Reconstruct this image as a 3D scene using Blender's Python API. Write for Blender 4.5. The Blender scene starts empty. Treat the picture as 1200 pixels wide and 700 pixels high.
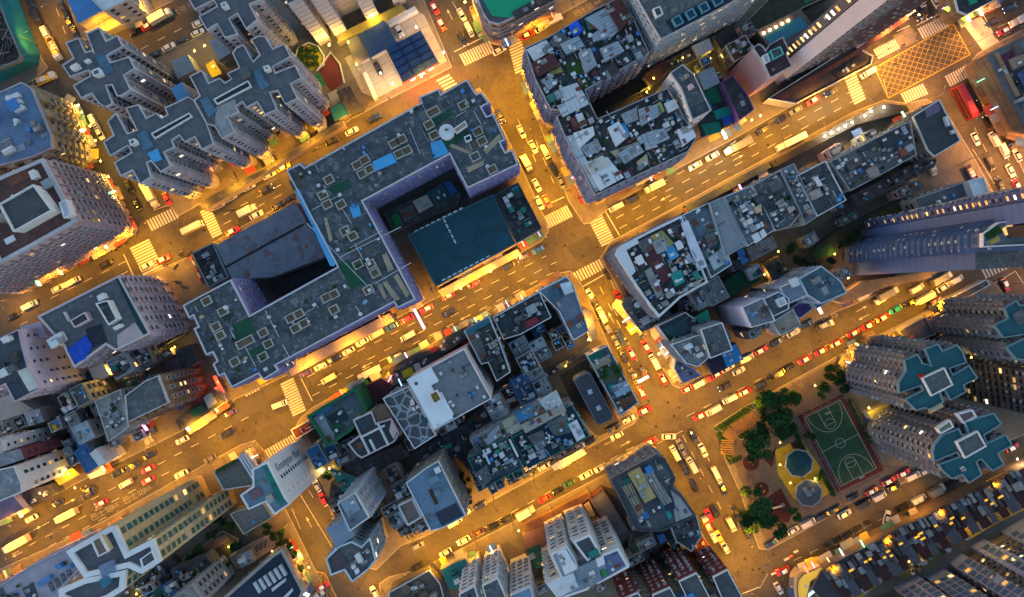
import bpy, bmesh, math, random
from mathutils import Vector, Matrix

# ---------------------------------------------------------------- scene scale
S = 0.28            # metres per photo pixel on the ground
H = 250.0           # flying height of the drone
NX, NY = 600.0, 342.0   # photo point straight below the drone
TA = math.radians(28)   # street direction, up-right
PA = math.radians(-62)  # cross street direction, down-right
R = random.Random(7)
C = bpy.context.scene.collection


def g(px, py, z=0.0):
    f = S * (H - z) / H
    return ((px - NX) * f, (NY - py) * f)


def pp(s):
    return [tuple(float(v) for v in t.split(',')) for t in s.split()]


def wp(s, z=0.0):
    pts = pp(s) if isinstance(s, str) else s
    return ccw([g(x, y, z) for x, y in pts])


def area(p):
    return 0.5 * sum(p[i][0] * p[(i + 1) % len(p)][1] - p[(i + 1) % len(p)][0] * p[i][1] for i in range(len(p)))


def ccw(p):
    return p if area(p) > 0 else p[::-1]


def inside(x, y, p):
    r = False
    j = len(p) - 1
    for i in range(len(p)):
        xi, yi = p[i]
        xj, yj = p[j]
        if (yi > y) != (yj > y) and x < (xj - xi) * (y - yi) / (yj - yi) + xi:
            r = not r
        j = i
    return r


def miters(p):
    n = len(p)
    out = []
    for i in range(n):
        a, b, c = p[i - 1], p[i], p[(i + 1) % n]
        d1 = Vector((b[0] - a[0], b[1] - a[1])).normalized()
        d2 = Vector((c[0] - b[0], c[1] - b[1])).normalized()
        n1, n2 = Vector((d1.y, -d1.x)), Vector((d2.y, -d2.x))
        m = n1 + n2
        k = m.dot(n1)
        m = m / k if abs(k) > 0.35 else m / 0.35 if k >= 0 else n1
        out.append((m.x, m.y))
    return out


def offs(p, d):
    m = miters(p)
    return [(p[i][0] + m[i][0] * d, p[i][1] + m[i][1] * d) for i in range(len(p))]


# ---------------------------------------------------------------- materials
MC = {}


def nd(nt, t, **kw):
    n = nt.nodes.new(t)
    for k, v in kw.items():
        setattr(n, k, v)
    return n


def mat(rgb, rough=0.85, var=0.3, sc=0.35, met=0.0, style=None, ang=0.0, pitch=1.0, spec=0.3, rgb2=None):
    key = (rgb, rough, var, sc, met, style, ang, pitch, rgb2)
    if key in MC:
        return MC[key]
    m = bpy.data.materials.new('mat_%03d' % len(MC))
    m.use_nodes = True
    nt = m.node_tree
    bs = nt.nodes['Principled BSDF']
    bs.inputs['Roughness'].default_value = rough
    bs.inputs['Metallic'].default_value = met
    bs.inputs['Specular IOR Level'].default_value = spec
    L = nt.links.new
    geo = nd(nt, 'ShaderNodeNewGeometry')
    pos = geo.outputs['Position']
    # broad weathering and fine grain
    n1 = nd(nt, 'ShaderNodeTexNoise')
    n1.inputs['Scale'].default_value = sc
    n1.inputs['Detail'].default_value = 6
    n1.inputs['Roughness'].default_value = 0.65
    L(pos, n1.inputs['Vector'])
    n2 = nd(nt, 'ShaderNodeTexNoise')
    n2.inputs['Scale'].default_value = sc * 9
    n2.inputs['Detail'].default_value = 3
    L(pos, n2.inputs['Vector'])
    add = nd(nt, 'ShaderNodeMath', operation='ADD')
    L(n1.outputs['Fac'], add.inputs[0])
    mul = nd(nt, 'ShaderNodeMath', operation='MULTIPLY')
    L(n2.outputs['Fac'], mul.inputs[0])
    mul.inputs[1].default_value = 0.5
    L(mul.outputs[0], add.inputs[1])
    mr = nd(nt, 'ShaderNodeMapRange')
    L(add.outputs[0], mr.inputs['Value'])
    mr.inputs['From Min'].default_value = 0.45
    mr.inputs['From Max'].default_value = 1.05
    mr.inputs['To Min'].default_value = 1.0 - var
    mr.inputs['To Max'].default_value = 1.0 + var
    fac = mr.outputs[0]
    if style in ('corr', 'band', 'grid'):
        rot = nd(nt, 'ShaderNodeVectorRotate', rotation_type='Z_AXIS')
        rot.inputs['Angle'].default_value = -ang
        L(pos, rot.inputs['Vector'])
        sx = nd(nt, 'ShaderNodeSeparateXYZ')
        L(rot.outputs[0], sx.inputs[0])

        def stripe(sock, p, width):
            a = nd(nt, 'ShaderNodeMath', operation='DIVIDE')
            L(sock, a.inputs[0])
            a.inputs[1].default_value = p
            b = nd(nt, 'ShaderNodeMath', operation='FRACT')
            L(a.outputs[0], b.inputs[0])
            c = nd(nt, 'ShaderNodeMath', operation='LESS_THAN')
            L(b.outputs[0], c.inputs[0])
            c.inputs[1].default_value = width
            return c.outputs[0]
        if style == 'corr':
            s1 = stripe(sx.outputs['X'], pitch, 0.22)
        elif style == 'band':
            s1 = stripe(sx.outputs['Z'], pitch, 0.3)
        else:
            sa = stripe(sx.outputs['X'], pitch, 0.08)
            sb = stripe(sx.outputs['Y'], pitch, 0.08)
            mx = nd(nt, 'ShaderNodeMath', operation='MAXIMUM')
            L(sa, mx.inputs[0])
            L(sb, mx.inputs[1])
            s1 = mx.outputs[0]
    base = nd(nt, 'ShaderNodeRGB')
    base.outputs[0].default_value = (*rgb, 1)
    col = base.outputs[0]
    if style in ('corr', 'band', 'grid'):
        mx = nd(nt, 'ShaderNodeMix', data_type='RGBA')
        L(s1, mx.inputs['Factor'])
        L(col, mx.inputs['A'])
        c2 = rgb2 or tuple(v * 0.55 for v in rgb)
        mx.inputs['B'].default_value = (*c2, 1)
        col = mx.outputs['Result']
    if style in ('rust', 'patch', 'crack'):
        if style == 'crack':
            v = nd(nt, 'ShaderNodeTexVoronoi', feature='DISTANCE_TO_EDGE')
            v.inputs['Scale'].default_value = pitch
            L(pos, v.inputs['Vector'])
            cr = nd(nt, 'ShaderNodeMapRange')
            L(v.outputs['Distance'], cr.inputs['Value'])
            cr.inputs['From Min'].default_value = 0.03
            cr.inputs['From Max'].default_value = 0.10
            cr.inputs['To Min'].default_value = 1.0
            cr.inputs['To Max'].default_value = 0.0
            f2 = cr.outputs[0]
        else:
            v = nd(nt, 'ShaderNodeTexNoise')
            v.inputs['Scale'].default_value = pitch
            v.inputs['Detail'].default_value = 8
            v.inputs['Roughness'].default_value = 0.75
            v.inputs['Distortion'].default_value = 0.6
            L(pos, v.inputs['Vector'])
            cr = nd(nt, 'ShaderNodeMapRange')
            L(v.outputs['Fac'], cr.inputs['Value'])
            cr.inputs['From Min'].default_value = 0.52
            cr.inputs['From Max'].default_value = 0.62
            f2 = cr.outputs[0]
        mx = nd(nt, 'ShaderNodeMix', data_type='RGBA')
        L(f2, mx.inputs['Factor'])
        L(col, mx.inputs['A'])
        mx.inputs['B'].default_value = (*(rgb2 or (0.5, 0.5, 0.5)), 1)
        col = mx.outputs['Result']
    vm = nd(nt, 'ShaderNodeVectorMath', operation='SCALE')
    L(col, vm.inputs[0])
    L(fac, vm.inputs['Scale'])
    L(vm.outputs[0], bs.inputs['Base Color'])
    MC[key] = m
    return m


def glow(rgb, st):
    key = ('e', rgb, st)
    if key not in MC:
        m = bpy.data.materials.new('lamp_%03d' % len(MC))
        m.use_nodes = True
        b = m.node_tree.nodes['Principled BSDF']
        b.inputs['Base Color'].default_value = (*rgb, 1)
        b.inputs['Emission Color'].default_value = (*rgb, 1)
        b.inputs['Emission Strength'].default_value = st * .055
        MC[key] = m
    return MC[key]


def gloss(rgb, rough=0.3, met=0.0, coat=0.5):
    key = ('g', rgb, rough, met)
    if key not in MC:
        m = bpy.data.materials.new('paint_%03d' % len(MC))
        m.use_nodes = True
        b = m.node_tree.nodes['Principled BSDF']
        b.inputs['Base Color'].default_value = (*rgb, 1)
        b.inputs['Roughness'].default_value = rough
        b.inputs['Metallic'].default_value = met
        b.inputs['Coat Weight'].default_value = coat
        MC[key] = m
    return MC[key]


# ---------------------------------------------------------------- mesh helpers
def me_new(name, vs, fs, mats, mi=None, smooth=False):
    me = bpy.data.meshes.new(name)
    me.from_pydata(vs, [], fs)
    for m in (mats if isinstance(mats, (list, tuple)) else [mats]):
        me.materials.append(m)
    if mi:
        me.polygons.foreach_set('material_index', mi)
    if smooth:
        me.polygons.foreach_set('use_smooth', [True] * len(me.polygons))
    me.update()
    return me


def ob(name, me, parent=None, loc=(0, 0, 0), rz=0.0, sc=None):
    o = bpy.data.objects.new(name, me)
    o.location = loc
    if rz:
        o.rotation_euler = (0, 0, rz)
    if sc:
        o.scale = sc
    if parent is not None:
        o.parent = parent
        KIDS.setdefault(parent.name, []).append(o)
    C.objects.link(o)
    return o


KIDS = {}
LABELS = {}


def tag(o, label, cat, group=None, kind=None):
    if label:
        o['label'] = label
        LABELS.setdefault(label, []).append(o)
    if cat:
        o['category'] = cat
    if group:
        o['group'] = group
    if kind:
        o['kind'] = kind
    return o


def thing(name, label, cat, loc, rz=0.0, group=None):
    return tag(ob(name, None, None, loc, rz), label, cat, group)


def struct(name, me, kind='structure'):
    o = ob(name, me)
    o['kind'] = kind
    return o


def copy_tree(o, parent=None):
    c = o.copy()
    C.objects.link(c)
    if parent is not None:
        c.parent = parent
        KIDS.setdefault(parent.name, []).append(c)
    for ch in list(KIDS.get(o.name, [])):
        copy_tree(ch, c)
    return c


def prism(p, z0, z1, bottom=False):
    n = len(p)
    vs = [(x, y, z0) for x, y in p] + [(x, y, z1) for x, y in p]
    fs = [[i, (i + 1) % n, n + (i + 1) % n, n + i] for i in range(n)]
    fs.append(list(range(n, 2 * n)))
    if bottom:
        fs.append(list(range(n))[::-1])
    return vs, fs


def rings(rl):
    """stack of equal-length rings [(pts, z)] -> side walls"""
    n = len(rl[0][0])
    vs, fs = [], []
    for pts, z in rl:
        vs += [(x, y, z) for x, y in pts]
    for k in range(len(rl) - 1):
        a, b = k * n, (k + 1) * n
        for i in range(n):
            j = (i + 1) % n
            fs.append([a + i, a + j, b + j, b + i])
    return vs, fs


def ringwall(pout, pin, z0, z1):
    n = len(pout)
    vs = [(x, y, z0) for x, y in pout] + [(x, y, z1) for x, y in pout] + [(x, y, z1) for x, y in pin] + [(x, y, z0) for x, y in pin]
    fs = []
    for i in range(n):
        j = (i + 1) % n
        for k in range(4):
            a, b = k * n, ((k + 1) % 4) * n
            fs.append([a + i, a + j, b + j, b + i])
    return vs, fs


def box(cx, cy, cz, sx, sy, sz):
    x, y, z = sx / 2, sy / 2, sz / 2
    vs = [(cx + a * x, cy + b * y, cz + c * z) for c in (-1, 1) for a, b in ((-1, -1), (1, -1), (1, 1), (-1, 1))]
    return vs, [[3, 2, 1, 0], [4, 5, 6, 7], [0, 1, 5, 4], [1, 2, 6, 5], [2, 3, 7, 6], [3, 0, 4, 7]]


def join(*parts):
    vs, fs = [], []
    for v, f in parts:
        o = len(vs)
        vs += v
        fs += [[i + o for i in q] for q in f]
    return vs, fs


def cyl(cx, cy, z0, z1, r, n=12, r2=None):
    r2 = r if r2 is None else r2
    vs = [(cx + r * math.cos(2 * math.pi * i / n), cy + r * math.sin(2 * math.pi * i / n), z0) for i in range(n)]
    vs += [(cx + r2 * math.cos(2 * math.pi * i / n), cy + r2 * math.sin(2 * math.pi * i / n), z1) for i in range(n)]
    fs = [[i, (i + 1) % n, n + (i + 1) % n, n + i] for i in range(n)]
    fs += [list(range(n))[::-1], list(range(n, 2 * n))]
    return vs, fs


def tube(pts, r, n=6):
    """one connected tube along points; r may be a list"""
    vs, fs = [], []
    pts = [Vector(p) for p in pts]
    for k, p in enumerate(pts):
        d = (pts[min(k + 1, len(pts) - 1)] - pts[max(k - 1, 0)]).normalized()
        a = d.cross(Vector((0, 0, 1)) if abs(d.z) < 0.9 else Vector((1, 0, 0))).normalized()
        b = d.cross(a)
        rr = r[k] if isinstance(r, (list, tuple)) else r
        for i in range(n):
            t = 2 * math.pi * i / n
            q = p + a * rr * math.cos(t) + b * rr * math.sin(t)
            vs.append(tuple(q))
    for k in range(len(pts) - 1):
        for i in range(n):
            j = (i + 1) % n
            fs.append([k * n + i, k * n + j, (k + 1) * n + j, (k + 1) * n + i])
    fs += [list(range(n)), list(range((len(pts) - 1) * n, len(pts) * n))[::-1]]
    return vs, fs


UNIT = {}


def unit(shape, m):
    """shared unit meshes for small rooftop pieces (base at z 0, size 1)"""
    key = (shape, m.name)
    if key in UNIT:
        return UNIT[key]
    if shape == 'box':
        v, f = box(0, 0, 0.5, 1, 1, 1)
    elif shape == 'shed':
        v = [(-.5, -.5, 0), (.5, -.5, 0), (.5, .5, 0), (-.5, .5, 0), (-.5, -.5, .8), (.5, -.5, .8), (.5, .5, 1), (-.5, .5, 1),
             (-.54, -.56, .8), (.54, -.56, .8), (.54, .56, 1), (-.54, .56, 1), (-.54, -.56, .84), (.54, -.56, .84), (.54, .56, 1.04), (-.54, .56, 1.04)]
        f = [[0, 1, 5, 4], [1, 2, 6, 5], [2, 3, 7, 6], [3, 0, 4, 7], [4, 5, 9, 8], [5, 6, 10, 9], [6, 7, 11, 10], [7, 4, 8, 11],
             [8, 9, 13, 12], [9, 10, 14, 13], [10, 11, 15, 14], [11, 8, 12, 15], [12, 13, 14, 15]]
    elif shape == 'gable':
        v = [(-.5, -.5, 0), (.5, -.5, 0), (.5, .5, 0), (-.5, .5, 0), (-.5, -.5, .75), (.5, -.5, .75), (.5, .5, .75), (-.5, .5, .75), (-.5, 0, 1), (.5, 0, 1)]
        f = [[0, 1, 5, 4], [1, 2, 6, 9, 5], [2, 3, 7, 6], [3, 0, 4, 8, 7], [4, 5, 9, 8], [6, 7, 8, 9]]
    elif shape == 'tank':
        v, f = cyl(0, 0, 0, 1, .5, 14)
        v2 = [(x * .3, y * .3, 1.08) for x, y, z in v[14:]]
        n = len(v)
        f = f[:-1] + [[14 + i, 14 + (i + 1) % 14, n + (i + 1) % 14, n + i] for i in range(14)] + [list(range(n, n + 14))]
        v = v + v2
    elif shape == 'ac':
        v, f = rings([([(-.5, -.5), (.5, -.5), (.5, .5), (-.5, .5)], 0), ([(-.5, -.5), (.5, -.5), (.5, .5), (-.5, .5)], 1),
                      ([(-.36, -.36), (.36, -.36), (.36, .36), (-.36, .36)], 1), ([(-.3, -.3), (.3, -.3), (.3, .3), (-.3, .3)], .86)])
        f.append([12, 13, 14, 15])
    elif shape == 'bush':
        rr = random.Random(3)
        v, f = [], []
        for i in range(90):
            d = Vector((rr.gauss(0, 1), rr.gauss(0, 1), rr.gauss(0, 1))).normalized() * rr.random() ** .4
            c = Vector((d.x * .5, d.y * .5, .5 + d.z * .5))
            a = Vector((rr.gauss(0, 1), rr.gauss(0, 1), rr.gauss(0, .5))).normalized() * .12
            b = a.cross(Vector((rr.gauss(0, 1), rr.gauss(0, 1), 1)).normalized())
            n = len(v)
            v += [tuple(c - a), tuple(c - b), tuple(c + a), tuple(c + b)]
            f.append([n, n + 1, n + 2, n + 3])
    UNIT[key] = me_new(shape, v, f, m)
    return UNIT[key]


# palette ---------------------------------------------------------------
WHITE = mat((.62, .62, .64), var=.15)
LILAC = mat((.42, .36, .46), var=.22)
PINK = mat((.50, .36, .36), var=.2)
GREYW = mat((.30, .30, .32), var=.3)
PALEW = mat((.42, .40, .43), var=.3)
BEIGE = mat((.50, .41, .27), var=.2)
BROWNW = mat((.22, .15, .10), var=.3)
DARKW = mat((.12, .12, .13), var=.35)
SLATE = mat((.085, .09, .10), var=.4, sc=.5, style='patch', pitch=.8, rgb2=(.17, .175, .185))
DARK = mat((.042, .043, .048), var=.5, sc=.4, style='patch', pitch=.7, rgb2=(.10, .10, .105))
NAVY = mat((.035, .05, .068), var=.45, style='patch', pitch=.5, rgb2=(.07, .085, .10))
BGREY = mat((.17, .18, .20), var=.4, sc=.5, style='patch', pitch=.6, rgb2=(.30, .31, .33))
CONC = mat((.27, .255, .24), var=.45, sc=.35, style='patch', pitch=.6, rgb2=(.16, .15, .145))
PALE = mat((.56, .58, .60), var=.2)
STEEL = mat((.30, .34, .38), rough=.5, var=.22, met=.25, style='corr', ang=TA, pitch=.9)
STEELP = mat((.32, .37, .42), rough=.5, var=.22, met=.25, style='corr', ang=PA, pitch=.9)
PALEM = mat((.48, .51, .54), rough=.5, var=.15, style='corr', ang=TA, pitch=1.4, rgb2=(.38, .41, .45))
BLUE = mat((.05, .19, .45), rough=.55, var=.18)
SKYB = mat((.06, .32, .62), rough=.6, var=.15)
TEAL = mat((.02, .17, .15), rough=.7, var=.25)
TEALR = mat((.013, .085, .105), rough=.75, var=.22)
GREEN = mat((.01, .07, .04), rough=.8, var=.3)
MAROON = mat((.09, .028, .03), rough=.75, var=.3, style='corr', ang=PA, pitch=.8)
RUST = mat((.16, .06, .04), rough=.85, var=.4)
TAN = mat((.42, .33, .22), var=.25, sc=1.2)
WOOD = mat((.42, .34, .23), var=.25, sc=1.5, style='corr', ang=TA, pitch=.35)
LAWN = mat((.03, .07, .015), var=.5, sc=.6)
LEAF = [mat((.02, .07, .014), var=.8, sc=.9), mat((.032, .09, .016), var=.8, sc=.9), mat((.013, .05, .014), var=.8, sc=.9)]
METAL = mat((.3, .3, .3), rough=.5, met=.6, var=.15)
BLACK = mat((.015, .015, .017), rough=.7, var=.2)
GLASS = gloss((.02, .027, .035), .08, 0, 0)
GLASSB = gloss((.05, .13, .22), .1, .3, 0)
LITW = glow((1.0, .62, .22), 2.2)
LITC = glow((1.0, .86, .6), 2.6)
LITD = glow((1.0, .55, .16), .7)
TONG = [STEEL, STEEL, STEELP, STEELP, BGREY, BGREY, PALE, PALEM, DARK, SLATE, CONC, CONC, MAROON, TEAL, NAVY, WHITE]
TONGD = [BGREY, SLATE, DARK, DARK, CONC, STEEL, NAVY, RUST, PALE, STEELP, CONC]
PLAINP = [SLATE, BGREY, DARK, CONC]

# ---------------------------------------------------------------- buildings
BL = []        # every footprint: (poly, z)
ALLB = []
PENDING = []   # facades waiting for windows


def wallmesh(p, z0, z1, fh, led, m):
    mt = miters(p)

    def o(d):
        return [(p[i][0] + mt[i][0] * d, p[i][1] + mt[i][1] * d) for i in range(len(p))]
    rl = [(p, z0)]
    if led:
        z = z0 + 4.2
        e = o(led)
        while z < z1 - 1.5:
            rl += [(p, z - .12), (e, z - .12), (e, z + .12), (p, z + .12)]
            z += fh
    rl.append((p, z1))
    v, f = rings(rl)
    return me_new('wall', v, f, m)


def block(root, parent, p, z0, z1, wall, roof, pc=None, ph=.55, bays=None, fh=3.0, led=.14, names=('wall', 'roof'), cw=3.0, lit=.05, win=1, fr=None, gl=None, roofname=None, pw=.22, wsz=(1.5, 1.35)):
    """walls + roof + parapet of one volume, in the root's own coordinates"""
    ox, oy, oz = root.location
    q = [(x - ox, y - oy) for x, y in p]
    wq = baysify(p, *bays) if bays else p
    wm = wallmesh([(x - ox, y - oy) for x, y in wq], z0 - oz, z1 - oz - (.8 if bays else 0), fh, led, wall)
    if bays:
        bm = bmesh.new()
        bm.from_mesh(wm)
        bm.verts.ensure_lookup_table()
        bm.faces.new([bm.verts[len(bm.verts) - len(wq) + i] for i in range(len(wq))])
        bm.to_mesh(wm)
        bm.free()
    w = ob(names[0], wm, parent)
    n = len(q)
    sub = w if names[0] != 'wall' else root
    r = ob(names[1], me_new('roof', [(x, y, z1 - oz) for x, y in q], [list(range(n))], roof), sub)
    if pc:
        v, f = ringwall(offs(q, .06), offs(q, -pw), z1 - oz - (.85 if bays else .35), z1 - oz + ph)
        ob('parapet', me_new('parapet', v, f, pc), r if sub is root else sub)
    BL.append((p, z1, (min(a for a, b in p), max(a for a, b in p), min(b for a, b in p), max(b for a, b in p))))
    if win:
        PENDING.append((root, sub, wq, z0, z1, fh, cw, lit, fr or wall, gl or GLASS, wsz, len(BL) - 1))
    return w, r


def baysify(p, w, gap, dep):
    """add projecting bays along the longer sides that face the middle of the district"""
    out = []
    n = len(p)
    for i in range(n):
        a, b = Vector(p[i]), Vector(p[(i + 1) % n])
        d = b - a
        L = d.length
        out.append(p[i])
        nr = Vector((d.y, -d.x)) / max(L, 1e-6)
        if L < w + gap or nr.dot(-(a + b) / 2) < 0:
            continue
        d /= L
        k = int((L + gap * .4) / (w + gap))
        st = L / k
        for j in range(k):
            s0 = st * j + (st - w) / 2
            q0, q1 = a + d * s0, a + d * (s0 + w)
            out += [tuple(q0), tuple(q0 + nr * dep), tuple(q1 + nr * dep), tuple(q1)]
    return out


ZN = [0]


def rb(s, z):
    """ground outline (photo points) -> the photo points of the same outline at height z"""
    r = H / (H - z)
    return [(NX + (x - NX) * r, NY + (y - NY) * r) for x, y in pp(s)]


def junk(b, seed, n=None, poly=None):
    rr = random.Random(seed)
    p = offs(b['p'], -.7)
    ox, oy, oz = b['root'].location
    n = n or min(110, int(abs(area(b['p'])) * .17))
    x0, x1, y0, y1 = min(q[0] for q in p), max(q[0] for q in p), min(q[1] for q in p), max(q[1] for q in p)
    k = 0
    while n and k < 400:
        k += 1
        x, y = rr.uniform(x0, x1), rr.uniform(y0, y1)
        if not inside(x, y, p) or any(inside(x, y, q) for q in b['used']):
            continue
        n -= 1
        t = rr.random()
        m = rr.choice((PALE, WHITE, WHITE, BLUE, DARK, TAN, RUST, STEEL, BGREY, CONC, SKYB))
        if t < .3:
            nm, sh, s = 'crate', 'box', (rr.uniform(.4, 1.1), rr.uniform(.4, 1), rr.uniform(.4, 1.2))
        elif t < .5:
            nm, sh, s, m = 'roof_pipe', 'box', (rr.uniform(1.5, 4), .12, rr.uniform(.2, .5)), rr.choice((PALE, METAL, DARK))
        elif t < .65:
            nm, sh, s, m = 'potted_plant', 'bush', (rr.uniform(.6, 1.4),) * 3, rr.choice(LEAF)
        elif t < .85:
            nm, sh, s, m = 'air_conditioner', 'ac', (.9, .7, .8), rr.choice((PALE, WHITE, BGREY))
        else:
            nm, sh, s = 'water_tank', 'tank', (rr.uniform(.7, 1.3),) * 3
        ob(nm, unit(sh, m), b['root'], (x - ox, y - oy, b['z'] - oz + .03), TA + rr.choice((0, 1.57)) + rr.uniform(-.1, .1), s)


def bld(label, poly, z, wall=PALEW, roof=SLATE, name='apartment_building', cat='building', z0=.14, pc=PALEW, group=None, **kw):
    ZN[0] += 1
    z += .011 * (ZN[0] % 23)
    p = wp(poly, z) if isinstance(poly, str) else poly
    cx, cy = sum(a for a, b in p) / len(p), sum(b for a, b in p) / len(p)
    root = thing(name, label, cat, (cx, cy, z0), 0, group)
    block(root, root, p, z0, z, wall, roof, pc, **kw)
    r = dict(root=root, p=p, z=z, used=[], busy=pc is None)
    ALLB.append(r)
    return r


def tower(label, z, wings, wall=PALEW, roof=SLATE, core=None, pc=PALEW, z0=.14, name='tower_block', cat='building', group=None, **kw):
    ws = [wp(w, z) for w in wings]
    cx = sum(a for w in ws for a, b in w) / sum(len(w) for w in ws)
    cy = sum(b for w in ws for a, b in w) / sum(len(w) for w in ws)
    root = thing(name, label, cat, (cx, cy, z0), 0, group)
    for i, p in enumerate(ws):
        block(root, root, p, z0, z + .02 * i, wall, roof, pc, names=('wing', 'wing_roof'), **kw)
    if core:
        block(root, root, wp(core, z - 1.5), z0, z - 1.5, wall, BGREY, None, names=('lift_core', 'core_roof'), win=0)
    return dict(root=root, p=ws[0], z=z, used=[], ws=ws)


def bump(b, poly, h, wall=WHITE, roof=SLATE, name='roof_house', pc=WHITE, dz=0.0, ph=.5):
    """a raised volume standing on a roof (lift house, pavilion)"""
    z = b['z'] + dz
    p = wp(poly, z + h)
    block(b['root'], b['root'], p, z + .02, z + h, wall, roof, pc, ph=ph, names=(name, name + '_roof'), win=0, led=0, pw=.25)
    b['used'].append(p)


def patch(b, poly, m, h=.12, name='roof_deck', dz=0.0):
    """a flat sheet, shed or deck on a roof given by its outline"""
    z = b['z'] + dz
    ZN[0] += 1
    h += .008 * (ZN[0] % 19)
    p = wp(poly, z + h)
    ox, oy, oz = b['root'].location
    v, f = prism([(x - ox, y - oy) for x, y in p], z - oz + .01, z - oz + h)
    o = ob(name, me_new(name, v, f, m), b['root'])
    b['used'].append(p)
    b['busy'] = True
    A = abs(area(p))
    if name == 'roof_shed' or (name == 'roof_deck' and h > .3 and A > 14):
        rr = random.Random(int(A * 100))
        n, k = min(12, int(A * .13) + 1), 0
        x0, x1, y0, y1 = min(t[0] for t in p), max(t[0] for t in p), min(t[1] for t in p), max(t[1] for t in p)
        while n > 0 and k < 60:
            k += 1
            x, y = rr.uniform(x0, x1), rr.uniform(y0, y1)
            if inside(x, y, offs(p, -.5)):
                n -= 1
                sh, sz, mm, nm = rr.choice((('box', (rr.uniform(1.5, 4), .1, .12), DARK, 'roof_seam'), ('ac', (.9, .7, .7), PALE, 'air_conditioner'), ('box', (rr.uniform(.5, 1.6), rr.uniform(.4, 1.4), rr.uniform(.1, .5)), rr.choice((RUST, CONC, BGREY, WHITE, SLATE)), 'roof_sheet'), ('box', (rr.uniform(1, 2.6), rr.uniform(.8, 2), .06), rr.choice((BGREY, RUST, CONC, STEELP)), 'roof_sheet')))
                ob(nm, unit(sh, mm), o, (x - ox, y - oy, z - oz + h + .004), TA + rr.choice((0, 1.57)), sz)
    return o


def lots(b, pal=TONG, dens=.8, smin=2.4, smax=6.0, seed=1, green=.04, poly=None, dz=0.0, hmax=2.6, inset=.5):
    """patchwork of sheds, decks, tanks and air conditioners over a roof"""
    b['busy'] = True
    rr = random.Random(seed)
    p = offs(wp(poly, b['z']) if poly else b['p'], -inset)
    z = b['z'] + dz
    ox, oy, oz = b['root'].location
    ca, sa = math.cos(TA), math.sin(TA)
    uv = [(x * ca + y * sa, -x * sa + y * ca) for x, y in p]
    st = [(min(a for a, _ in uv), min(c for _, c in uv), max(a for a, _ in uv), max(c for _, c in uv))]

    def put(name, shape, m, x, y, sx, sy, sz, rz=0):
        ob(name, unit(shape, m), b['root'], (x - ox, y - oy, z - oz + .015), TA + rz, (sx, sy, sz))
    while st:
        a0, c0, a1, c1 = st.pop()
        w, d = a1 - a0, c1 - c0
        lim = rr.uniform(smin, smax)
        if max(w, d) > lim and max(w, d) > smin * 1.2:
            t = rr.uniform(.35, .65)
            if w > d:
                st += [(a0, c0, a0 + w * t, c1), (a0 + w * t, c0, a1, c1)]
            else:
                st += [(a0, c0, a1, c0 + d * t), (a0, c0 + d * t, a1, c1)]
            continue
        cu, cv = (a0 + a1) / 2, (c0 + c1) / 2
        ok = True
        for fu, fv in ((-.48, -.48), (.48, -.48), (.48, .48), (-.48, .48), (0, 0)):
            u, v = cu + fu * w, cv + fv * d
            x, y = u * ca - v * sa, u * sa + v * ca
            if not inside(x, y, p) or any(inside(x, y, q) for q in b['used']):
                ok = False
                break
        if not ok or rr.random() > dens:
            continue
        x, y = cu * ca - cv * sa, cu * sa + cv * ca
        t = rr.random()
        m = rr.choice(pal)
        W, D = w - .25, d - .25
        if W < .5 or D < .5:
            continue
        if t < green:
            put('planter', 'box', CONC, x, y, W * .9, D * .9, .35)
            put('planter_shrub', 'bush', rr.choice(LEAF), x, y, W * .9, D * .9, 1.1)
        elif t < .42:
            put('roof_shed', rr.choice(('shed', 'shed', 'gable')), m, x, y, W, D, rr.uniform(1.6, hmax), rr.choice((0, math.pi)))
        elif t < .64:
            put('roof_deck', 'box', m, x, y, W, D, rr.uniform(.08, .5))
            if rr.random() < .5:
                put('roof_pipe', 'box', PALE, x, y + D * .3, W * .9, .12, .62)
        elif t < .74:
            for _ in range(rr.randint(1, 3)):
                put('air_conditioner', 'ac', rr.choice((PALE, WHITE, BGREY)), x + rr.uniform(-.3, .3) * W, y + rr.uniform(-.3, .3) * D, 1.0, .9, .8, rr.choice((0, math.pi / 2)))
        elif t < .80:
            r_ = min(W, D, 2.2) * rr.uniform(.6, .9)
            put('water_tank', 'tank', rr.choice((PALE, BGREY, BLUE, WHITE)), x, y, r_, r_, rr.uniform(1, 1.8))
        elif t < .88:
            put('roof_wall', 'box', rr.choice((PALE, CONC, WHITE)), x, y, W, .2, rr.uniform(.8, 2.0), rr.choice((0, math.pi / 2)) if abs(W - D) < 1 else 0)
        elif t < .93:
            put('stair_house', 'box', rr.choice((PALE, CONC, GREYW)), x, y, min(W, 3), min(D, 2.6), rr.uniform(2.2, 3.2))
        for _ in range(rr.randint(0, 2)):
            if rr.random() < .5:
                put('crate', 'box', rr.choice((PALE, WHITE, BLUE, DARK, TAN, RUST)), x + rr.uniform(-.45, .45) * W * .8, y + rr.uniform(-.45, .45) * D * .8, rr.uniform(.4, 1), rr.uniform(.4, .9), rr.uniform(.4, 1.1) + (2.7 if t < .42 and False else 0), rr.uniform(-.3, .3))


WINM = {}
ACM = (mat((.42, .42, .42), var=.3), mat((.28, .27, .27), var=.3))


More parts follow.
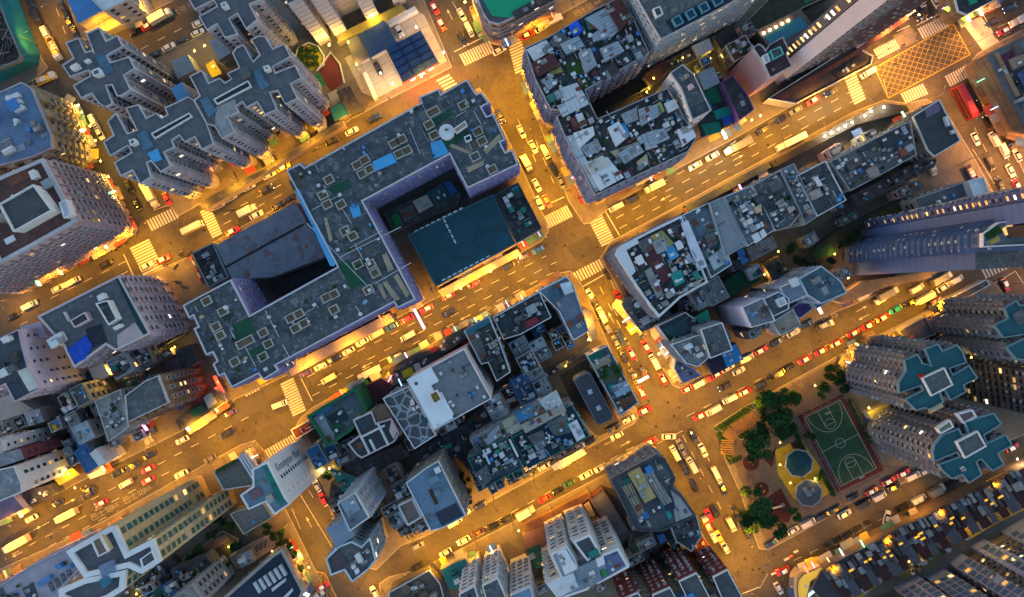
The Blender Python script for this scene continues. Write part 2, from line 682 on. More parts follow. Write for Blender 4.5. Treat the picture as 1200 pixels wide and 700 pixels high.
def win_mesh(fr, gl, w, h, ac=False):
    key = (fr.name, gl.name, w, h, ac)
    if key not in WINM:
        # frame standing 14 cm proud of the wall with the pane set back in it; local x along the wall, y outwards
        def rect(a, c, y):
            return [(-a, y, -c), (a, y, -c), (a, y, c), (-a, y, c)]
        a, c = w / 2, h / 2
        v = rect(a + .1, c + .1, 0) + rect(a + .1, c + .1, .16) + rect(a, c, .16) + rect(a, c, .05)
        f = []
        for k in range(3):
            for i in range(4):
                j = (i + 1) % 4
                f.append([k * 4 + i, k * 4 + j, (k + 1) * 4 + j, (k + 1) * 4 + i])
        f.append([12, 13, 14, 15])
        if ac:
            v2, f2 = box(w * .22, .28, -c - .22, .75, .56, .46)
            f += [[i + 16 for i in q] for q in f2]
            v += v2
        mi = [0] * 12 + [1] + [2] * (len(f) - 13)
        WINM[key] = (v, f, me_new('window', v, f, [fr, gl, ACM[hash(fr.name) % 2]], mi), mi)
    return WINM[key]


def do_windows():
    byroot = {}
    rr = random.Random(11)
    for (root, par, p, z0, z1, fh, cw, lit, fr, gl, wsz, me_i) in PENDING:
        n = len(p)
        for i in range(n):
            a, b = Vector(p[i]), Vector(p[(i + 1) % n])
            d = b - a
            L = d.length
            if L < 1.6:
                continue
            d.normalize()
            nr = Vector((d.y, -d.x))
            mid = (a + b) / 2
            if nr.dot(-mid) < .02 * mid.length:
                continue
            k = max(1, int((L - .4) / cw))
            st = L / k
            rz = math.atan2(-d.y, -d.x)
            z = z0 + 4.2 + fh * .52
            while z < z1 - .6:
                for c in range(k):
                    if rr.random() < .04:
                        continue
                    q = a + d * (st * (c + .5))
                    s = H / (H - z) / S
                    px, py = NX + q.x * s, NY - q.y * s
                    if not (-4 < px < 1204 and -4 < py < 704):
                        continue
                    t = q + nr * .8
                    hid = False
                    for bi, (bp, bz, bb) in enumerate(BL):
                        if bz > z - .5 and bi != me_i and bb[0] < t.x < bb[1] and bb[2] < t.y < bb[3] and inside(t.x, t.y, bp):
                            hid = True
                            break
                    if not hid:
                        byroot.setdefault(root.name, []).append((z, q + nr * .01, rz, par, lit, fr, gl, min(wsz[0], st * .7), wsz[1], root))
                z += fh
    tot = 0
    for rn, lst in byroot.items():
        rr.shuffle(lst)
        lst.sort(key=lambda t: -round(t[0] / 12))
        rest = {}
        for i, (z, q, rz, par, lit, fr, gl, w, h, root) in enumerate(lst):
            t = rr.random()
            gg = gl if t > lit else (LITD if t < lit * .5 else (LITW if t < lit * .8 else LITC))
            v, f, me, mi_ = win_mesh(fr, gg, round(w, 1), round(h, 1), rr.random() < .35)
            lo = root.location
            if i < 90:
                ob('window', me, par, (q.x - lo[0], q.y - lo[1], z - lo[2]), rz)
                tot += 1
            else:
                e = rest.setdefault((fr.name, gg.name), ([], [], [fr, gg, ACM[hash(fr.name) % 2]], []))
                o = len(e[0])
                ca, sa = math.cos(rz), math.sin(rz)
                e[0].extend((x * ca - y * sa + q.x - lo[0], x * sa + y * ca + q.y - lo[1], zz + z - lo[2]) for x, y, zz in v)
                e[1].extend([[k + o for k in ff] for ff in f])
                e[3].extend(mi_)
        if rest:
            vs, fs, ms, mi = [], [], [], []
            for e in rest.values():
                o, mo = len(vs), len(ms)
                vs += e[0]
                fs += [[k + o for k in ff] for ff in e[1]]
                mi += [k + mo for k in e[3]]
                ms += e[2]
            o = ob('lower_windows', me_new('lower_windows', vs, fs, ms, mi), lst[0][-1])
            o['kind'] = 'stuff'
    print('windows', tot, 'buildings', len(byroot))


INFILL = []
KEEP = []
IROOF = [('grey metal', STEEL), ('ribbed grey', STEELP), ('pale metal', PALEM), ('rust-brown', RUST), ('dark', DARK), ('grey concrete', CONC), ('slate-grey', SLATE), ('green', mat((.02, .10, .07), var=.4)), ('blue-grey', BGREY), ('maroon', MAROON), ('navy', NAVY), ('blue', mat((.04, .13, .28), var=.3))]


def infill(poly, seed, zlo=9, zhi=18, smin=5.5, smax=11, low=9.6):
    """small joined houses that fill what is left of a block"""
    rr = random.Random(seed)
    P = wp(poly, 0)
    old = [(p, bb) for p, z, bb in BL if z > low]
    ca, sa = math.cos(TA), math.sin(TA)
    uv = [(x * ca + y * sa, -x * sa + y * ca) for x, y in P]
    st = [(min(q[0] for q in uv), min(q[1] for q in uv), max(q[0] for q in uv), max(q[1] for q in uv))]
    while st:
        a0, c0, a1, c1 = st.pop()
        w, d = a1 - a0, c1 - c0
        if max(w, d) > rr.uniform(smin, smax):
            t = rr.uniform(.38, .62)
            st += [(a0, c0, a0 + w * t, c1), (a0 + w * t, c0, a1, c1)] if w > d else [(a0, c0, a1, c0 + d * t), (a0, c0 + d * t, a1, c1)]
            continue
        bad = rr.random() < .1 or min(w, d) < 2.2
        for fu in (0, .25, .5, .75, 1):
            for fv in (0, .25, .5, .75, 1):
                u, v = a0 + w * fu, c0 + d * fv
                x, y = u * ca - v * sa, u * sa + v * ca
                if not bad and (not inside(x, y, P) or any((x - t[0]) ** 2 + (y - t[1]) ** 2 < 9 for t in KEEP) or any(q[0] < x < q[1] and q[2] < y < q[3] and inside(x, y, p) for p, q in old)):
                    bad = True
        if bad:
            continue
        p = [(u * ca - v * sa, u * sa + v * ca) for u, v in ((a0 + .06, c0 + .06), (a1 - .06, c0 + .06), (a1 - .06, c1 - .06), (a0 + .06, c1 - .06))]
        z = rr.uniform(zlo, zhi)
        nm, m = rr.choice(IROOF)
        b = bld(None, p, z, rr.choice((PALEW, GREYW, CONC, BEIGE, DARKW, PINK)), m, name='small_house', pc=rr.choice((None, PALEW, GREYW, CONC)), win=1, cw=2.6, led=.2, lit=.05)
        b['busy'] = True
        if rr.random() < .75:
            lots(b, TONG, .8, 1.3, 2.8, seed * 100 + len(INFILL), .06)
        junk(b, seed * 77 + len(INFILL), rr.randint(2, 7))
        cx, cy = (p[0][0] + p[2][0]) / 2, (p[0][1] + p[2][1]) / 2
        s = H / (H - z) / S
        INFILL.append((b['root'], NX + cx * s, NY - cy * s, 'small house with %s roof' % nm, 'house', 'small houses filling the blocks'))


def awnings(blocks):
    rr = random.Random(77)
    AC = [mat(c, var=.3) for c in ((.10, .22, .12), (.30, .05, .04), (.06, .12, .30), (.32, .28, .2), (.2, .2, .21), (.4, .36, .3), (.16, .1, .07), (.45, .3, .05))]
    SG = [glow(c, 3.5) for c in ((1, .25, .1), (1, .7, .25), (.3, 1, .5), (.4, .7, 1), (1, .4, .7), (1, .95, .8))]
    pol = [wp(s) for s in blocks]
    n = 0
    for b in ALLB:
        if b['z'] < 7:
            continue
        p = b['p']
        ox, oy, oz = b['root'].location
        k = 0
        for i in range(len(p)):
            a, c = Vector(p[i]), Vector(p[(i + 1) % len(p)])
            d = c - a
            L = d.length
            if L < 3:
                continue
            d /= L
            nr = Vector((d.y, -d.x))
            m = (a + c) / 2
            if nr.dot(-m) < 0 or any(inside(*(m + nr * 9), q) for q in pol):
                continue
            t = .4
            while t < L - 2 and k < 22:
                w = rr.uniform(2.2, 4.5)
                w = min(w, L - t - .1)
                q = a + d * (t + w / 2)
                hit = any(z > 2.5 and bb[0] < (q + nr * 1.2).x < bb[1] and bb[2] < (q + nr * 1.2).y < bb[3] and inside(*(q + nr * 1.2), pp_) for pp_, z, bb in BL)
                if not hit and rr.random() < .8:
                    dep = rr.uniform(1.3, 2.6)
                    rz = math.atan2(d.y, d.x)
                    cen = q + nr * (dep / 2 + .02)
                    ob('awning', unit('shed', rr.choice(AC)), b['root'], (cen.x - ox, cen.y - oy, 3.1 + rr.uniform(-.2, .5)), rz, (w - .15, dep, .55))
                    n += 1
                    k += 1
                    if rr.random() < .3:
                        sl = rr.uniform(1.2, 2.6)
                        cen = q + nr * (sl / 2 + .1)
                        ob('shop_sign', unit('box', rr.choice(SG)), b['root'], (cen.x - ox, cen.y - oy, rr.uniform(4.5, 7)), rz + math.pi / 2, (sl, .22, rr.uniform(.8, 2)))
                t += w
    print('awnings', n)
# ---------------------------------------------------------------- vehicles
def loft(st):
    """st: [(x, halfwidth, zlow, zshoulder, ztop, tophalf)] -> closed body"""
    vs, fs = [], []
    for x, w, zl, zs, zt, wt in st:
        vs += [(x, -w, zl), (x, -w * 1.02, zs), (x, -wt, zt), (x, wt, zt), (x, w * 1.02, zs), (x, w, zl)]
    for k in range(len(st) - 1):
        a, b = k * 6, k * 6 + 6
        for i in range(6):
            j = (i + 1) % 6
            fs.append([a + i, b + i, b + j, a + j])
    fs += [[5, 4, 3, 2, 1, 0][::-1], list(range(len(vs) - 6, len(vs)))[::-1]]
    return vs, fs


TYRE = mat((.012, .012, .012), var=.1)
HUB = gloss((.4, .4, .4), .35, .8)
GLS = gloss((.012, .016, .022), .06, 0, 1)
LENS = gloss((.75, .75, .72), .15)
HEAD = glow((1.0, .93, .78), 14)
TAIL = gloss((.35, .01, .008), .3)
TAILON = glow((1.0, .05, .02), 5)
GREYP = gloss((.25, .25, .26), .5)
PAINT = dict(white=(.55, .55, .55), black=(.012, .012, .014), dark=(.03, .03, .035), silver=(.42, .44, .46), grey=(.16, .17, .18), red=(.55, .02, .02),
             blue=(.03, .12, .42), navy=(.015, .03, .10), teal=(.02, .28, .30), orange=(.75, .14, .02), yellow=(.75, .48, .03), brown=(.10, .04, .03), purple=(.10, .05, .14), green=(.03, .10, .05), cream=(.68, .58, .40), olive=(.12, .10, .05))
PROTO = {}


def wheels(root, xs, w, r=.31):
    key = ('wheel', r)
    if key not in PROTO:
        v, f = cyl(0, 0, -.11, .11, r, 12)
        v = [(x, z, y + r) for x, y, z in v]
        v2, f2 = cyl(0, 0, -.118, .118, r * .55, 10)
        v2 = [(x, z, y + r) for x, y, z in v2]
        PROTO[key] = (me_new('wheel', v, f, TYRE), me_new('hub', v2, f2, HUB))
    for x in xs:
        for s in (-1, 1):
            a = ob('wheel', PROTO[key][0], root, (x, s * w, 0))
            ob('hub', PROTO[key][1], a)


def part(root, name, vf, m, loc=(0, 0, 0), smooth=False):
    return ob(name, me_new(name, vf[0], vf[1], m, smooth=smooth), root, loc)


def lamps(root, xf, xr, y, z, on, w=.32):
    for s in (-1, 1):
        part(root, 'headlight', box(xf, s * y, z, .12, w, .14), HEAD if on else LENS)
        part(root, 'taillight', box(xr, s * y, z + .12, .1, w * .9, .16), TAILON if on else TAIL)


def make_vehicle(kind, col, on):
    root = bpy.data.objects.new({'car': 'parked_car' if not on else 'car', 'taxi': 'taxi', 'van': 'van', 'minibus': 'minibus', 'lorry': 'lorry', 'bus': 'double_decker_bus', 'moto': 'motorcycle', 'truck': 'tipper_lorry', 'pickup': 'open_lorry'}[kind], None)
    C.objects.link(root)
    P = gloss(PAINT[col], .28, .0)
    if kind in ('car', 'taxi'):
        k = 1.0
        body = loft([(-2.3, .72, .32, .62, .78, .62), (-2.18, .84, .25, .70, .90, .74), (-1.5, .9, .22, .74, .95, .78), (-.4, .91, .22, .76, .95, .8),
                     (.9, .9, .22, .76, .95, .78), (1.5, .88, .22, .70, .88, .74), (2.05, .84, .25, .62, .78, .66), (2.28, .68, .32, .55, .66, .52)])
        part(root, 'body', body, P, smooth=False)
        part(root, 'cabin_glass', rings([([(-1.75, -.76), (1.12, -.76), (1.12, .76), (-1.75, .76)], .94), ([(-1.1, -.6), (.42, -.6), (.42, .6), (-1.1, .6)], 1.40)]), GLS)
        v, f = prism([(-1.2, -.63), (.5, -.61), (.5, .61), (-1.2, .63)], 1.37, 1.45, True)
        part(root, 'roof', (v, f), gloss((.62, .62, .64), .4) if kind == 'taxi' else P)
        if kind == 'taxi':
            part(root, 'roof_sign', box(-.1, 0, 1.52, .22, .6, .14), glow((1, .9, .7), 1.5))
        for s in (-1, 1):
            part(root, 'mirror', box(.95, s * 1.0, .98, .14, .16, .1), P)
        wheels(root, (-1.4, 1.4), .80)
        lamps(root, 2.17, -2.27, .58, .62, on)
    elif kind == 'van':
        body = loft([(-2.55, .84, .35, 1.5, 1.85, .74), (-2.4, .9, .3, 1.55, 1.97, .8), (.9, .9, .3, 1.55, 1.97, .8), (1.35, .9, .3, 1.3, 1.72, .76), (1.95, .88, .3, .95, 1.12, .76), (2.4, .82, .32, .85, .98, .7), (2.52, .7, .36, .75, .85, .6)])
        part(root, 'body', body, P)
        part(root, 'windscreen', ([(1.0, -.72, 1.985), (1.0, .72, 1.985), (1.97, .74, 1.16), (1.97, -.74, 1.16), (1.02, -.70, 1.93), (1.02, .70, 1.93), (1.9, .72, 1.1), (1.9, -.72, 1.1)],
                                  [[3, 2, 1, 0], [0, 1, 5, 4], [1, 2, 6, 5], [2, 3, 7, 6], [3, 0, 4, 7]]), GLS)
        for s in (-1, 1):
            part(root, 'side_window', box(-.6, s * .885, 1.5, 2.6, .06, .38), GLS)
        part(root, 'rear_window', box(-2.53, 0, 1.5, .06, 1.2, .42), GLS)
        wheels(root, (-1.6, 1.55), .8)
        lamps(root, 2.44, -2.56, .62, .78, on)
    elif kind == 'minibus':
        body = loft([(-3.5, .95, .4, 2.0, 2.5, .85), (-3.35, 1.02, .35, 2.1, 2.68, .92), (2.6, 1.02, .35, 2.1, 2.68, .92), (3.2, 1.0, .35, 1.5, 2.4, .86), (3.5, .92, .4, 1.1, 1.3, .82)])
        part(root, 'body', body, P)
        part(root, 'roof', prism([(-3.3, -.8), (2.5, -.8), (2.5, .8), (-3.3, .8)], 2.67, 2.74, True), gloss((.68, .6, .5), .4))
        part(root, 'windscreen', box(3.36, 0, 1.8, .16, 1.66, .8), GLS)
        for s in (-1, 1):
            part(root, 'side_window', box(-.3, s * 1.0, 1.85, 5.4, .08, .6), GLS)
        wheels(root, (-2.2, 2.2), .92, .38)
        lamps(root, 3.46, -3.5, .7, .9, on)
    elif kind in ('lorry', 'truck', 'pickup'):
        cab = loft([(1.9, 1.0, .5, 1.9, 2.25, .9), (2.1, 1.05, .45, 1.9, 2.35, .95), (3.1, 1.05, .45, 1.9, 2.35, .95), (3.5, 1.03, .45, 1.3, 2.0, .92), (3.72, .96, .5, 1.1, 1.25, .88)])
        part(root, 'cab', cab, gloss(PAINT['white'], .3) if kind != 'truck' else gloss(PAINT['white'], .3))
        part(root, 'windscreen', ([(3.2, -.85, 2.31), (3.2, .85, 2.31), (3.74, .85, 1.3), (3.74, -.85, 1.3), (3.15, -.85, 2.2), (3.15, .85, 2.2), (3.6, .85, 1.25), (3.6, -.85, 1.25)],
                                  [[3, 2, 1, 0], [0, 1, 5, 4], [1, 2, 6, 5], [2, 3, 7, 6], [3, 0, 4, 7]]), GLS)
        part(root, 'chassis', box(-.2, 0, .72, 7.3, .9, .3), GREYP)
        if kind == 'lorry':
            st = [(-3.85, 1.12, .95, 3.1, 3.2, 1.04), (-3.75, 1.15, .9, 3.15, 3.28, 1.08), (1.65, 1.15, .9, 3.15, 3.28, 1.08), (1.75, 1.12, .95, 3.1, 3.2, 1.04)]
            part(root, 'cargo_box', loft(st), P)
        else:
            v, f = ringwall([(-3.8, -1.12), (1.7, -1.12), (1.7, 1.12), (-3.8, 1.12)], [(-3.7, -1.02), (1.6, -1.02), (1.6, 1.02), (-3.7, 1.02)], .95, 1.6)
            n = len(v)
            part(root, 'cargo_bed', (v + [(-3.7, -1.02, 1.0), (1.6, -1.02, 1.0), (1.6, 1.02, 1.0), (-3.7, 1.02, 1.0)], f + [[n, n + 1, n + 2, n + 3]]), P)
            rr = random.Random(5)
            for i in range(5):
                part(root, 'load', box(-3.1 + i * 1.05, rr.uniform(-.2, .2), 1.35 + .1 * (i % 2), .9, 1.5, .75), rr.choice((TAN, PALE, DARK, P)))
        wheels(root, (-2.6, -1.5, 2.7) if kind == 'lorry' else (-2.4, 2.7), .98, .42)
        lamps(root, 3.68, -3.86, .78, .85, on)
    elif kind == 'bus':
        P = gloss((.22, .014, .018), .3)
        part(root, 'body', loft([(-5.6, 1.1, .4, 4.0, 4.3, 1.0), (-5.45, 1.22, .35, 4.1, 4.42, 1.12), (5.2, 1.22, .35, 4.1, 4.42, 1.12), (5.6, 1.12, .4, 3.9, 4.25, 1.0)]), P)
        for z in (1.7, 3.35):
            for s in (-1, 1):
                part(root, 'side_window', box(0, s * 1.22, z, 10.2, .08, .85), GLS)
            part(root, 'windscreen', box(5.56, 0, z, .12, 2.0, 1.0), GLS)
        part(root, 'roof_hatch', box(-2, 0, 4.46, 1.6, 1.2, .12), P)
        part(root, 'roof_panel', box(2.2, 0, 4.45, 4.0, 1.7, .08), gloss((.36, .05, .06), .5))
        wheels(root, (-3.4, -2.3, 3.2), 1.1, .5)
        lamps(root, 5.6, -5.62, .85, .95, on)
    elif kind == 'moto':
        part(root, 'body', loft([(-.75, .1, .55, .72, .8, .08), (-.3, .17, .45, .75, .86, .14), (.15, .2, .45, .8, .98, .16), (.5, .14, .5, .8, .92, .1), (.8, .06, .6, .75, .82, .05)]), P)
        part(root, 'seat', loft([(-.85, .1, .78, .86, .9, .08), (-.4, .17, .78, .86, .92, .15), (.05, .14, .8, .88, .93, .12)]), BLACK)
        part(root, 'handlebar', tube([(.35, -.38, 1.05), (.5, -.2, 1.02), (.5, .2, 1.02), (.35, .38, 1.05)], .03), METAL)
        part(root, 'storage_box', box(-1.0, 0, .95, .42, .46, .36), P)
        part(root, 'headlight', box(.82, 0, .85, .12, .2, .18), HEAD if on else LENS)
        for x in (-.65, .72):
            v, f = cyl(0, 0, -.06, .06, .31, 12)
            part(root, 'wheel', ([(a, c, b + .31) for a, b, c in v], f), TYRE, (x, 0, 0))
    return root


VEH = []   # (obj, px, py, look, category, group)
LOOK = {'car': '{c} car', 'taxi': 'red taxi with white roof', 'van': '{c} van', 'minibus': '{c} minibus', 'lorry': 'lorry with {c} cargo box', 'truck': '{c} tipper lorry', 'pickup': 'open lorry with {c} bed', 'bus': '{c} double-decker bus', 'moto': '{c} motorcycle'}
CAT = {'car': 'car', 'taxi': 'taxi', 'van': 'van', 'minibus': 'minibus', 'lorry': 'lorry', 'truck': 'lorry', 'pickup': 'lorry', 'bus': 'bus', 'moto': 'motorcycle'}
GRP = {'car': 'cars along the streets', 'taxi': 'red taxis along the streets', 'van': 'vans along the streets', 'minibus': 'minibuses', 'lorry': 'lorries along the streets', 'truck': 'lorries along the streets', 'pickup': 'lorries along the streets', 'bus': 'buses', 'moto': 'motorcycles parked in a row'}


def vehicles(txt):
    """'x,y kind colour dir' ; dir T t P p or degrees (photo, counter-clockwise), suffix * = lights on"""
    for item in txt.split(';'):
        t = item.split()
        if not t:
            continue
        x, y = (float(a) for a in t[0].split(','))
        kind, col, d = t[1], t[2], t[3]
        on = d.endswith('*')
        d = d.rstrip('*')
        a = {'T': 28, 't': 208, 'P': -62, 'p': 118}.get(d)
        a = math.radians(a if a is not None else float(d)) + R.uniform(-.035, .035)
        key = ('veh', kind, col, on)
        if key not in PROTO:
            PROTO[key] = o = make_vehicle(kind, col, on)
        else:
            o = copy_tree(PROTO[key])
        wx, wy = g(x, y, 1.0)
        o.location = (wx, wy, .012)
        o.rotation_euler = (0, 0, a)
        s = R.uniform(.94, 1.06)
        long = {'lorry': 1.0}.get(kind, 1)
        o.scale = (s * (float(t[4]) if len(t) > 4 else 1), s, s)
        VEH.append((o, x, y, LOOK[kind].format(c=col), CAT[kind], GRP[kind]))


ORD = ['first', 'second', 'third', 'fourth', 'fifth', 'sixth', 'seventh', 'eighth', 'ninth', 'tenth', 'eleventh', 'twelfth', 'thirteenth', 'fourteenth', 'fifteenth']
NUM = ['', 'one', 'two', 'three', 'four', 'five', 'six', 'seven', 'eight', 'nine', 'ten', 'eleven', 'twelve', 'thirteen', 'fourteen', 'fifteen', 'sixteen']


def autolabel(items, prep='beside'):
    """label each item by its look and the landmark next to it; ties are told apart by their order across the photo"""
    byk = {}
    for it in items:
        o, x, y, look, cat, grp = it
        lm = min(LAND, key=lambda l: (l[0] - x) ** 2 + (l[1] - y) ** 2)[2]
        byk.setdefault((look, lm), []).append(it)
    for (look, lm), its in byk.items():
        its.sort(key=lambda t: t[1])
        n = len(its)
        for i, (o, x, y, _, cat, grp) in enumerate(its):
            if n == 1:
                lab = '%s %s the %s' % (look, prep, lm)
            elif n == 2:
                lab = '%s of two: %s %s the %s' % (('left', 'right')[i], look, prep, lm)
            elif i == 0 or i == n - 1:
                lab = '%s %s %s the %s' % (('leftmost', 'rightmost')[i > 0], look, prep, lm)
            else:
                lab = '%s %s from left %s the %s' % (ORD[i], look, prep, lm)
            tag(o, lab, cat, grp)


# ---------------------------------------------------------------- trees
FINS = []
CROWN = {}


def crown_mesh(k, m, n=1700):
    key = (k, m.name)
    if key in CROWN:
        return CROWN[key]
    rr = random.Random(40 + k)
    cl = []
    for i in range(11):
        a = rr.uniform(0, 6.283)
        r = rr.uniform(.15, .72)
        cl.append((Vector((r * math.cos(a), r * math.sin(a), rr.uniform(-.25, .45) + .25 * (1 - r))), rr.uniform(.22, .42)))
    v, f = [], []
    for i in range(n):
        c, s = rr.choice(cl)
        d = Vector((rr.gauss(0, 1), rr.gauss(0, 1), rr.gauss(0, 1))).normalized() * s * rr.random() ** .33
        p = c + Vector((d.x, d.y, d.z * .75))
        a = Vector((rr.gauss(0, 1), rr.gauss(0, 1), rr.gauss(0, .6))).normalized()
        b = a.cross(Vector((rr.gauss(0, 1), rr.gauss(0, 1), rr.gauss(0, 1)))).normalized()
        la, lb = rr.uniform(.055, .095), rr.uniform(.035, .06)
        q = len(v)
        v += [tuple(p - a * la), tuple(p - b * lb), tuple(p + a * la), tuple(p + b * lb)]
        f.append([q, q + 1, q + 2, q + 3])
    CROWN[key] = me_new('crown', v, f, m)
    return CROWN[key]


TREES = []


def tree(px, py, rpx, h=8.0, look='dark leafy tree', leaf=0, z0=.14, label=None, group='trees'):
    x, y = g(px, py, z0 + h * .7)
    r = rpx * S * (H - h) / H
    KEEP.append((x, y))
    o = bpy.data.objects.new('tree', None)
    C.objects.link(o)
    o.location = (x, y, z0)
    th = h * .62
    rr = random.Random(int(px * 7 + py))
    part(o, 'trunk', tube([(0, 0, 0), (.08, .05, th * .5), (.02, .1, th)], [.24, .18, .1], 7), mat((.09, .065, .045), var=.4))
    for i in range(4):
        a = i * 1.6 + rr.random()
        part(o, 'limb', tube([(0.03, .07, th * (.6 + .08 * i)), (math.cos(a) * r * .3, math.sin(a) * r * .3, th * .95), (math.cos(a) * r * .6, math.sin(a) * r * .6, th * 1.15)], [.1, .07, .03], 5), mat((.09, .065, .045), var=.4))
    c = ob('crown', crown_mesh(rr.randint(0, 3), LEAF[leaf]), o, (0, 0, h * .68), rr.uniform(0, 6), (r * 1.35, r * 1.35, h * .42))
    if label:
        tag(o, label, 'tree', group)
    else:
        TREES.append((o, px, py, look, 'tree', group))
    return o


# ---------------------------------------------------------------- street lamps
LAMPS = []
SODIUM = (1.0, .40, .008)
SPOTS = {}


def spot(col, power, size=162):
    key = (col, power, size)
    if key not in SPOTS:
        l = bpy.data.lights.new('lamp_light', 'SPOT')
        l.color = col
        l.energy = power
        l.spot_size = math.radians(size)
        l.spot_blend = .7
        l.shadow_soft_size = .25
        SPOTS[key] = l
    return SPOTS[key]


def lamp(px, py, ang, power, col=SODIUM, h=9.6, arm=2.3):
    x, y = g(px, py, 0)
    key = ('lamp', col, power)
    if key not in PROTO:
        o = bpy.data.objects.new('street_lamp', None)
        C.objects.link(o)
        part(o, 'pole', tube([(0, 0, 0), (0, 0, 4), (0, 0, h - .3)], [.11, .09, .06], 8), METAL)
        part(o, 'base_cover', cyl(0, 0, 0, .6, .16, 8, .13), METAL)
        part(o, 'arm', tube([(0, 0, h - .5), (.25, 0, h), (arm * .6, 0, h + .12), (arm, 0, h + .12)], .05), METAL)
        hd = part(o, 'lamp_head', loft([(arm - .3, .1, h + .02, h + .1, h + .18, .06), (arm, .17, h, h + .1, h + .22, .1), (arm + .45, .1, h + .02, h + .08, h + .14, .06)]), GREYP)
        part(hd, 'lens', box(arm + .05, 0, h - .02, .5, .22, .05), glow(col, 60))
        ob('lamp_light', spot(col, power), o, (arm + .05, 0, h - .1))
        PROTO[key] = o
    else:
        o = copy_tree(PROTO[key])
    o.location = (x, y, .14)
    o.rotation_euler = (0, 0, ang)
    LAMPS.append((o, px, py, 'street lamp', 'street lamp', 'street lamps along the kerbs'))


def lampline(x0, y0, x1, y1, step, side, power, col=SODIUM, off=.5):
    """lamps along a kerb line in photo points; side +1: road lies to the left of the walking direction"""
    L = math.hypot(x1 - x0, y1 - y0)
    n = max(1, int(round(L / step)))
    a = math.atan2(-(y1 - y0), x1 - x0)
    for i in range(n):
        t = (i + off) / n
        lamp(x0 + (x1 - x0) * t, y0 + (y1 - y0) * t, a + side * math.pi / 2, power, col)


# ---------------------------------------------------------------- wall / flood lights
FLOODS = []


def flood(px, py, z, power, col=(1.0, .8, .45), label='lit floodlight on a short bracket', size=.3, st=40):
    x, y = g(px, py, z)
    o = bpy.data.objects.new('floodlight', None)
    C.objects.link(o)
    o.location = (x, y, z)
    part(o, 'housing', rings([([(-.3, -.3), (.3, -.3), (.3, .3), (-.3, .3)], .2), ([(-.3, -.3), (.3, -.3), (.3, .3), (-.3, .3)], 0), ([(-.24, -.24), (.24, -.24), (.24, .24), (-.24, .24)], 0)]), GREYP)
    part(o, 'bracket', tube([(0, 0, .15), (0, .5, .2), (0, .9, .1)], .04), METAL)
    part(o, 'lens', cyl(0, 0, .22, .34, size, 10) if power > 180 or st > 50 else cyl(0, 0, -.06, .02, .22, 10), glow(col, st * .5))
    l = bpy.data.lights.new('flood_light', 'POINT')
    l.color = col
    l.energy = power
    l.shadow_soft_size = .35
    L = bpy.data.objects.new('flood_light', l)
    L.parent = o
    L.location = (0, 0, .75)
    C.objects.link(L)
    FLOODS.append((o, px, py, 'lit floodlight', 'floodlight', 'floodlights by the buildings'))
# ================================================================ GROUND
ASPH = mat((.066, .059, .049), rough=.8, var=.42, sc=.11, spec=.35, style='patch', pitch=.35, rgb2=(.052, .046, .039))
ASPHD = mat((.05, .049, .048), rough=.8, var=.25, sc=.3)
ASPHP = mat((.074, .071, .068), rough=.85, var=.2, sc=.4)
PAVE = mat((.15, .132, .108), rough=.85, var=.3, sc=.4, style='grid', ang=TA, pitch=1.2, rgb2=(.11, .10, .095))
KERB = mat((.24, .235, .225), var=.2)
PAINTW = mat((.44, .43, .40), rough=.7, var=.22, sc=1.5)
PAINTY = mat((.52, .34, .03), rough=.7, var=.22, sc=1.5)
v, f = prism([(-900, -900), (900, -900), (900, 900), (-900, 900)], -.5, 0)
struct('asphalt_ground', me_new('ground', v, f, ASPH))

BLOCKS = [
    '-70,-70 8,-14 30,30 50,70 57,80 38,95 -70,145',
    '68,-40 92,44 101,48 150,28 200,3 262,-40',
    '122,97 150,80 240,40 330,-4 380,-40 480,-40 501,10 527,72 530,79 440,125 345,178 209,254 199,242 160,165',
    '545,-40 570,32 579,50 586,53 640,27 700,-6 760,-40',
    '610,86 640,67 720,25 840,-40 1090,-40 1064,8 1003,46 1012,66 1019,70 1017,79 940,118 860,163 800,195 725,236 692,262 684,263 666,236 640,168',
    '-60,431 50,379 162,326 196,312 224,299 262,277 345,232 440,165 545,112 562,103 572,116 600,172 620,215 641,260 643,272 635,283 540,335 400,407 345,436 292,461 276,468 268,478 200,512 100,562 0,612 -60,643',
    '346,500 352,490 365,478 420,447 460,425 545,382 600,350 655,320 668,317 680,330 690,350 735,455 749,487 743,497 690,525 610,569 500,628 470,640 441,668 425,665 400,640 378,570 350,520',
    '-60,720 -60,694 60,640 120,611 200,566 282,521 299,516 310,528 332,590 376,680 390,740 -60,740',
    '445,740 446,700 444,684 455,676 490,667 540,643 600,612 640,591 700,560 756,532 768,535 777,548 802,592 832,640 885,740',
    '837,499 870,478 990,412 1060,377 1120,346 1158,328 1170,335 1200,390 1260,500 1200,510 1090,554 1000,590 930,629 900,645 889,643 880,618 868,580 850,540',
    '930,740 926,688 934,679 1000,640 1100,591 1190,545 1280,505 1280,740',
    '703,302 715,283 800,238 900,184 1000,131 1036,117 1062,121 1085,116 1104,124 1140,182 1172,240 1205,297 1190,303 1130,312 1060,331 1000,358 960,374 900,404 850,431 797,456 788,452 757,400 720,340',
    '1098,-50 1108,-10 1118,14 1128,20 1165,4 1215,-22 1260,-50',
    '1139,70 1146,62 1210,28 1280,-8 1280,350 1245,300 1205,215 1170,140 1142,80',
]
for i, s in enumerate(BLOCKS):
    p = wp(s)
    v, f = prism(offs(p, -.3), 0.0, .135)
    struct('pavement', me_new('pavement', v, f, PAVE))
    v, f = ringwall(p, offs(p, -.3), 0.0, .15)
    struct('kerb', me_new('kerb', v, f, KERB))


def sheet(name, s, m, z, kind='structure'):
    p = wp(s, z)
    return struct(name, me_new(name, [(x, y, z) for x, y in p], [list(range(len(p)))], m), kind)


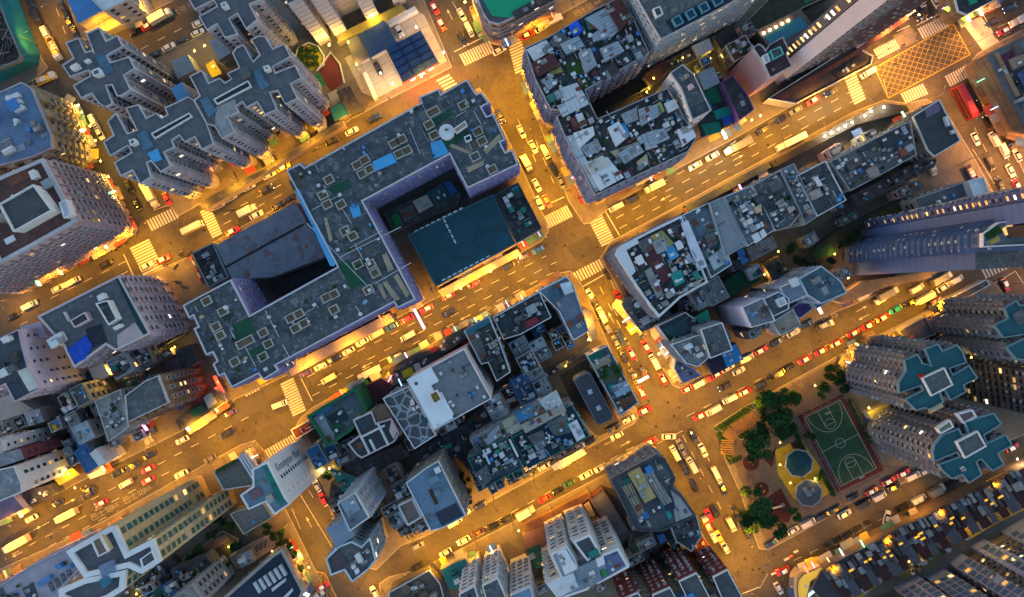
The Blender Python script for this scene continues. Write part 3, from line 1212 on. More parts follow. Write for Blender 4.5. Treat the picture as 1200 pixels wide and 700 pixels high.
def seg(x0, y0, x1, y1, w, z=.004):
    a, b = Vector(g(x0, y0)), Vector(g(x1, y1))
    d = (b - a).normalized()
    n = Vector((-d.y, d.x)) * w / 2
    return [(q.x, q.y, z) for q in (a + n, a - n, b - n, b + n)]


def strokes(name, segs, m, z=.004):
    vs, fs = [], []
    for x0, y0, x1, y1, w in segs:
        o = len(vs)
        vs += seg(x0, y0, x1, y1, w, z)
        fs.append([o, o + 1, o + 2, o + 3])
    return struct(name, me_new(name, vs, fs, m))


# asphalt repairs, darker and paler sheets in the carriageways
for s, m in (('664,290 690,275 700,294 676,308', ASPHD), ('620,318 640,309 646,322 626,332', ASPHP), ('700,268 712,262 722,284 712,288', ASPHP), ('742,452 760,444 776,474 758,482', ASPHP),
             ('500,360 560,330 566,342 506,372', ASPHD), ('360,455 420,425 428,440 368,470', ASPHD), ('270,478 305,462 312,478 278,494', ASPHP),
             ('155,45 235,8 243,24 163,62', ASPHD), ('250,250 330,208 336,222 256,264', ASPHD), ('780,222 860,182 866,194 786,234', ASPHD), ('940,133 970,118 978,133 948,148', ASPHP),
             ('95,335 148,308 154,320 102,347', ASPHD), ('610,560 650,540 655,550 615,570', ASPHP), ('820,478 840,468 848,482 828,492', ASPHP), ('1060,300 1090,292 1094,304 1064,312', ASPHP),
             ('550,95 568,88 575,100 562,108', ASPHD), ('830,500 842,495 856,525 844,530', ASPHP), ('975,605 1020,585 1026,597 981,617', ASPHP), ('20,630 90,590 96,602 26,642', ASPHD)):
    sheet('road_repair', s, m, .002)

LINE = .15


def dashes(x0, y0, x1, y1, on=10, gap=12, w=.17):
    L = math.hypot(x1 - x0, y1 - y0)
    t, out = 0, []
    while t < L:
        e = min(L, t + on)
        out.append((x0 + (x1 - x0) * t / L, y0 + (y1 - y0) * t / L, x0 + (x1 - x0) * e / L, y0 + (y1 - y0) * e / L, w))
        t += on + gap
    return out


dl = []
for q in ((20, 369, 148, 306), (24, 381, 150, 318), (262, 252, 334, 214), (345, 205, 510, 117), (262, 263, 330, 228), (165, 58, 250, 14), (66, 10, 84, 60), (530, 2, 555, 45),
          (372, 452, 652, 307), (366, 464, 655, 316), (360, 442, 640, 300), (722, 256, 1000, 106), (726, 268, 1005, 116), (716, 247, 985, 100),
          (10, 637, 300, 484), (14, 650, 200, 552), (18, 661, 140, 598), (628, 165, 652, 222), (607, 140, 628, 190), (692, 342, 744, 440), (703, 336, 750, 430), (560, 622, 742, 524), (805, 488, 1110, 333),
          (800, 510, 858, 622), (818, 512, 868, 620), (1000, 330, 1110, 322), (930, 657, 1100, 577), (1085, 45, 1100, 10), (1070, 48, 1085, 14),
          (1122, 110, 1200, 265), (1140, 100, 1205, 235), (1157, 108, 1200, 190), (1150, 42, 1200, 17), (1156, 52, 1200, 30), (1085, 125, 1130, 200), (362, 575, 372, 592), (540, 640, 600, 606)):
    dl += dashes(*q)
strokes('lane_markings', dl, PAINTW)
strokes('edge_lines', [(352, 580, 393, 648, .2), (342, 596, 352, 620, .15), (1035, 92, 1040, 112, .15), (1140, 175, 1166, 216, .18), (1163, 215, 1168, 208, .15), (890, 690, 900, 672, .15), (770, 520, 800, 505, .12),
                       (180, 247, 200, 239, .2), (176, 232, 181, 247, .2), (1160, 335, 1190, 318, .2), (1190, 318, 1200, 333, .2)], PAINTW)
strokes('stop_lines', [(145, 298, 156, 323, .3), (634, 243, 661, 231, .3), (709, 247, 726, 276, .3), (683, 336, 708, 322, .3), (353, 444, 366, 470, .3), (532, 61, 568, 43, .3), (1074, 30, 1104, 15, .3), (1152, 17, 1168, 47, .3), (870, 696, 890, 688, .3), (1051, 37, 1066, 30, .3)], PAINTW)
# hatched taper and turn arrows
strokes('road_hatching', [(444, 655, 470, 630, .15), (446, 650, 456, 653, .15), (450, 645, 461, 648, .15), (455, 640, 465, 643, .15), (459, 636, 468, 638, .15)], PAINTW)


def arrow(px, py, ang):
    a = math.radians(ang)
    x, y = g(px, py)
    pts = [(-2, -.09), (.6, -.09), (.6, -.45), (2, 0), (.6, .45), (.6, .09), (-2, .09)]
    return [(x + u * math.cos(a) - w * math.sin(a), y + u * math.sin(a) + w * math.cos(a), .004) for u, w in pts]


vs, fs = [], []
for q in ((527, 17, 118), (430, 428, 208), (545, 372, 208), (15, 683, 208), (42, 620, 28), (82, 588, 28), (20, 650, 208), (720, 364, 118), (716, 372, 118), (1010, 362, 28), (1012, 372, 208), (1070, 328, 28), (362, 612, 118), (715, 518, 28), (733, 520, 28), (865, 185, 28), (780, 232, 208)):
    o = len(vs)
    vs += arrow(*q)
    fs.append(list(range(o, o + 7)))
struct('lane_arrows', me_new('lane_arrows', vs, fs, PAINTW))


def zebra(x0, y0, x1, y1, L, n, ang, w=.62):
    """stripes set out along the line across the carriageway, each stripe lying along ang (degrees)"""
    a = math.radians(ang)
    dx, dy = math.cos(a) * L / 2, -math.sin(a) * L / 2
    out = []
    for i in range(n):
        t = (i + .5) / n
        x, y = x0 + (x1 - x0) * t, y0 + (y1 - y0) * t
        out.append((x - dx, y - dy, x + dx, y + dy, w))
    strokes('zebra_crossing', out, PAINTW)


for q in ((163, 285, 181, 321, 25, 12, 26), (240, 245, 255, 277, 13, 11, 26), (174, 265, 207, 249, 14, 10, -62), (541, 71, 577, 54, 15, 12, -62), (518, 90, 529, 103, 17, 4, 26), (602, 44, 612, 84, 17, 12, 24),
          (638, 262, 668, 247, 15, 11, -62), (697, 254, 713, 286, 17, 11, 26), (674, 326, 706, 309, 13, 10, -62), (336, 446, 351, 485, 17, 13, 26), (312, 533, 345, 514, 11, 11, -62), (286, 462, 303, 453, 8, 5, -62),
          (1026, 64, 1052, 51, 13, 9, -62), (1078, 40, 1112, 23, 14, 12, -62), (1139, 24, 1162, 55, 22, 16, 27), (1110, 96, 1142, 79, 14, 11, -62), (1058, 116, 1085, 104, 14, 9, -62), (996, 88, 1008, 120, 15, 10, 27), (1152, 322, 1186, 306, 12, 9, -62)):
    zebra(*q)
# yellow box junctions
BJ = [(1025, 80), (1117, 28), (1137, 64), (1041, 115)]


def boxj(q, n, m_, cross):
    out = [(*q[i], *q[(i + 1) % 4], .25) for i in range(4)]

    def P(u, w):
        return ((q[0][0] * (1 - u) + q[1][0] * u) * (1 - w) + (q[3][0] * (1 - u) + q[2][0] * u) * w, (q[0][1] * (1 - u) + q[1][1] * u) * (1 - w) + (q[3][1] * (1 - u) + q[2][1] * u) * w)
    k = cross
    for i in range(-m_, n + 1):
        a, b = i / n, (i + k) / n
        for s in (0, 1):
            # diagonal from (a,0) to (b,1) clipped to the box
            t0 = max(0, -a / (b - a))
            t1 = min(1, (1 - a) / (b - a))
            if t1 - t0 < .08:
                continue
            u0, u1 = a + (b - a) * t0, a + (b - a) * t1
            if s:
                out.append((*P(u0, 1 - t0), *P(u1, 1 - t1), .11))
            else:
                out.append((*P(u0, t0), *P(u1, t1), .11))
    strokes('box_junction', out, PAINTY, .005)


boxj(BJ, 12, 6, 5)
boxj([(362, 668), (381, 672), (402, 716), (378, 712)], 4, 3, 3)


def roadtext(body, px, py, ang, size, sx=1.0):
    cu = bpy.data.curves.new('road_text', 'FONT')
    cu.body = body
    cu.size = size
    cu.align_x = 'CENTER'
    cu.align_y = 'CENTER'
    o = bpy.data.objects.new('road_text', cu)
    C.objects.link(o)
    bpy.context.view_layer.update()
    me = bpy.data.meshes.new_from_object(o.evaluated_get(bpy.context.evaluated_depsgraph_get()))
    bpy.data.objects.remove(o)
    me.materials.clear()
    me.materials.append(mat((.22, .21, .19), rough=.8, var=.4, sc=2))
    x, y = g(px, py)
    o = bpy.data.objects.new('road_lettering', me)
    o.location = (x, y, .006)
    o.rotation_euler = (0, 0, math.radians(ang))
    o.scale = (sx, 1, 1)
    o['kind'] = 'structure'
    C.objects.link(o)


for px, py, a, sz in ((119, 602, 28, 2.4), (157, 582, 28, 2.4), (513, 393, 28, 2.1), (581, 360, 28, 2.1), (836, 228, 28, 2.1), (885, 199, 28, 2.1), (207, 14, 28, 2.1), (684, 12, 28, 2.1)):
    roadtext('巴士站', px, py, a, sz, 1.1)
    roadtext('BUS', px + 18 * .88, py - 18 * .5, a, sz * .8, .75)
for px, py in ((972, 372),):
    roadtext('BUS', px, py, 28, 3.2)
# traffic island by the box junction
p = wp('1046,42 1058,36 1066,31 1074,40 1072,50 1064,54 1054,56')
v, f = prism(p, 0, .14)
struct('traffic_island', me_new('traffic_island', v, f, PAVE))
# petrol station forecourt and park ground
sheet('forecourt', '424,108 404,68 452,42 455,33 490,13 497,18 524,72 440,116', mat((.34, .33, .31), rough=.7, var=.22, sc=.25, style='grid', ang=TA, pitch=4.5, rgb2=(.26, .25, .24)), .15)
sheet('side_lane', '402,40 425,118 438,112 412,36', mat((.12, .12, .11), var=.2), .143)
GRIDP = mat((.105, .09, .085), rough=.85, var=.25, sc=.4, style='grid', ang=TA, pitch=1.5, rgb2=(.08, .07, .065))
sheet('park_paving', '845,502 872,482 985,420 1035,545 1090,548 900,640 882,600', GRIDP, .15)
sheet('park_lawn', '842,500 870,481 880,484 850,506 860,540 853,542', LAWN, .154)
sheet('play_surface', '908,528 925,520 940,515 972,565 975,576 950,592 930,585 912,556', mat((.40, .28, .03), var=.35, sc=.4), .158)
sheet('paved_lane', '205,325 224,312 268,455 256,462', mat((.13, .12, .11), var=.25), .15)

rr = random.Random(21)
for px, py in ((810, 508), (790, 488), (783, 472), (769, 500), (796, 478), (873, 655), (882, 668), (865, 671), (890, 667), (894, 671), (700, 290), (683, 300), (662, 288), (560, 90), (545, 120), (300, 495), (285, 505), (200, 285), (215, 300), (445, 660), (420, 690), (1050, 75), (1090, 60), (1020, 90), (760, 470), (735, 400), (640, 200), (625, 140), (850, 215), (900, 170), (500, 380), (240, 270), (160, 560), (60, 630), (600, 575), (700, 525), (960, 400), (1000, 600)):
    x, y = g(px, py)
    v, f = cyl(0, 0, 0, .005, rr.uniform(.36, .5), 16)
    o = struct('manhole_cover', me_new('manhole_cover', v, f, BLACK))
    o.location = (x, y, .007)
# ================================================================ BUILDINGS
# ---- top left: wrapped demolition site
rp = wp('-60,-30 -12,-30 8,24 25,64 24,71 0,81 -60,104', 10)
bp_ = wp('-60,-30 9,-30 33,28 47,64 46,74 0,98 -60,122', .14)
root = thing('demolition_site', 'half-demolished building full of dark rubble wrapped in teal scaffold netting', 'demolition site', (*g(0, 40), .14))
lo = root.location
rp2, bp2 = (rp, bp_)
v, f = rings([([(x - lo[0], y - lo[1]) for x, y in bp2], 0), ([(x - lo[0], y - lo[1]) for x, y in rp2], 10)])
ob('scaffold_netting', me_new('netting', v, f, mat((.008, .15, .21), rough=.75, var=.35, sc=.4)), root)
ob('rubble_floor', me_new('rubble', [(x - lo[0], y - lo[1], 8.6) for x, y in rp2], [list(range(len(rp2)))], mat((.035, .026, .024), var=.6, sc=.8)), root)
v, f = ringwall([(x - lo[0], y - lo[1]) for x, y in rp2], [(x - lo[0], y - lo[1]) for x, y in offs(rp2, -.5)], 8.5, 10.2)
ob('scaffold_walkway', me_new('walkway', v, f, mat((.16, .17, .18), var=.3)), root)
rr = random.Random(2)
RUB = [mat((.10, .085, .075), var=.4), mat((.06, .05, .05), var=.4), mat((.14, .13, .14), var=.3)]
for i in range(46):
    x, y = g(rr.uniform(-2, 24), rr.uniform(0, 78), 9)
    if inside(x, y, offs(rp2, -1)):
        ob('rubble_beam', unit('box', rr.choice(RUB)), root, (x - lo[0], y - lo[1], 8.62), rr.uniform(0, 6), (rr.uniform(1, 5), rr.uniform(.2, .6), rr.uniform(.2, .8)))

b = bld('low beige shed with a bright blue metal roof beside the top road', '73,-12 92,28 121,12 104,-20', 9, BEIGE, mat((.05, .19, .45), rough=.55, var=.2, style='corr', ang=PA, pitch=1.2, rgb2=(.045, .16, .4)), name='blue_roofed_shed', pc=None, win=0)
b = bld('cream windowed annex wedged against the blue-roofed shed', '108,0 122,14 152,0 140,-30 118,-20', 16, PALEW, PALE, cw=3.4)
b = bld('low yellow-lit wall shed below the blue metal roof', '98,37 108,44 152,24 146,14 116,28', 4, mat((.55, .45, .2), var=.15), mat((.5, .42, .22), var=.15), name='low_annex', pc=None, win=0)  # yellow lamplight is put into the wall and roof colours

# ---- grey cruciform tower cluster
GRP_T = 'grey cross-shaped towers'
GT = dict(wall=mat((.44, .41, .44), var=.2), roof=mat((.10, .105, .12), var=.4, sc=.5), cw=2.2, fh=2.9, lit=.06, led=.16, ph=.6, pw=.2, group=GRP_T, bays=(1.7, 1.3, .35))
b = bld('grey cross-shaped tower nearest the yellow lorries at the top corner', '78,51 93,45 101,62 108,60 111,63 102,40 117,33 125,49 138,42 145,55 126,66 130,74 152,67 159,81 146,89 154,106 143,113 138,113 132,100 125,101 133,122 125,126 117,122 108,110 96,116 87,101 107,89 105,83 83,91 74,77 87,69', 36, **GT)
patch(b, '111,65 123,63 133,83 121,89', mat((.06, .14, .20), var=.5, sc=.9), .3, 'plant_deck')
bump(b, '108,84 116,80 119,87 111,90', 2, WHITE, BGREY, 'lift_house')
lots(b, [PALE, WHITE, SLATE], .14, 2, 4, 201, 0)
b = bld('grey cross-shaped tower above the yellow-lit lane and its parked van', '127,143 137,133 150,157 161,153 148,127 163,123 172,139 184,133 190,139 197,135 194,127 221,114 228,118 243,145 251,169 237,176 229,161 217,167 211,159 202,165 205,173 193,179 201,195 189,202 178,189 173,191 178,208 165,216 156,200 142,207 135,191 155,179 151,171 130,183 122,167 134,159', 36, **GT)
patch(b, '173,180 184,174 190,187 179,191', SKYB, .3, 'roof_tarpaulin')
patch(b, '160,158 171,153 180,172 168,177', mat((.07, .15, .22), var=.5, sc=.9), .3, 'plant_deck')
bump(b, '152,165 158,163 160,168 154,171', 2, WHITE, BGREY, 'lift_house')
bump(b, '178,157 222,133 226,137 182,163', .5, WHITE, mat((.03, .035, .045)), 'painted_well', pc=PALE)  # raised box; its dark top paints the shade inside a deep well
lots(b, [PALE, WHITE, SLATE], .14, 2, 4, 202, 0)
b = bld('widest of the grey cross-shaped towers with a pale gravel wing above the wide avenue', '223,90 237,83 245,98 258,92 264,98 272,93 267,87 281,80 273,63 277,57 286,53 297,73 305,65 295,47 303,43 311,43 320,58 333,52 341,67 320,79 323,86 346,77 354,92 341,99 349,116 335,123 326,107 317,109 325,129 311,135 302,120 289,127 285,120 277,125 280,132 267,138 275,155 261,163 252,148 243,146 228,118 235,113', 36.2, **GT)
patch(b, '253,126 275,116 279,131 265,138 273,155 261,161 252,146', mat((.26, .26, .27), var=.45, sc=.9), .06, 'gravel_deck')
patch(b, '295,84 303,80 316,101 306,106', mat((.07, .15, .22), var=.5, sc=.9), .3, 'plant_deck')
patch(b, '234,117 243,114 254,130 244,138', mat((.07, .15, .22), var=.5, sc=.9), .3, 'plant_deck')
bump(b, '251,117 291,95 295,102 255,123', .5, WHITE, mat((.03, .035, .045)), 'painted_well', pc=PALE)  # dark lid stands for a shaded well, painted on a raised box
bump(b, '309,79 315,77 317,82 311,84', 2, WHITE, PALE, 'lift_house')
lots(b, [PALE, WHITE, SLATE], .14, 2, 4, 203, 0)
b = bld('grey cross-shaped tower at the top edge above the parked cars', '215,-14 222,0 229,12 251,1 255,8 234,20 243,36 255,29 264,45 279,41 269,23 279,17 289,35 302,24 293,6 307,0 298,-20', 36.4, **GT)
bump(b, '259,5 265,3 267,8 261,10', 2, WHITE, PALE, 'lift_house')
lots(b, [PALE, WHITE, SLATE], .14, 2, 4, 204, 0)
b = bld('small blue-topped stair tower wedged between the grey towers', '200,104 213,96 221,112 208,119', 30, PALEW, mat((.10, .24, .42), var=.2), name='stair_tower', pc=None, win=0)

# yard between the grey towers
b = bld('small grey-roofed hall in the yard between the grey towers', '245,48 258,43 271,62 256,71', 8, GREYW, STEELP, name='hall', pc=None, win=0)
b = bld('corrugated shed roof beside the tree in the grey tower yard', '200,72 220,64 229,82 208,93', 6, GREYW, STEEL, name='shed', pc=None, win=0)
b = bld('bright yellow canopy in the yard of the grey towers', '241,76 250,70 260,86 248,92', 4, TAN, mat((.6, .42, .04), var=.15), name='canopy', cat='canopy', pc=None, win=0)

# ---- left edge blocks
b = bld('blue-roofed stepped apartment block on the narrow yellow lane', '-40,125 0,109 26,97 38,104 61,160 62,174 40,184 -40,205', 24, mat((.34, .28, .2), var=.3), mat((.13, .19, .30), var=.3), cw=2.4, lit=.08, led=.6, name='stepped_block', bays=(2.4, 2.0, 1.0))
lots(b, [PALE, STEEL, BLUE, WHITE, BGREY], .65, 2.5, 6, 5)
for i, q in enumerate(('8,113 20,108 23,113 11,118', '11,120 22,115 25,120 14,125', '14,127 25,122 28,127 17,132')):
    patch(b, q, WHITE, 1.5, 'roof_unit')
b = bld('big pinkish striped apartment block with red-brown roof terraces', '-60,240 0,208 51,186 90,260 33,292 -60,342', 35, mat((.43, .32, .33), var=.2), mat((.10, .05, .045), var=.45, sc=.5), cw=2.5, fh=2.9, led=.45, lit=.05, pw=.9, name='striped_block', bays=(1.9, 1.0, .5))
bump(b, '1,240 41,217 63,247 18,272', 4, WHITE, mat((.075, .072, .078), var=.35), 'plant_deck', ph=1.0)
bump(b, '70,238 78,234 84,252 76,256', 2.5, WHITE, PALE, 'lift_house')
patch(b, '6,206 30,196 36,208 12,220', mat((.15, .055, .035), var=.4), .1)
lots(b, [PALE, WHITE, BGREY, STEEL], .3, 2.5, 5, 8, 0)
b = bld('lilac apartment block with a grey roof and a blue tarpaulin deck', '45,371 140,323 177,391 136,411 125,404 88,431 75,405', 28, mat((.45, .36, .40), var=.2), mat((.10, .105, .12), var=.4, sc=.6), cw=2.5, led=.35, lit=.05, pc=mat((.5, .41, .43), var=.12), pw=.5, name='lilac_block', bays=(1.8, 1.1, .5))
bump(b, '83,376 100,366 105,375 88,384', 2.2, PINK, DARK, 'roof_tank_room', pc=mat((.5, .41, .43), var=.12))
bump(b, '113,356 127,352 138,374 128,381', 2.6, WHITE, DARK, 'lift_house')
patch(b, '137,393 158,378 169,394 138,409', mat((.42, .33, .34), var=.15), .15)
patch(b, '100,386 118,380 126,400 108,408', mat((.02, .027, .04), var=.2), .12)
patch(b, '79,410 100,393 108,405 100,421 89,426', mat((.01, .06, .42), var=.6, sc=1.2), .5, 'blue_tarpaulin')
patch(b, '135,326 143,326 176,391 168,394', mat((.015, .05, .05), var=.2), .1)
patch(b, '54,399 70,389 75,399 60,409', PALE, 2.0, 'roof_shed')
lots(b, [PALE, WHITE, BGREY, CONC], .35, 2, 5, 10, 0)
b = bld('lilac tower with small square windows and a cream roof deck', '-40,414 0,397 23,386 26,402 34,432 48,455 18,471 7,450 -40,474', 30, mat((.47, .40, .50), var=.15), mat((.06, .075, .095), var=.4), cw=2.5, led=0, lit=.12, pc=LILAC, wsz=(.9, 1.1), name='lilac_tower')
patch(b, '20,435 33,430 46,454 34,459', mat((.55, .53, .47), var=.15), .15)
patch(b, '8,451 19,445 30,462 19,468', NAVY, .15)
lots(b, [PALE, BLUE, DARK, SLATE], .5, 2, 5, 12, 0)
b = bld('lilac side wing with two blank walls beside the lilac tower', '23,383 47,377 56,395 30,401', 22, LILAC, LILAC, name='side_wing', pc=None, win=0)
b = bld('flat pale canopy roof in the dark lane behind the lilac blocks', '103,432 121,427 129,440 112,449', 7, GREYW, PALE, name='canopy_hall', pc=None, win=0)
b = bld('dark low sheds lining the lane behind the lilac blocks', '90,447 104,434 113,450 100,462', 6, DARKW, GREEN, name='lane_shed', pc=None, win=0)
b = bld('cream low roof at the left edge below the lilac tower', '-20,478 10,462 40,480 12,490 -20,500', 9, GREYW, mat((.34, .31, .28), var=.25), name='low_house', pc=None, win=0)
b = bld('patchy metal-roofed low house below the lilac tower lane', '28,484 46,479 52,494 33,500', 10, GREYW, STEEL, name='metal_house', pc=None, win=0)
lots(b, TONG, .6, 2, 4, 3, 0)
junk(b, 2)
# three-bay tower at the left edge
b = tower('three-bay tower at the left edge with a maroon middle bay', 27, ['-40,525 0,517 3,530 -30,545'], wall=WHITE, roof=CONC, cw=2.6, lit=.1, led=0, wsz=(.9, 1.2), name='three_bay_tower')
q = wp('-35,541 2,531 24,526 29,538 -25,556', 27)
block(b['root'], b['root'], q, .14, 27.04, mat((.13, .035, .05), var=.2), BGREY, None, names=('wing', 'wing_roof'), cw=2.4, lit=.08, led=0, wsz=(.8, 1.0))
q = wp('-30,557 18,546 26,565 27,576 -20,596', 27)
block(b['root'], b['root'], q, .14, 27.08, WHITE, BGREY, WHITE, names=('wing', 'wing_roof'), cw=2.6, lit=.3, led=0, wsz=(1.0, 1.7))
b = bld('small awning house with a yellow-lit canopy by the kerb', '62,560 84,548 94,556 70,569', 6, BROWNW, mat((.5, .36, .05), var=.15), name='awning_shop', cat='shop', pc=None, win=0)
b = bld('long flat blue-roofed building with white stepped sheds', '82,500 92,498 107,530 116,546 102,555 88,530 93,525', 11, GREYW, mat((.055, .15, .33), rough=.6, var=.2), name='blue_flat_roof', win=0, pc=BLUE, ph=.4)
b = bld('white stepped sheds leaning on the blue flat roof by the kerb', '105,532 112,526 124,541 116,547', 13, WHITE, WHITE, name='white_sheds', pc=None, win=0)
b = bld('pale canopy below the blue flat roof at the kerb', '102,557 120,548 123,555 106,562', 5, GREYW, PALE, name='kerb_canopy', cat='canopy', pc=None, win=0)
b = bld('low lilac shops at the left edge above the wide road', '-20,600 12,578 28,596 10,606 -20,620', 8, LILAC, mat((.15, .12, .19), var=.3), name='low_shops', cat='shop', pc=None, win=0)
lots(b, [LILAC, PALE, MAROON, DARK], .6, 2, 5, 4, 0)
b = bld('dark low shop roofs between the white tower and the yellow awning', '14,600 30,575 58,568 66,578 36,594', 5, DARKW, DARK, name='low_shops', cat='shop', pc=None, win=0)
lots(b, [TAN, PALE, DARK, NAVY, MAROON], .7, 2, 4, 6, 0)
b = bld('brown balconied apartment block with a dark flat roof', '147,464 170,447 186,440 198,472 150,495', 27, mat((.25, .15, .09), var=.25), SLATE, cw=2.1, led=.3, lit=.12, fr=PALEW, name='balcony_block', bays=(1.6, .7, .9))
lots(b, [PALE, WHITE, SLATE, STEEL], .5, 2, 5, 9, .05)
b = bld('grey terrace of old flats with cluttered roofs beside the brown balconied block', '112,470 142,456 152,500 128,517', 20, GREYW, CONC, cw=2.8, lit=.06)
lots(b, TONG, .85, 2, 4.5, 21, .05)
junk(b, 2)
b = bld('low corner shops with grey metal roofs at the foot of the lane', '205,492 240,470 250,455 258,462 262,472 212,505', 7, GREYW, DARK, name='corner_shops', cat='shop', pc=None, win=0)
patch(b, '238,466 247,460 254,472 244,479', STEEL, .5)
patch(b, '221,482 236,474 241,482 227,490', GREEN, .5)
b = bld('old lane houses behind the lilac block with rusted sheds', '52,497 98,468 112,462 108,478 72,498', 8, DARKW, DARK, name='lane_houses', cat='house', pc=None, win=0)
lots(b, TONGD + [RUST], .8, 2, 4, 25, .08)
junk(b, 2)
junk(b, 2)
b = bld('little playdeck house with bright red and yellow roof toys', '57,496 70,490 74,500 62,507', 12, GREYW, mat((.3, .2, .05), var=.4), name='playdeck_house', cat='house', win=0)
patch(b, '62,495 69,492 71,497 64,500', BLUE, .4)
patch(b, '60,499 64,497 67,502 63,504', mat((.6, .35, .03)), .8)
b = bld('dark yard house between the lilac block and U-shaped block', '140,412 172,400 210,375 214,392 180,412 150,428', 5, DARKW, DARK, name='yard_house', cat='house', pc=None, win=0)
lots(b, TONGD, .5, 2, 5, 26, 0)
junk(b, 2)
junk(b, 2)
b = bld('maroon-roofed annex in the lane beside the brown balconied block', '192,424 206,418 212,434 198,440', 8, BROWNW, mat((.09, .04, .06), var=.3), name='annex', pc=None, win=0)
b = bld('dark flat-roofed annex under the U-shaped block', '205,412 222,404 232,424 215,436', 7, DARKW, DARK, name='annex', pc=None, win=0)

# ---- U-shaped estate block
UP = '336,200 352,192 357,197 494,121 492,114 514,105 517,111 547,94 558,111 564,109 573,121 564,126 570,137 578,134 592,164 586,167 592,179 600,176 607,193 548,221 527,181 425,236 487,351 466,361 462,354 323,428 327,434 309,445 303,438 272,454 263,438 257,441 250,427 255,423 250,413 242,416 228,385 233,383 227,370 222,373 215,358 271,328 293,370 396,313'
URoof = mat((.062, .072, .085), var=.5, sc=.3, style='patch', pitch=.55, rgb2=(.16, .18, .20))
b = bld('huge U-shaped estate block with purple walls and a shaft-dotted gravel roof', UP, 24, mat((.29, .24, .42), var=.3, style='band', pitch=3.0, rgb2=(.36, .30, .48)), URoof, led=.5, cw=1.9, lit=.02, wsz=(1.2, 1.0), name='estate_block', pc=mat((.48, .47, .5), var=.15), pw=.35)
U = b
U['busy'] = True
ox, oy, oz = U['root'].location
SHAFT = mat((.36, .35, .33), var=.2)
SHIN = mat((.16, .115, .07), var=.3)


def shaft(px, py, w=2.9, d=2.5):
    x, y = g(px, py, 24)
    q = [(-w / 2, -d / 2), (w / 2, -d / 2), (w / 2, d / 2), (-w / 2, d / 2)]
    s = ob('light_shaft', me_new('shaft', *ringwall(q, offs(q, -.3), 0, .9), SHAFT), U['root'], (x - ox, y - oy, 24 - oz + .02), TA)
    ob('shaft_cover', me_new('cover', [(a, b_, .35) for a, b_ in q], [[0, 1, 2, 3]], SHIN), s)


for t in ('508,132,4,2.5', '503,147', '509,159', '462,169', '471,164', '468,181', '477,177', '419,194', '428,188', '425,204', '433,199', '543,124', '560,155', '565,166', '557,184', '577,199', '386,211', '379,229', '384,240', '400,240', '405,271', '414,277', '420,310', '435,310', '440,320',
          '432,340', '392,345', '383,349', '262,365', '254,383', '259,393', '341,373', '351,368', '347,385', '357,379', '309,390', '315,403', '288,401,5.5,2.5', '309,418', '276,424', '243,353', '392,363'):
    shaft(*[float(a) for a in t.split(',')])
for q in ('506,139 527,128 530,135 512,148', '517,163 543,147 550,159 525,175', '385,221 407,210 412,219 392,230', '396,310 407,304 432,330 412,341', '273,382 292,372 301,388 277,402', '288,413 310,403 315,411 295,422'):
    patch(U, q, GREEN, .05, 'waterproof_sheet')
for q in ('345,224 350,221 370,262 366,265', '366,266 371,262 394,306 392,312 387,312'):
    patch(U, q, SKYB, .2, 'parapet_tarpaulin')
rr = random.Random(9)
for i in range(70):
    x0, y0 = rr.uniform(225, 600), rr.uniform(100, 445)
    x, y = g(x0, y0, 24)
    if inside(x, y, offs(U['p'], -1.5)) and not any(inside(x, y, q) for q in U['used']):
        t = rr.random()
        if t < .5:
            ob('air_conditioner', unit('ac', rr.choice((PALE, WHITE))), U['root'], (x - ox, y - oy, 24 - oz + .02), TA, (1, .9, .8))
        elif t < .8:
            ob('roof_curb', unit('box', PALE), U['root'], (x - ox, y - oy, 24 - oz + .02), TA + rr.choice((0, math.pi / 2)), (rr.uniform(5, 12), .14, .2))
        else:
            ob('roof_pipe', unit('box', mat((.3, .3, .3))), U['root'], (x - ox, y - oy, 24 - oz + .02), TA + rr.choice((0, math.pi / 2)), (rr.uniform(4, 10), .16, .35))
x, y = g(524, 156, 24)
ob('water_tank', me_new('tank', *cyl(0, 0, 0, 1.6, 2.3, 24), PALE), U['root'], (x - ox, y - oy, 24 - oz + .1))
ob('tank_hatch', me_new('hatch', *box(0, .6, 1.72, 1, .6, .2), SLATE), U['root'], (x - ox, y - oy, 24 - oz + .1))
bump(U, '531,152 545,142 548,148 535,157', 1.6, mat((.4, .33, .25)), TAN, 'tank_room')
bump(U, '544,161 551,158 553,164 546,167', 1.8, WHITE, DARK, 'vent_house')
for (x0, y0, x1, y1) in ((398, 302, 470, 266), (440, 332, 482, 308), (360, 262, 440, 345), (398, 240, 412, 262), (480, 150, 492, 180), (300, 430, 285, 402), (311, 364, 340, 420), (555, 130, 566, 150)):
    a, c = Vector(g(x0, y0, 24)), Vector(g(x1, y1, 24))
    m_ = (a + c) / 2
    if inside(m_.x, m_.y, U['p']):
        ob('roof_curb', unit('box', PALE), U['root'], (m_.x - ox, m_.y - oy, 24 - oz + .02), math.atan2(c.y - a.y, c.x - a.x), ((c - a).length, .16, .22))
rr = random.Random(31)
FE = [mat((.085, .095, .105), var=.5, sc=.6), mat((.05, .055, .062), var=.5, sc=.6), mat((.12, .125, .13), var=.5, sc=.6), mat((.075, .075, .07), var=.5, sc=.6)]
for i in range(95):
    x, y = g(rr.uniform(225, 600), rr.uniform(100, 445), 24)
    if inside(x, y, offs(U['p'], -5)):
        ob('felt_repair', unit('box', rr.choice(FE)), U['root'], (x - ox, y - oy, 24 - oz + .28 + .001 * i), TA, (rr.uniform(2, 8), rr.uniform(1.5, 5), .02))
junk(U, 777, 95)
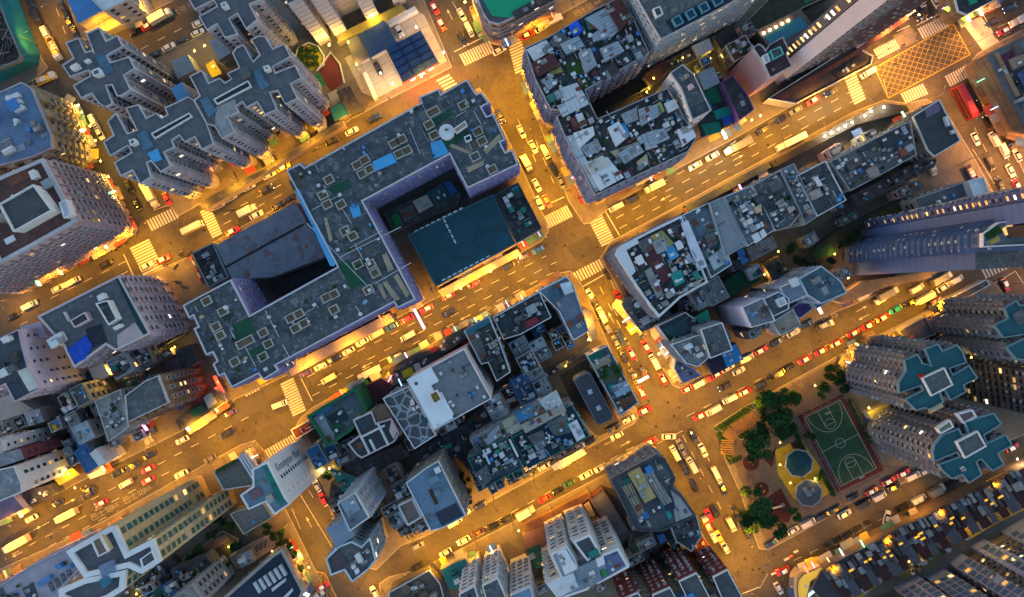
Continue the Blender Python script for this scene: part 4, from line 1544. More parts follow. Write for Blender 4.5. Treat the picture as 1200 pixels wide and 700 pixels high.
# ground-floor arcade canopies of the estate block
pc_ = bld('ribbed arcade canopy along the foot of the U-shaped block', '334,430 456,367 462,376 342,441', 5.5, mat((.3, .25, .33), var=.3), mat((.30, .25, .30), var=.35, style='corr', ang=TA, pitch=.8), name='arcade_canopy', cat='canopy', pc=None, win=0)
# things lying on the estate roof
for i, (q, lab) in enumerate((('436,190 459,179 465,190 440,201', 'blue tarpaulin tent beside paired shafts on the estate roof'), ('504,167 517,163 526,179 508,186', 'blue tarpaulin sheet by the round tank on the estate roof'), ('409,243 420,240 423,252 414,256', 'small square blue tarpaulin near the inner corner of the estate roof'))):
    p = wp(q, 24.8)
    cx, cy = sum(a for a, _ in p) / 4, sum(c for _, c in p) / 4
    hgt = (1.3, .25, .5)[i]
    pl = [(a - cx, c - cy) for a, c in p]
    m1, m2 = [((pl[k][0] + pl[(k + 1) % 4][0]) / 2, (pl[k][1] + pl[(k + 1) % 4][1]) / 2) for k in (3, 1)] if i else [((pl[k][0] + pl[(k + 1) % 4][0]) / 2, (pl[k][1] + pl[(k + 1) % 4][1]) / 2) for k in (1, 3)]
    v = [(a, c, 0) for a, c in pl] + [(a, c, hgt * .6) for a, c in pl] + [(*m1, hgt), (*m2, hgt)]
    e = Vector(m1) - Vector(m2)
    f = [[0, 1, 5, 4], [1, 2, 6, 5], [2, 3, 7, 6], [3, 0, 4, 7], [4, 5, 6, 7]]
    o = ob('tarpaulin', me_new('tarp', v[:8], f, SKYB), None, (cx, cy, 24.1))
    tag(o, lab, 'tarpaulin')
LUM = (('587,159,567,179,1.6', 'single thick stack of timber planks lying on the east end of the roof'), ('528,170,553,180,1.0', 'loose pale planks beside the green sheet and round tank'), ('567,190,547,200,1.5', 'short plank stack by the inner roof corner of the east wing'), ('381,255,388,283,1.0', 'lone long plank bundle near the blue parapet tarpaulin'),
       ('450,297,458,317,1.7', 'broad plank stack beside the double shaft, above the roof kerb'), ('438,308,446,324,1.0', 'thin plank bundle tucked against the double shaft'), ('444,334,452,350,1.1', 'first of three slanting plank bundles below the roof kerb'), ('450,330,466,352,1.4', 'middle of three slanting plank bundles below the roof kerb'),
       ('463,322,479,348,1.5', 'plank bundle closest to the inner purple wall'), ('245,379,258,404,.9', 'long plank bundle beside the shafts on the west wing roof'))
for t, lab in LUM:
    x0, y0, x1, y1, w = (float(a) for a in t.split(','))
    a, c = Vector(g(x0, y0, 24.4)), Vector(g(x1, y1, 24.4))
    d = c - a
    o = ob('timber_stack', None, None, ((a.x + c.x) / 2, (a.y + c.y) / 2, 24.03), math.atan2(d.y, d.x))
    tag(o, lab, 'timber')
    for i in range(5):
        ob('plank', unit('box', [WOOD, mat((.36, .28, .19), var=.3)][i % 2]), o, (R.uniform(-.3, .3), (i - 2) * w / 5, 0), R.uniform(-.02, .02), (d.length * R.uniform(.92, 1), w / 5 * .94, .3 + .06 * (i % 3)))

# ---- warehouse in the west court, hall in the east court
RUSTR = mat((.17, .20, .25), rough=.55, var=.3, style='rust', pitch=.22, rgb2=(.17, .085, .07), sc=.25)
b = bld('rust-patched metal warehouse roof in the west court of the estate block', '252,288 346,237 384,300 318,325 272,328', 8, GREYW, RUSTR, name='warehouse', pc=None, win=0)
patch(b, '264,312 355,262 356,264 265,314', BLACK, .12, 'roof_gutter')
b = bld('dark plant deck full of air conditioners by the warehouse corner', '226,297 250,285 268,325 245,337', 8, GREYW, DARK, name='plant_deck', pc=STEEL, win=0)
lots(b, [PALE, WHITE, STEEL, SLATE, DARK], .9, 1.6, 3, 31, 0)
b = bld('black slab standing for the dark sunken yard under the west court wall', '312,334 380,303 388,314 326,346', 4, DARKW, BLACK, name='yard_dark_slab', cat='canopy', pc=None, win=0)  # black slab put in for the darkness of the open yard
b = bld('dark teal flat-roofed hall in the east court of the estate block', '478,276 578,228 604,286 511,336', 11, BEIGE, mat((.012, .065, .09), rough=.7, var=.4, sc=.12, style='patch', pitch=.09, rgb2=(.014, .052, .07)), name='teal_hall', pc=mat((.03, .11, .13)), ph=.3, pw=.4, win=0)
b['busy'] = True
for i in range(1, 9):
    t = i / 9
    x, y = g(478 + 100 * t + 15, 276 - 48 * t + 29, 11)
    ob('roof_seam', unit('box', mat((.02, .09, .115), var=.3)), b['root'], (x - b['root'].location.x, y - b['root'].location.y, b['z'] - .14 + .005), PA, (17, .1, .06))
ox2, oy2, oz2 = b['root'].location
for (x0, y0, x1, y1, n) in ((488, 271, 540, 245, 9), (520, 328, 572, 301, 9), (521, 259, 533, 283, 5)):
    for i in range(n):
        x, y = g(x0 + (x1 - x0) * i / (n - 1), y0 + (y1 - y0) * i / (n - 1), 11)
        ob('skylight', unit('box', PALE), b['root'], (x - ox2, y - oy2, 11 - oz2 + .02), TA if n > 5 else PA, (1.3, .5, .25))
b = bld('dark plant deck packed with cooling units by the junction corner', '580,229 607,214 635,268 606,285', 10, GREYW, DARK, name='plant_deck', pc=SLATE, win=0)
lots(b, [SLATE, STEEL, PALE, NAVY, DARK, TEAL], .9, 1.8, 3.6, 33, 0)
b = bld('row of small patchwork court houses under the inner purple wall', '449,250 527,213 540,226 535,240 460,272', 6, GREYW, DARK, name='court_houses', cat='house', pc=None, win=0)
patch(b, '458,253 466,249 472,263 464,267', mat((.01, .14, .05)), .3)
patch(b, '468,247 483,240 488,253 473,260', SLATE, .3)
patch(b, '483,236 500,228 508,241 491,250', mat((.36, .33, .28)), .5)
patch(b, '500,226 518,215 527,230 510,238', mat((.02, .07, .10)), .4)
patch(b, '519,214 527,212 536,224 529,230', mat((.02, .08, .24)), .6)
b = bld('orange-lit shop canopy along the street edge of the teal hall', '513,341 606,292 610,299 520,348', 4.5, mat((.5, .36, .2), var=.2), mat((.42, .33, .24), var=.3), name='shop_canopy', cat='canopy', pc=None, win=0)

# ---- petrol station
root = thing('petrol_station', 'petrol station with two blue flat roofs and red glowing fascia', 'petrol station', (*g(470, 66), .15))
lo = root.location


def local(s, z):
    return [(x - lo[0], y - lo[1]) for x, y in wp(s, z)]


BM = mat((.035, .085, .20), rough=.6, var=.15)
for nm, s, z, m in (('pump_canopy', '452,57 493,36 514,73 472,97', 6.0, BM), ('shop_roof', '420,41 450,24 465,50 434,68', 5.0, BM), ('store_roof', '405,48 419,41 433,67 417,75', 4.6, mat((.12, .115, .11), var=.2))):
    p = local(s, z)
    v, f = prism(p, z - .7, z, True)
    o = ob(nm, me_new(nm, v, f, m), root)
    if nm != 'pump_canopy':
        v, f = prism(offs(p, -.5), 0, z - .71)
        ob('shop_wall', me_new('shop_wall', v, f, PALEW), root)
    else:
        BMD = mat((.012, .03, .08), var=.1)
        A = [Vector(q) for q in p]
        q = [Vector(x) for x in ((0, 0), (1, 0), (1, 1), (0, 1))]

        def bil(u, w):
            return (A[0] * (1 - u) + A[1] * u) * (1 - w) + (A[3] * (1 - u) + A[2] * u) * w
        for k in range(1, 5):
            for (a, c) in ((bil(.02, k / 5), bil(.98, k / 5)),) + (((bil(k / 3, .02), bil(k / 3, .98)),) if k < 3 else ()):
                m_ = (a + c) / 2
                ob('roof_beam', unit('box', BMD), o, (m_.x, m_.y, z + .005), math.atan2((c - a).y, (c - a).x), ((c - a).length, .28, .3))
        for u in (.2, .8):
            for w in (.2, .8):
                c = bil(u, w)
                ob('canopy_post', unit('box', METAL), root, (c.x, c.y, 0), TA, (.4, .4, z - .71))
        for u in (.35, .65):
            for w in (.25, .5, .75):
                c = bil(u, w)
                ob('fuel_pump', unit('box', WHITE), root, (c.x, c.y, 0), TA, (.6, .9, 1.6))
# fascia along the road side of the canopy
a, c = Vector(g(473, 98, 6)) - Vector(lo[:2]), Vector(g(515, 74, 6)) - Vector(lo[:2])
m_ = (a + c) / 2
an = math.atan2((c - a).y, (c - a).x)
ob('lit_fascia', unit('box', glow((1, .03, .01), 8)), root, (m_.x, m_.y, 5.2), an, ((c - a).length * 1.02, .18, .9))
for t in (.25, .5, .75):
    q = a + (c - a) * t + Vector((math.sin(an), -math.cos(an))) * .3
    ob('fascia_panel', unit('box', glow((1, .75, .5), 12)), root, (q.x, q.y, 5.15), an, (1.6, .12, .7))
l = bpy.data.lights.new('fascia_light', 'AREA')
l.color = (1, .06, .03)
l.energy = 420
l.shape = 'RECTANGLE'
l.size, l.size_y = (c - a).length, .8
L_ = ob('fascia_light', l, root, (m_.x + math.sin(an) * .4, m_.y - math.cos(an) * .4, 5.0))
L_.rotation_euler = (math.radians(-60), 0, an)
b = bld('low white wall kiosk along the petrol station side lane', '425,86 429,84 442,114 438,117', 2.5, WHITE, WHITE, name='kiosk_wall', cat='wall', pc=None, win=0)
b = bld('walkway roof with white edge behind the petrol station yard', '452,26 486,7 489,12 456,30', 3, WHITE, PALE, name='walkway_roof', cat='canopy', pc=None, win=0)
# white top towers
b = tower('pinkish white slab tower whose plain walls rise beside the playground', 36, ['333,-4 338,6 353,-1 347,-18', '358,-10 362,-3 377,-10 370,-26', '400,-32 405,-24 420,-32 412,-48', '436,-56 441,-46 456,-54 448,-70'], wall=mat((.50, .45, .48), var=.15), roof=SLATE, core='326,-10 444,-68 436,-90 318,-30', cw=3.0, lit=.02, win=0, name='slab_tower')
block(b['root'], b['root'], wp('320,-12 440,-66 434,-78 314,-24', 34), .14, 34, mat((.22, .19, .2), var=.3), SLATE, None, names=('recessed_wall', 'recessed_roof'), cw=2.2, lit=.2)
b = bld('low garden terrace with yellow lights at the foot of the slab tower', '395,50 400,38 470,5 476,12 440,32', 4, BEIGE, mat((.30, .24, .06), var=.3), name='garden_terrace', cat='terrace', pc=None, win=0)
root = thing('walled_playground', 'walled playground with round plot painted lamplit yellow, dark red court and green mat', 'playground', (*g(365, 85), .15))
lo = root.location
for nm, s, m, z in (('round_plot', '348,68 352,58 362,53 372,56 378,66 376,76 366,83 354,82', mat((.42, .34, .03), var=.4, sc=.8), .02), ('red_court', '372,84 388,64 398,78 402,98 388,108 378,94', mat((.12, .025, .03), var=.25), .02), ('green_mat', '369,88 375,85 382,100 375,104', mat((.01, .16, .07)), .04), ('pale_deck', '384,110 394,105 401,118 390,125', mat((.45, .40, .33)), .03)):  # yellow lamplight on the shrubs is put into the round plot's colour
    v, f = prism(local(s, .15), 0, z)
    ob(nm, me_new(nm, v, f, m), root)
v, f = tube([(*(Vector(g(x, y)) - Vector(lo[:2])), .6) for x, y in ((346, 70), (350, 57), (362, 51), (373, 55), (380, 66), (380, 77), (372, 84), (388, 62), (399, 76), (404, 98))], .28, 4)
for i in range(9):
    x, y = g(354 + (i % 3) * 8, 59 + (i // 3) * 8 + i % 2)
    ob('plot_shrub', unit('bush', LEAF[1]), root, (x - lo[0], y - lo[1], 0), i, (2.6, 2.6, 1.3))
ob('boundary_wall', me_new('wall', v, f, PALE), root)
b = bld('row of blue-green sheds below the walled playground', '386,128 404,118 412,132 392,142', 4, GREYW, mat((.01, .12, .15), var=.3), name='shed_row', cat='shed', pc=None, win=0)
b = bld('dark cluttered store beside the walled playground and petrol station lane', '394,108 410,100 424,128 410,134', 4, DARKW, DARK, name='store_shed', cat='shed', pc=None, win=0)
lots(b, [PALE, DARK, SLATE, TEAL], .7, 1.6, 3, 41, 0)
b = bld('dark podium deck along the foot of the grey towers and wide avenue', '232,238 318,193 348,172 400,140 404,147 340,184 240,247', 5, BEIGE, DARK, name='podium_deck', cat='podium', pc=None, win=0)
# rounded building with the green roof court
b = bld('rounded banded building with a bright green roof court', '552,-20 566,16 573,26 585,29 606,19 652,-6 640,-40', 20, mat((.30, .2, .16), var=.2, style='band', pitch=3.2, rgb2=(.5, .38, .33)), SLATE, led=.5, cw=2.6, lit=.15, name='rounded_building')
patch(b, '562,-6 577,19 600,21 634,1 620,-30', mat((.01, .30, .15), var=.15), .15, 'roof_court')
patch(b, '604,22 616,16 650,-3 644,-10 600,14', mat((.05, .045, .05)), .8)

# ---- north-east old quarter
OW = mat((.33, .29, .36), var=.35, sc=.8)
b = bld('old tenement corner block with patchwork roofs and a blue tent beside the zebra', '615,57 643,44 695,13 727,-3 742,22 760,63 686,106 690,118 655,130 645,128 628,95', 25, OW, DARK, cw=2.6, led=.35, lit=.05, name='tenement_block', pc=GREYW, ph=.7, bays=(1.6, 1.2, .6))
for q, m, h in (('617,58 640,47 649,58 626,72', PALE, .6), ('623,74 648,62 656,77 631,90', MAROON, 1.8), ('643,50 655,37 668,46 656,56', mat((.09, .09, .10), var=.3), 1.4), ('667,30 676,24 683,33 681,38 673,41', mat((.01, .10, .62)), 2.2), ('685,22 712,8 725,36 716,44', STEELP, 1.5), ('709,7 727,-3 740,20 727,37', MAROON, 2.2),
                ('656,52 678,42 685,54 664,64', STEELP, 1.6), ('662,76 678,69 684,85 669,92', LAWN, .3), ('678,62 692,56 700,76 686,86', STEEL, 2), ('640,77 655,73 660,84 646,88', mat((.25, .2, .06), var=.5), .8), ('703,57 724,48 732,60 710,72', STEELP, 2.0), ('691,42 710,30 717,42 700,48', STEEL, 1.2),
                ('724,64 736,60 741,72 730,78', NAVY, 1), ('700,83 720,74 726,84 706,94', DARK, 1.2), ('740,58 752,52 759,62 746,72', SLATE, .8), ('634,94 644,88 653,98 644,105', STEEL, 1.6), ('676,92 686,88 690,98 680,104', LAWN, .5), ('655,104 676,97 686,112 664,124', PALEM, 1.0), ('687,26 698,22 701,31 690,35', TEAL, 1.2)):
    patch(b, q, m, h, 'roof_shed')
lots(b, TONG, .9, 1.8, 4.2, 51, .1)
junk(b, 51)
b = bld('old tenement row with pale metal roofs along the avenue corner', '652,137 690,119 700,140 782,104 797,130 815,163 806,178 704,226 697,229 662,160', 25, OW, DARK, cw=2.5, led=.35, lit=.05, name='tenement_row', pc=GREYW, ph=.7, bays=(1.6, 1.2, .6))
for q, m, h in (('653,124 686,113 690,122 660,137', PALEM, 1.0), ('672,156 695,148 697,158 680,173', WHITE, 1.4), ('686,190 712,184 731,208 704,223', mat((.58, .62, .66), var=.1), 1.8), ('686,192 706,182 716,192 694,205', mat((.46, .44, .40), var=.15), 2.2), ('680,173 700,163 706,175 688,184', STEEL, .8), ('712,150 725,142 737,160 722,172', PALE, 1.2),
                ('715,178 748,166 752,180 728,190', TAN, .6), ('724,180 748,167 755,178 732,192', STEELP, 1.8), ('752,158 764,154 771,172 757,176', PALEM, 1.2), ('758,155 778,150 785,162 762,172', STEELP, 2.2), ('746,190 758,180 760,192 750,200', TAN, .7), ('728,203 738,197 742,205 733,212', mat((.10, .03, .05)), .8),
                ('748,128 770,122 772,136 752,148', STEELP, 1.8), ('720,146 732,144 738,156 727,160', SKYB, .3), ('728,134 746,126 748,140 734,146', STEEL, 1.2), ('766,124 774,119 779,130 772,136', mat((.42, .40, .12)), .4), ('779,121 790,116 796,126 784,132', PALE, 1.5), ('791,131 797,128 800,136 794,138', SKYB, .8), ('794,152 810,147 816,160 800,172', mat((.6, .64, .70), var=.08), 1.6),
                ('674,135 682,132 688,146 680,150', WHITE, 1.0), ('668,140 674,136 680,150 673,154', MAROON, 1.2), ('663,160 672,158 690,192 704,222 698,226', PALEM, .3)):
    patch(b, q, m, h, 'roof_shed')
lots(b, TONG, .9, 1.8, 4.2, 52, .06)
junk(b, 52)
b = bld('black slab painting the shaded void between the two old tenement blocks', '697,135 752,106 762,100 752,94 692,122', 6, DARKW, BLACK, name='court_dark_slab', cat='shed', pc=None, win=0)  # black slab added where the court is only a shaded void
b = bld('narrow white-walled tenement with a round tank on its roof', '785,86 800,76 813,88 833,130 811,141 798,104', 29, WHITE, SLATE, cw=2.6, led=0, lit=.06, wsz=(1.0, 1.2), name='white_tenement')
patch(b, '810,126 826,118 833,129 815,138', NAVY, .2)
lots(b, [PALE, SLATE, CONC, PINK], .7, 1.8, 4, 53, 0)
b = bld('brown-roofed podium in the lane beneath the white office tower', '756,87 778,70 786,80 766,98', 12, BROWNW, mat((.055, .022, .02), var=.3), name='lane_podium', cat='podium', pc=None, win=0)
b = bld('white office tower with four blue skylights and striped window bands', '733,-24 767,35 774,47 788,40 864,0 900,-18 880,-60', 32, mat((.38, .40, .44), var=.15), SLATE, cw=2.0, fh=2.8, led=.25, lit=.12, fr=PALE, wsz=(1.6, 1.0), name='office_tower')
patch(b, '780,25 850,-11 857,2 789,37', mat((.012, .035, .06)), .1)
for i in range(4):
    x = 793 + i * 15.5
    bump(b, f'{x-6},{23-i*8} {x+3},{18-i*8} {x+8},{27-i*8} {x-1},{32-i*8}', 1.2, mat((.05, .16, .24)), mat((.02, .08, .13)), 'skylight_box', pc=mat((.1, .25, .32)))
bump(b, '765,11 773,8 777,17 769,21', 1.5, WHITE, SLATE, 'lift_house')
b = bld('pale blue metal roof house in the lane below the office tower', '811,54 831,45 836,57 818,67', 8, GREYW, PALEM, name='metal_house', cat='house', pc=None, win=0)
b = bld('dark lane terrace with a round tank under the office tower', '836,42 858,30 868,44 845,58', 7, DARKW, DARK, name='lane_terrace', cat='house', pc=None, win=0)
lots(b, [CONC, DARK, TAN, SLATE], .7, 2, 4, 54, .1)
b = bld('dark lane house beneath the office tower windows', '776,74 808,57 816,68 790,84', 7, DARKW, DARK, name='lane_house', cat='house', pc=None, win=0)
lots(b, TONGD, .8, 2, 4, 55, .05)
junk(b, 2)
junk(b, 2)
b = bld('grey tin-roofed house beside the purple parapet house', '817,86 836,78 844,97 825,106', 11, GREYW, STEELP, name='tin_house', cat='house', pc=None, win=0)
b = bld('house with a purple parapet and dark deck below the pink tower', '845,97 858,88 876,112 883,129 866,141', 13, mat((.2, .08, .24)), DARK, name='purple_house', cat='house', pc=mat((.2, .08, .24)), win=0)
lots(b, [STEEL, SLATE, BGREY, NAVY], .8, 1.8, 4, 56, 0)
b = bld('low house with green and blue tin roofs on the avenue', '822,106 843,100 862,144 822,162 816,142', 9, BROWNW, DARK, name='tin_roofs', cat='house', pc=None, win=0)
for q, m in (('825,104 840,100 846,118 831,124', mat((.01, .13, .07))), ('836,130 855,124 859,132 840,141', mat((.01, .24, .20))), ('845,138 858,133 861,143 849,147', mat((.02, .08, .33))), ('822,146 842,142 846,154 828,159', mat((.01, .17, .12)))):
    patch(b, q, m, .8, 'tin_roof')
b = bld('olive-lit lane house beside the pink tower curve', '862,64 876,52 884,62 870,76', 8, BEIGE, mat((.2, .15, .06), var=.4), name='lane_house', cat='house', pc=None, win=0)
# pink tower, tall slab and podium
b = bld('pink-walled tower with a turquoise-edged stepped roof and white tanks', '882,57 888,52 893,54 897,60 901,53 917,44 924,59 921,63 928,78 902,92 895,77', 25, mat((.46, .28, .30), var=.12), mat((.07, .035, .04), var=.3), cw=3, win=0, led=.06, name='pink_tower')
bump(b, '902,60 914,55 918,64 906,70', 2.2, mat((.05, .3, .32)), SLATE, 'lift_house', pc=mat((.1, .4, .42)))
bump(b, '893,66 899,63 902,72 897,75', 1.8, WHITE, PALE, 'tank_room')
b = bld('very tall pale blue slab tower leaning out of the top edge with yellow stairwell windows', '1072,-55 1087,-36 1201,-170', 90, mat((.40, .44, .58), rough=.5, var=.1), SLATE, led=0, win=0, name='slab_tower', pc=None)
block(b['root'], b['root'], wp('1060,-69 1071,-56 1199,-168 1180,-176', 89), .14, 89, mat((.08, .09, .13), rough=.5, var=.2), SLATE, None, names=('stair_wing', 'stair_wing_roof'), fh=3.0, cw=3.0, led=0, lit=1.0, wsz=(1.6, 1.5))
block(b['root'], b['root'], wp('1090,-38 1240,-111 1205,-168', 89.5), .14, 89.5, mat((.16, .08, .07), var=.3), SLATE, None, names=('balcony_wing', 'balcony_wing_roof'), fh=3.0, cw=2.2, led=.7, lit=.06, fr=PALEW)
SLAB = b
b = bld('long podium with red-brown balconies and awning at the box junction', '900,116 1000,53 1065,3 1072,14 1004,56 1022,66 1020,76 932,122', 6, GREYW, mat((.06, .05, .05), var=.4), name='podium_arcade', cat='podium', pc=PALE, ph=.6, win=0)
patch(b, '908,114 1000,61 1060,16 1066,22 1004,64 920,117', mat((.13, .05, .04), var=.5, sc=.8), .5)
patch(b, '975,85 1006,66 1017,69 984,92', mat((.03, .03, .035)), .4)
root = thing('swimming_pool', 'blue podium swimming pool lined by five warm lamps', 'swimming pool', (*g(920, 36, 8), 8))
lo = root.location
v, f = prism(local('886,36 938,10 956,34 908,64', 8), -7.86, 0)
ob('pool_deck', me_new('deck', v, f, mat((.14, .12, .11), var=.3)), root)
v, f = prism(local('895,43 938,19 947,31 905,55', 8), 0, .05)
ob('pool_water', me_new('water', v, f, gloss((.01, .16, .24), .08)), root)
for i in range(5):
    x, y = g(896 + i * 7.2, 38 - i * 3.7, 9)
    ob('pool_lamp', unit('box', glow((1, .62, .25), 60)), root, (x - lo[0], y - lo[1], .06), 0, (.5, .5, .5))
b = bld('dark planted garden deck at the top edge beside the office tower', '866,34 900,0 960,-30 985,-10 940,10 890,36', 5, DARKW, mat((.04, .045, .03), var=.5, sc=.6), name='garden_deck', cat='terrace', pc=CONC, ph=.5, win=0)
patch(b, '938,-4 952,-12 960,-4 944,5', mat((.02, .12, .06)), .15)

# ---- block north of the taxi road
b = bld('curved corner building with a white rounded roof edge at the junction', '721,299 723,292 728,288 765,269 798,253 829,331 797,349 772,372 762,360 745,336', 25, mat((.33, .28, .3), var=.3), DARK, cw=2.4, led=.4, lit=.04, pc=WHITE, ph=.8, pw=.6, name='corner_building')
patch(b, '722,299 724,293 730,289 746,279 749,285 734,293 743,312 745,318 739,325', mat((.55, .58, .62), var=.1), 1.0, 'white_terrace')
for q, m, h in (('798,262 806,258 829,312 818,318', mat((.56, .57, .66), var=.15), 1.0), ('746,284 762,276 769,290 755,298', SLATE, .6), ('762,277 776,270 790,285 776,296', mat((.30, .26, .10), var=.6), 1), ('765,284 778,278 783,293 771,298', STEEL, 2), ('753,298 768,292 790,325 776,332', mat((.085, .03, .035), var=.3), .5), ('776,286 786,282 796,300 786,306', SKYB, .5), ('786,322 798,316 803,330 792,336', mat((.02, .25, .22)), 1.2), ('755,318 763,313 778,345 770,350', CONC, .5)):
    patch(b, q, m, h, 'roof_shed')
lots(b, TONG + [MAROON, WHITE, WHITE], .95, 1.5, 3.4, 61, .04)
junk(b, 61)
b = bld('dark ground-floor canopy band wrapping the curved corner building', '706,303 716,287 800,241 803,248 722,291 714,303 752,378 762,392 758,396', 5, DARKW, mat((.09, .08, .085), var=.35), name='corner_canopy', cat='canopy', pc=None, win=0)
b = bld('blue-grey sunken roof house beside the long pale slab roof', '800,252 830,238 857,310 833,326', 24, GREYW, mat((.10, .15, .17), var=.3), name='tenement', cw=2.6, pc=PALE)
for q, m, h in (('806,256 828,245 838,262 822,280 812,284', mat((.10, .15, .18)), .1), ('836,272 841,268 847,283 843,287', GREEN, 1.0), ('825,276 836,271 842,285 831,291', SLATE, 1.2), ('830,303 848,288 855,305 837,317', mat((.4, .42, .45)), .5)):
    patch(b, q, m, h, 'roof_shed')
lots(b, TONG, .8, 1.6, 3.5, 62, 0)
junk(b, 62)
b = bld('plain pale blue-grey slab-roofed tenement', '831,238 847,231 873,288 850,301', 26, GREYW, mat((.19, .22, .25), var=.15), name='tenement', cw=2.6, pc=mat((.26, .29, .32)), ph=.3)
b = bld('tenement roof crowded with white air conditioners and vents', '848,231 880,218 907,270 875,289', 24, GREYW, BGREY, name='tenement', cw=2.6, pc=PALE)
for q in ('881,276 888,272 893,281 886,285', '890,272 895,268 899,276 894,280'):
    patch(b, q, WHITE, 1.2, 'roof_tank')
lots(b, [WHITE, WHITE, PALE, BGREY, CONC, STEEL], .95, 1.4, 2.6, 63, 0)
junk(b, 63, 30)
b = bld('navy-decked tenement with one cream roof hut', '881,218 914,200 938,250 925,266 908,271', 25, GREYW, SLATE, name='tenement', cw=2.6, pc=GREYW)
for q, m, h in (('886,250 906,242 915,258 896,268', NAVY, .4), ('884,232 898,225 903,238 890,244', NAVY, .8), ('884,244 892,239 893,248 888,250', TAN, 1.8), ('900,215 913,206 920,220 906,226', SLATE, .5)):
    patch(b, q, m, h, 'roof_deck')
lots(b, TONGD, .85, 1.6, 3.4, 64, .03)
junk(b, 64)
junk(b, 64)
b = bld('grey-decked tenement with a black cable across its roof and an orange vent', '915,199 930,192 957,254 942,264 938,250', 24, GREYW, BGREY, name='tenement', cw=2.6, pc=GREYW)
lots(b, [BGREY, SLATE, CONC, STEEL, RUST], .9, 1.5, 3.2, 65, 0)
junk(b, 65, 30)
b = bld('tenement with one broad plain dark roof and pale parapet', '932,207 967,189 991,235 957,254', 24, GREYW, mat((.07, .075, .085), var=.5, sc=.3, style='patch', pitch=.25, rgb2=(.12, .125, .13)), name='tenement', cw=2.6, pc=PALE)
junk(b, 69, 22)
b = bld('long grey tenement roof with white vents running to the square', '972,190 1030,160 1066,142 1073,182 1030,206 996,224', 23, GREYW, mat((.11, .115, .13), var=.35), name='tenement_row', cw=2.6, pc=GREYW)
patch(b, '985,184 1002,176 1012,190 996,200', SLATE, .6)
patch(b, '1028,163 1060,148 1066,160 1038,176', mat((.04, .045, .06)), .5)
lots(b, TONGD + [CONC, SLATE], .7, 1.6, 4, 66, 0)
junk(b, 66, 60)
b = bld('flat dark roof block with a lilac stain facing the reddish avenue', '1069,137 1100,117 1125,165 1094,184 1086,176', 18, DARKW, mat((.05, .058, .07), var=.4), name='flat_roof_block', cw=2.6, pc=PALE, ph=.5)
patch(b, '1083,127 1099,119 1103,130 1086,138', mat((.16, .12, .19), var=.6, sc=1.2), .04, 'stained_deck')
for q in ('1107,137 1110,136 1114,147 1111,148', '1115,153 1118,152 1120,156 1117,157'):
    patch(b, q, WHITE, 1.2, 'roof_unit')
b = bld('dark rear terrace roofs below the dark-roofed tenements', '1000,228 1080,188 1098,186 1095,196 1010,240', 8, DARKW, DARK, name='rear_terrace', cat='house', pc=None, win=0)
lots(b, TONGD, .5, 2, 5, 67, .05)
junk(b, 2)
junk(b, 2)
b = bld('dark avenue canopy with pale edge below the row of bright lamps', '902,190 1000,137 1036,121 1062,124 1066,130 1004,146 908,196', 4.5, DARKW, mat((.03, .03, .032), var=.4), name='avenue_canopy', cat='canopy', pc=None, win=0)
b = bld('lower avenue canopy fronting the tenements with teal edging', '803,241 900,189 904,196 808,248', 4.5, DARKW, mat((.06, .075, .085), var=.4), name='avenue_canopy', cat='canopy', pc=None, win=0)
# backlane roofs
b = bld('dark green tin roofs in the lane behind the tenements', '828,346 860,322 884,312 892,328 850,352', 9, DARKW, GREEN, name='lane_roofs', cat='house', pc=None, win=0)
lots(b, [GREEN, mat((.01, .09, .07), var=.3), DARK, NAVY], .8, 2.5, 6, 71, 0)
b = bld('small back roof garden with a blue tarpaulin and yellow bush', '852,300 874,290 880,306 862,318', 12, GREYW, DARK, name='back_house', cat='house', pc=None, win=0)
patch(b, '863,294 870,291 878,306 870,311', BLUE, .4)
lots(b, TONGD, .7, 1.6, 3, 72, .2)
junk(b, 3)
junk(b, 3)
b = bld('back house with beige sheds and yellow-lit door below the white vents', '873,292 905,276 912,290 882,306', 10, BEIGE, CONC, name='back_house', cat='house', pc=None, win=0)
lots(b, [CONC, TAN, PALE, SLATE], .7, 1.8, 4, 73, .1)
b = bld('dark brown back house beside the small orange-lit lane', '895,310 912,300 925,318 905,328', 7, BROWNW, DARK, name='back_house', cat='house', pc=None, win=0)
lots(b, TONGD, .6, 2, 4, 74, .1)
junk(b, 2)
junk(b, 2)
b = bld('dark back houses under the curved corner building', '797,352 826,335 836,352 810,372 796,366', 9, DARKW, DARK, name='back_house', cat='house', pc=None, win=0)
lots(b, TONGD, .8, 2, 4, 75, .05)
junk(b, 2)
junk(b, 2)
# taxi road row
b = bld('low house with a teal deck and green-lit awning beside the taxi queue', '770,382 803,366 811,372 830,376 838,386 812,398 786,404', 14, PALEW, NAVY, name='corner_house', cat='house', pc=WHITE, win=0)
patch(b, '776,386 802,373 810,388 788,397', mat((.03, .08, .10), var=.3), .2)
patch(b, '815,371 829,363 833,374 820,380', mat((.02, .22, .16)), .8)  # green light on the awning end is put into its colour
lots(b, TONG, .7, 2, 4, 76, .05)
junk(b, 2)
b = bld('grey lean-to roofs on the cross street below the curved corner building', '724,352 752,390 790,372 776,352 745,345 735,350', 9, GREYW, SLATE, name='lean_to_row', cat='house', pc=None, win=0)
lots(b, TONGD, .8, 2, 4.5, 77, .04)
junk(b, 2)
junk(b, 2)
b = bld('tall grey flats with a cluttered terrace at the taxi corner', '786,404 820,392 834,416 818,430 804,426', 22, GREYW, BGREY, cw=2.4, led=.3, pc=PALE)
lots(b, [PALE, BLUE, SLATE, STEEL, WHITE], .9, 1.5, 3.2, 78, .05)
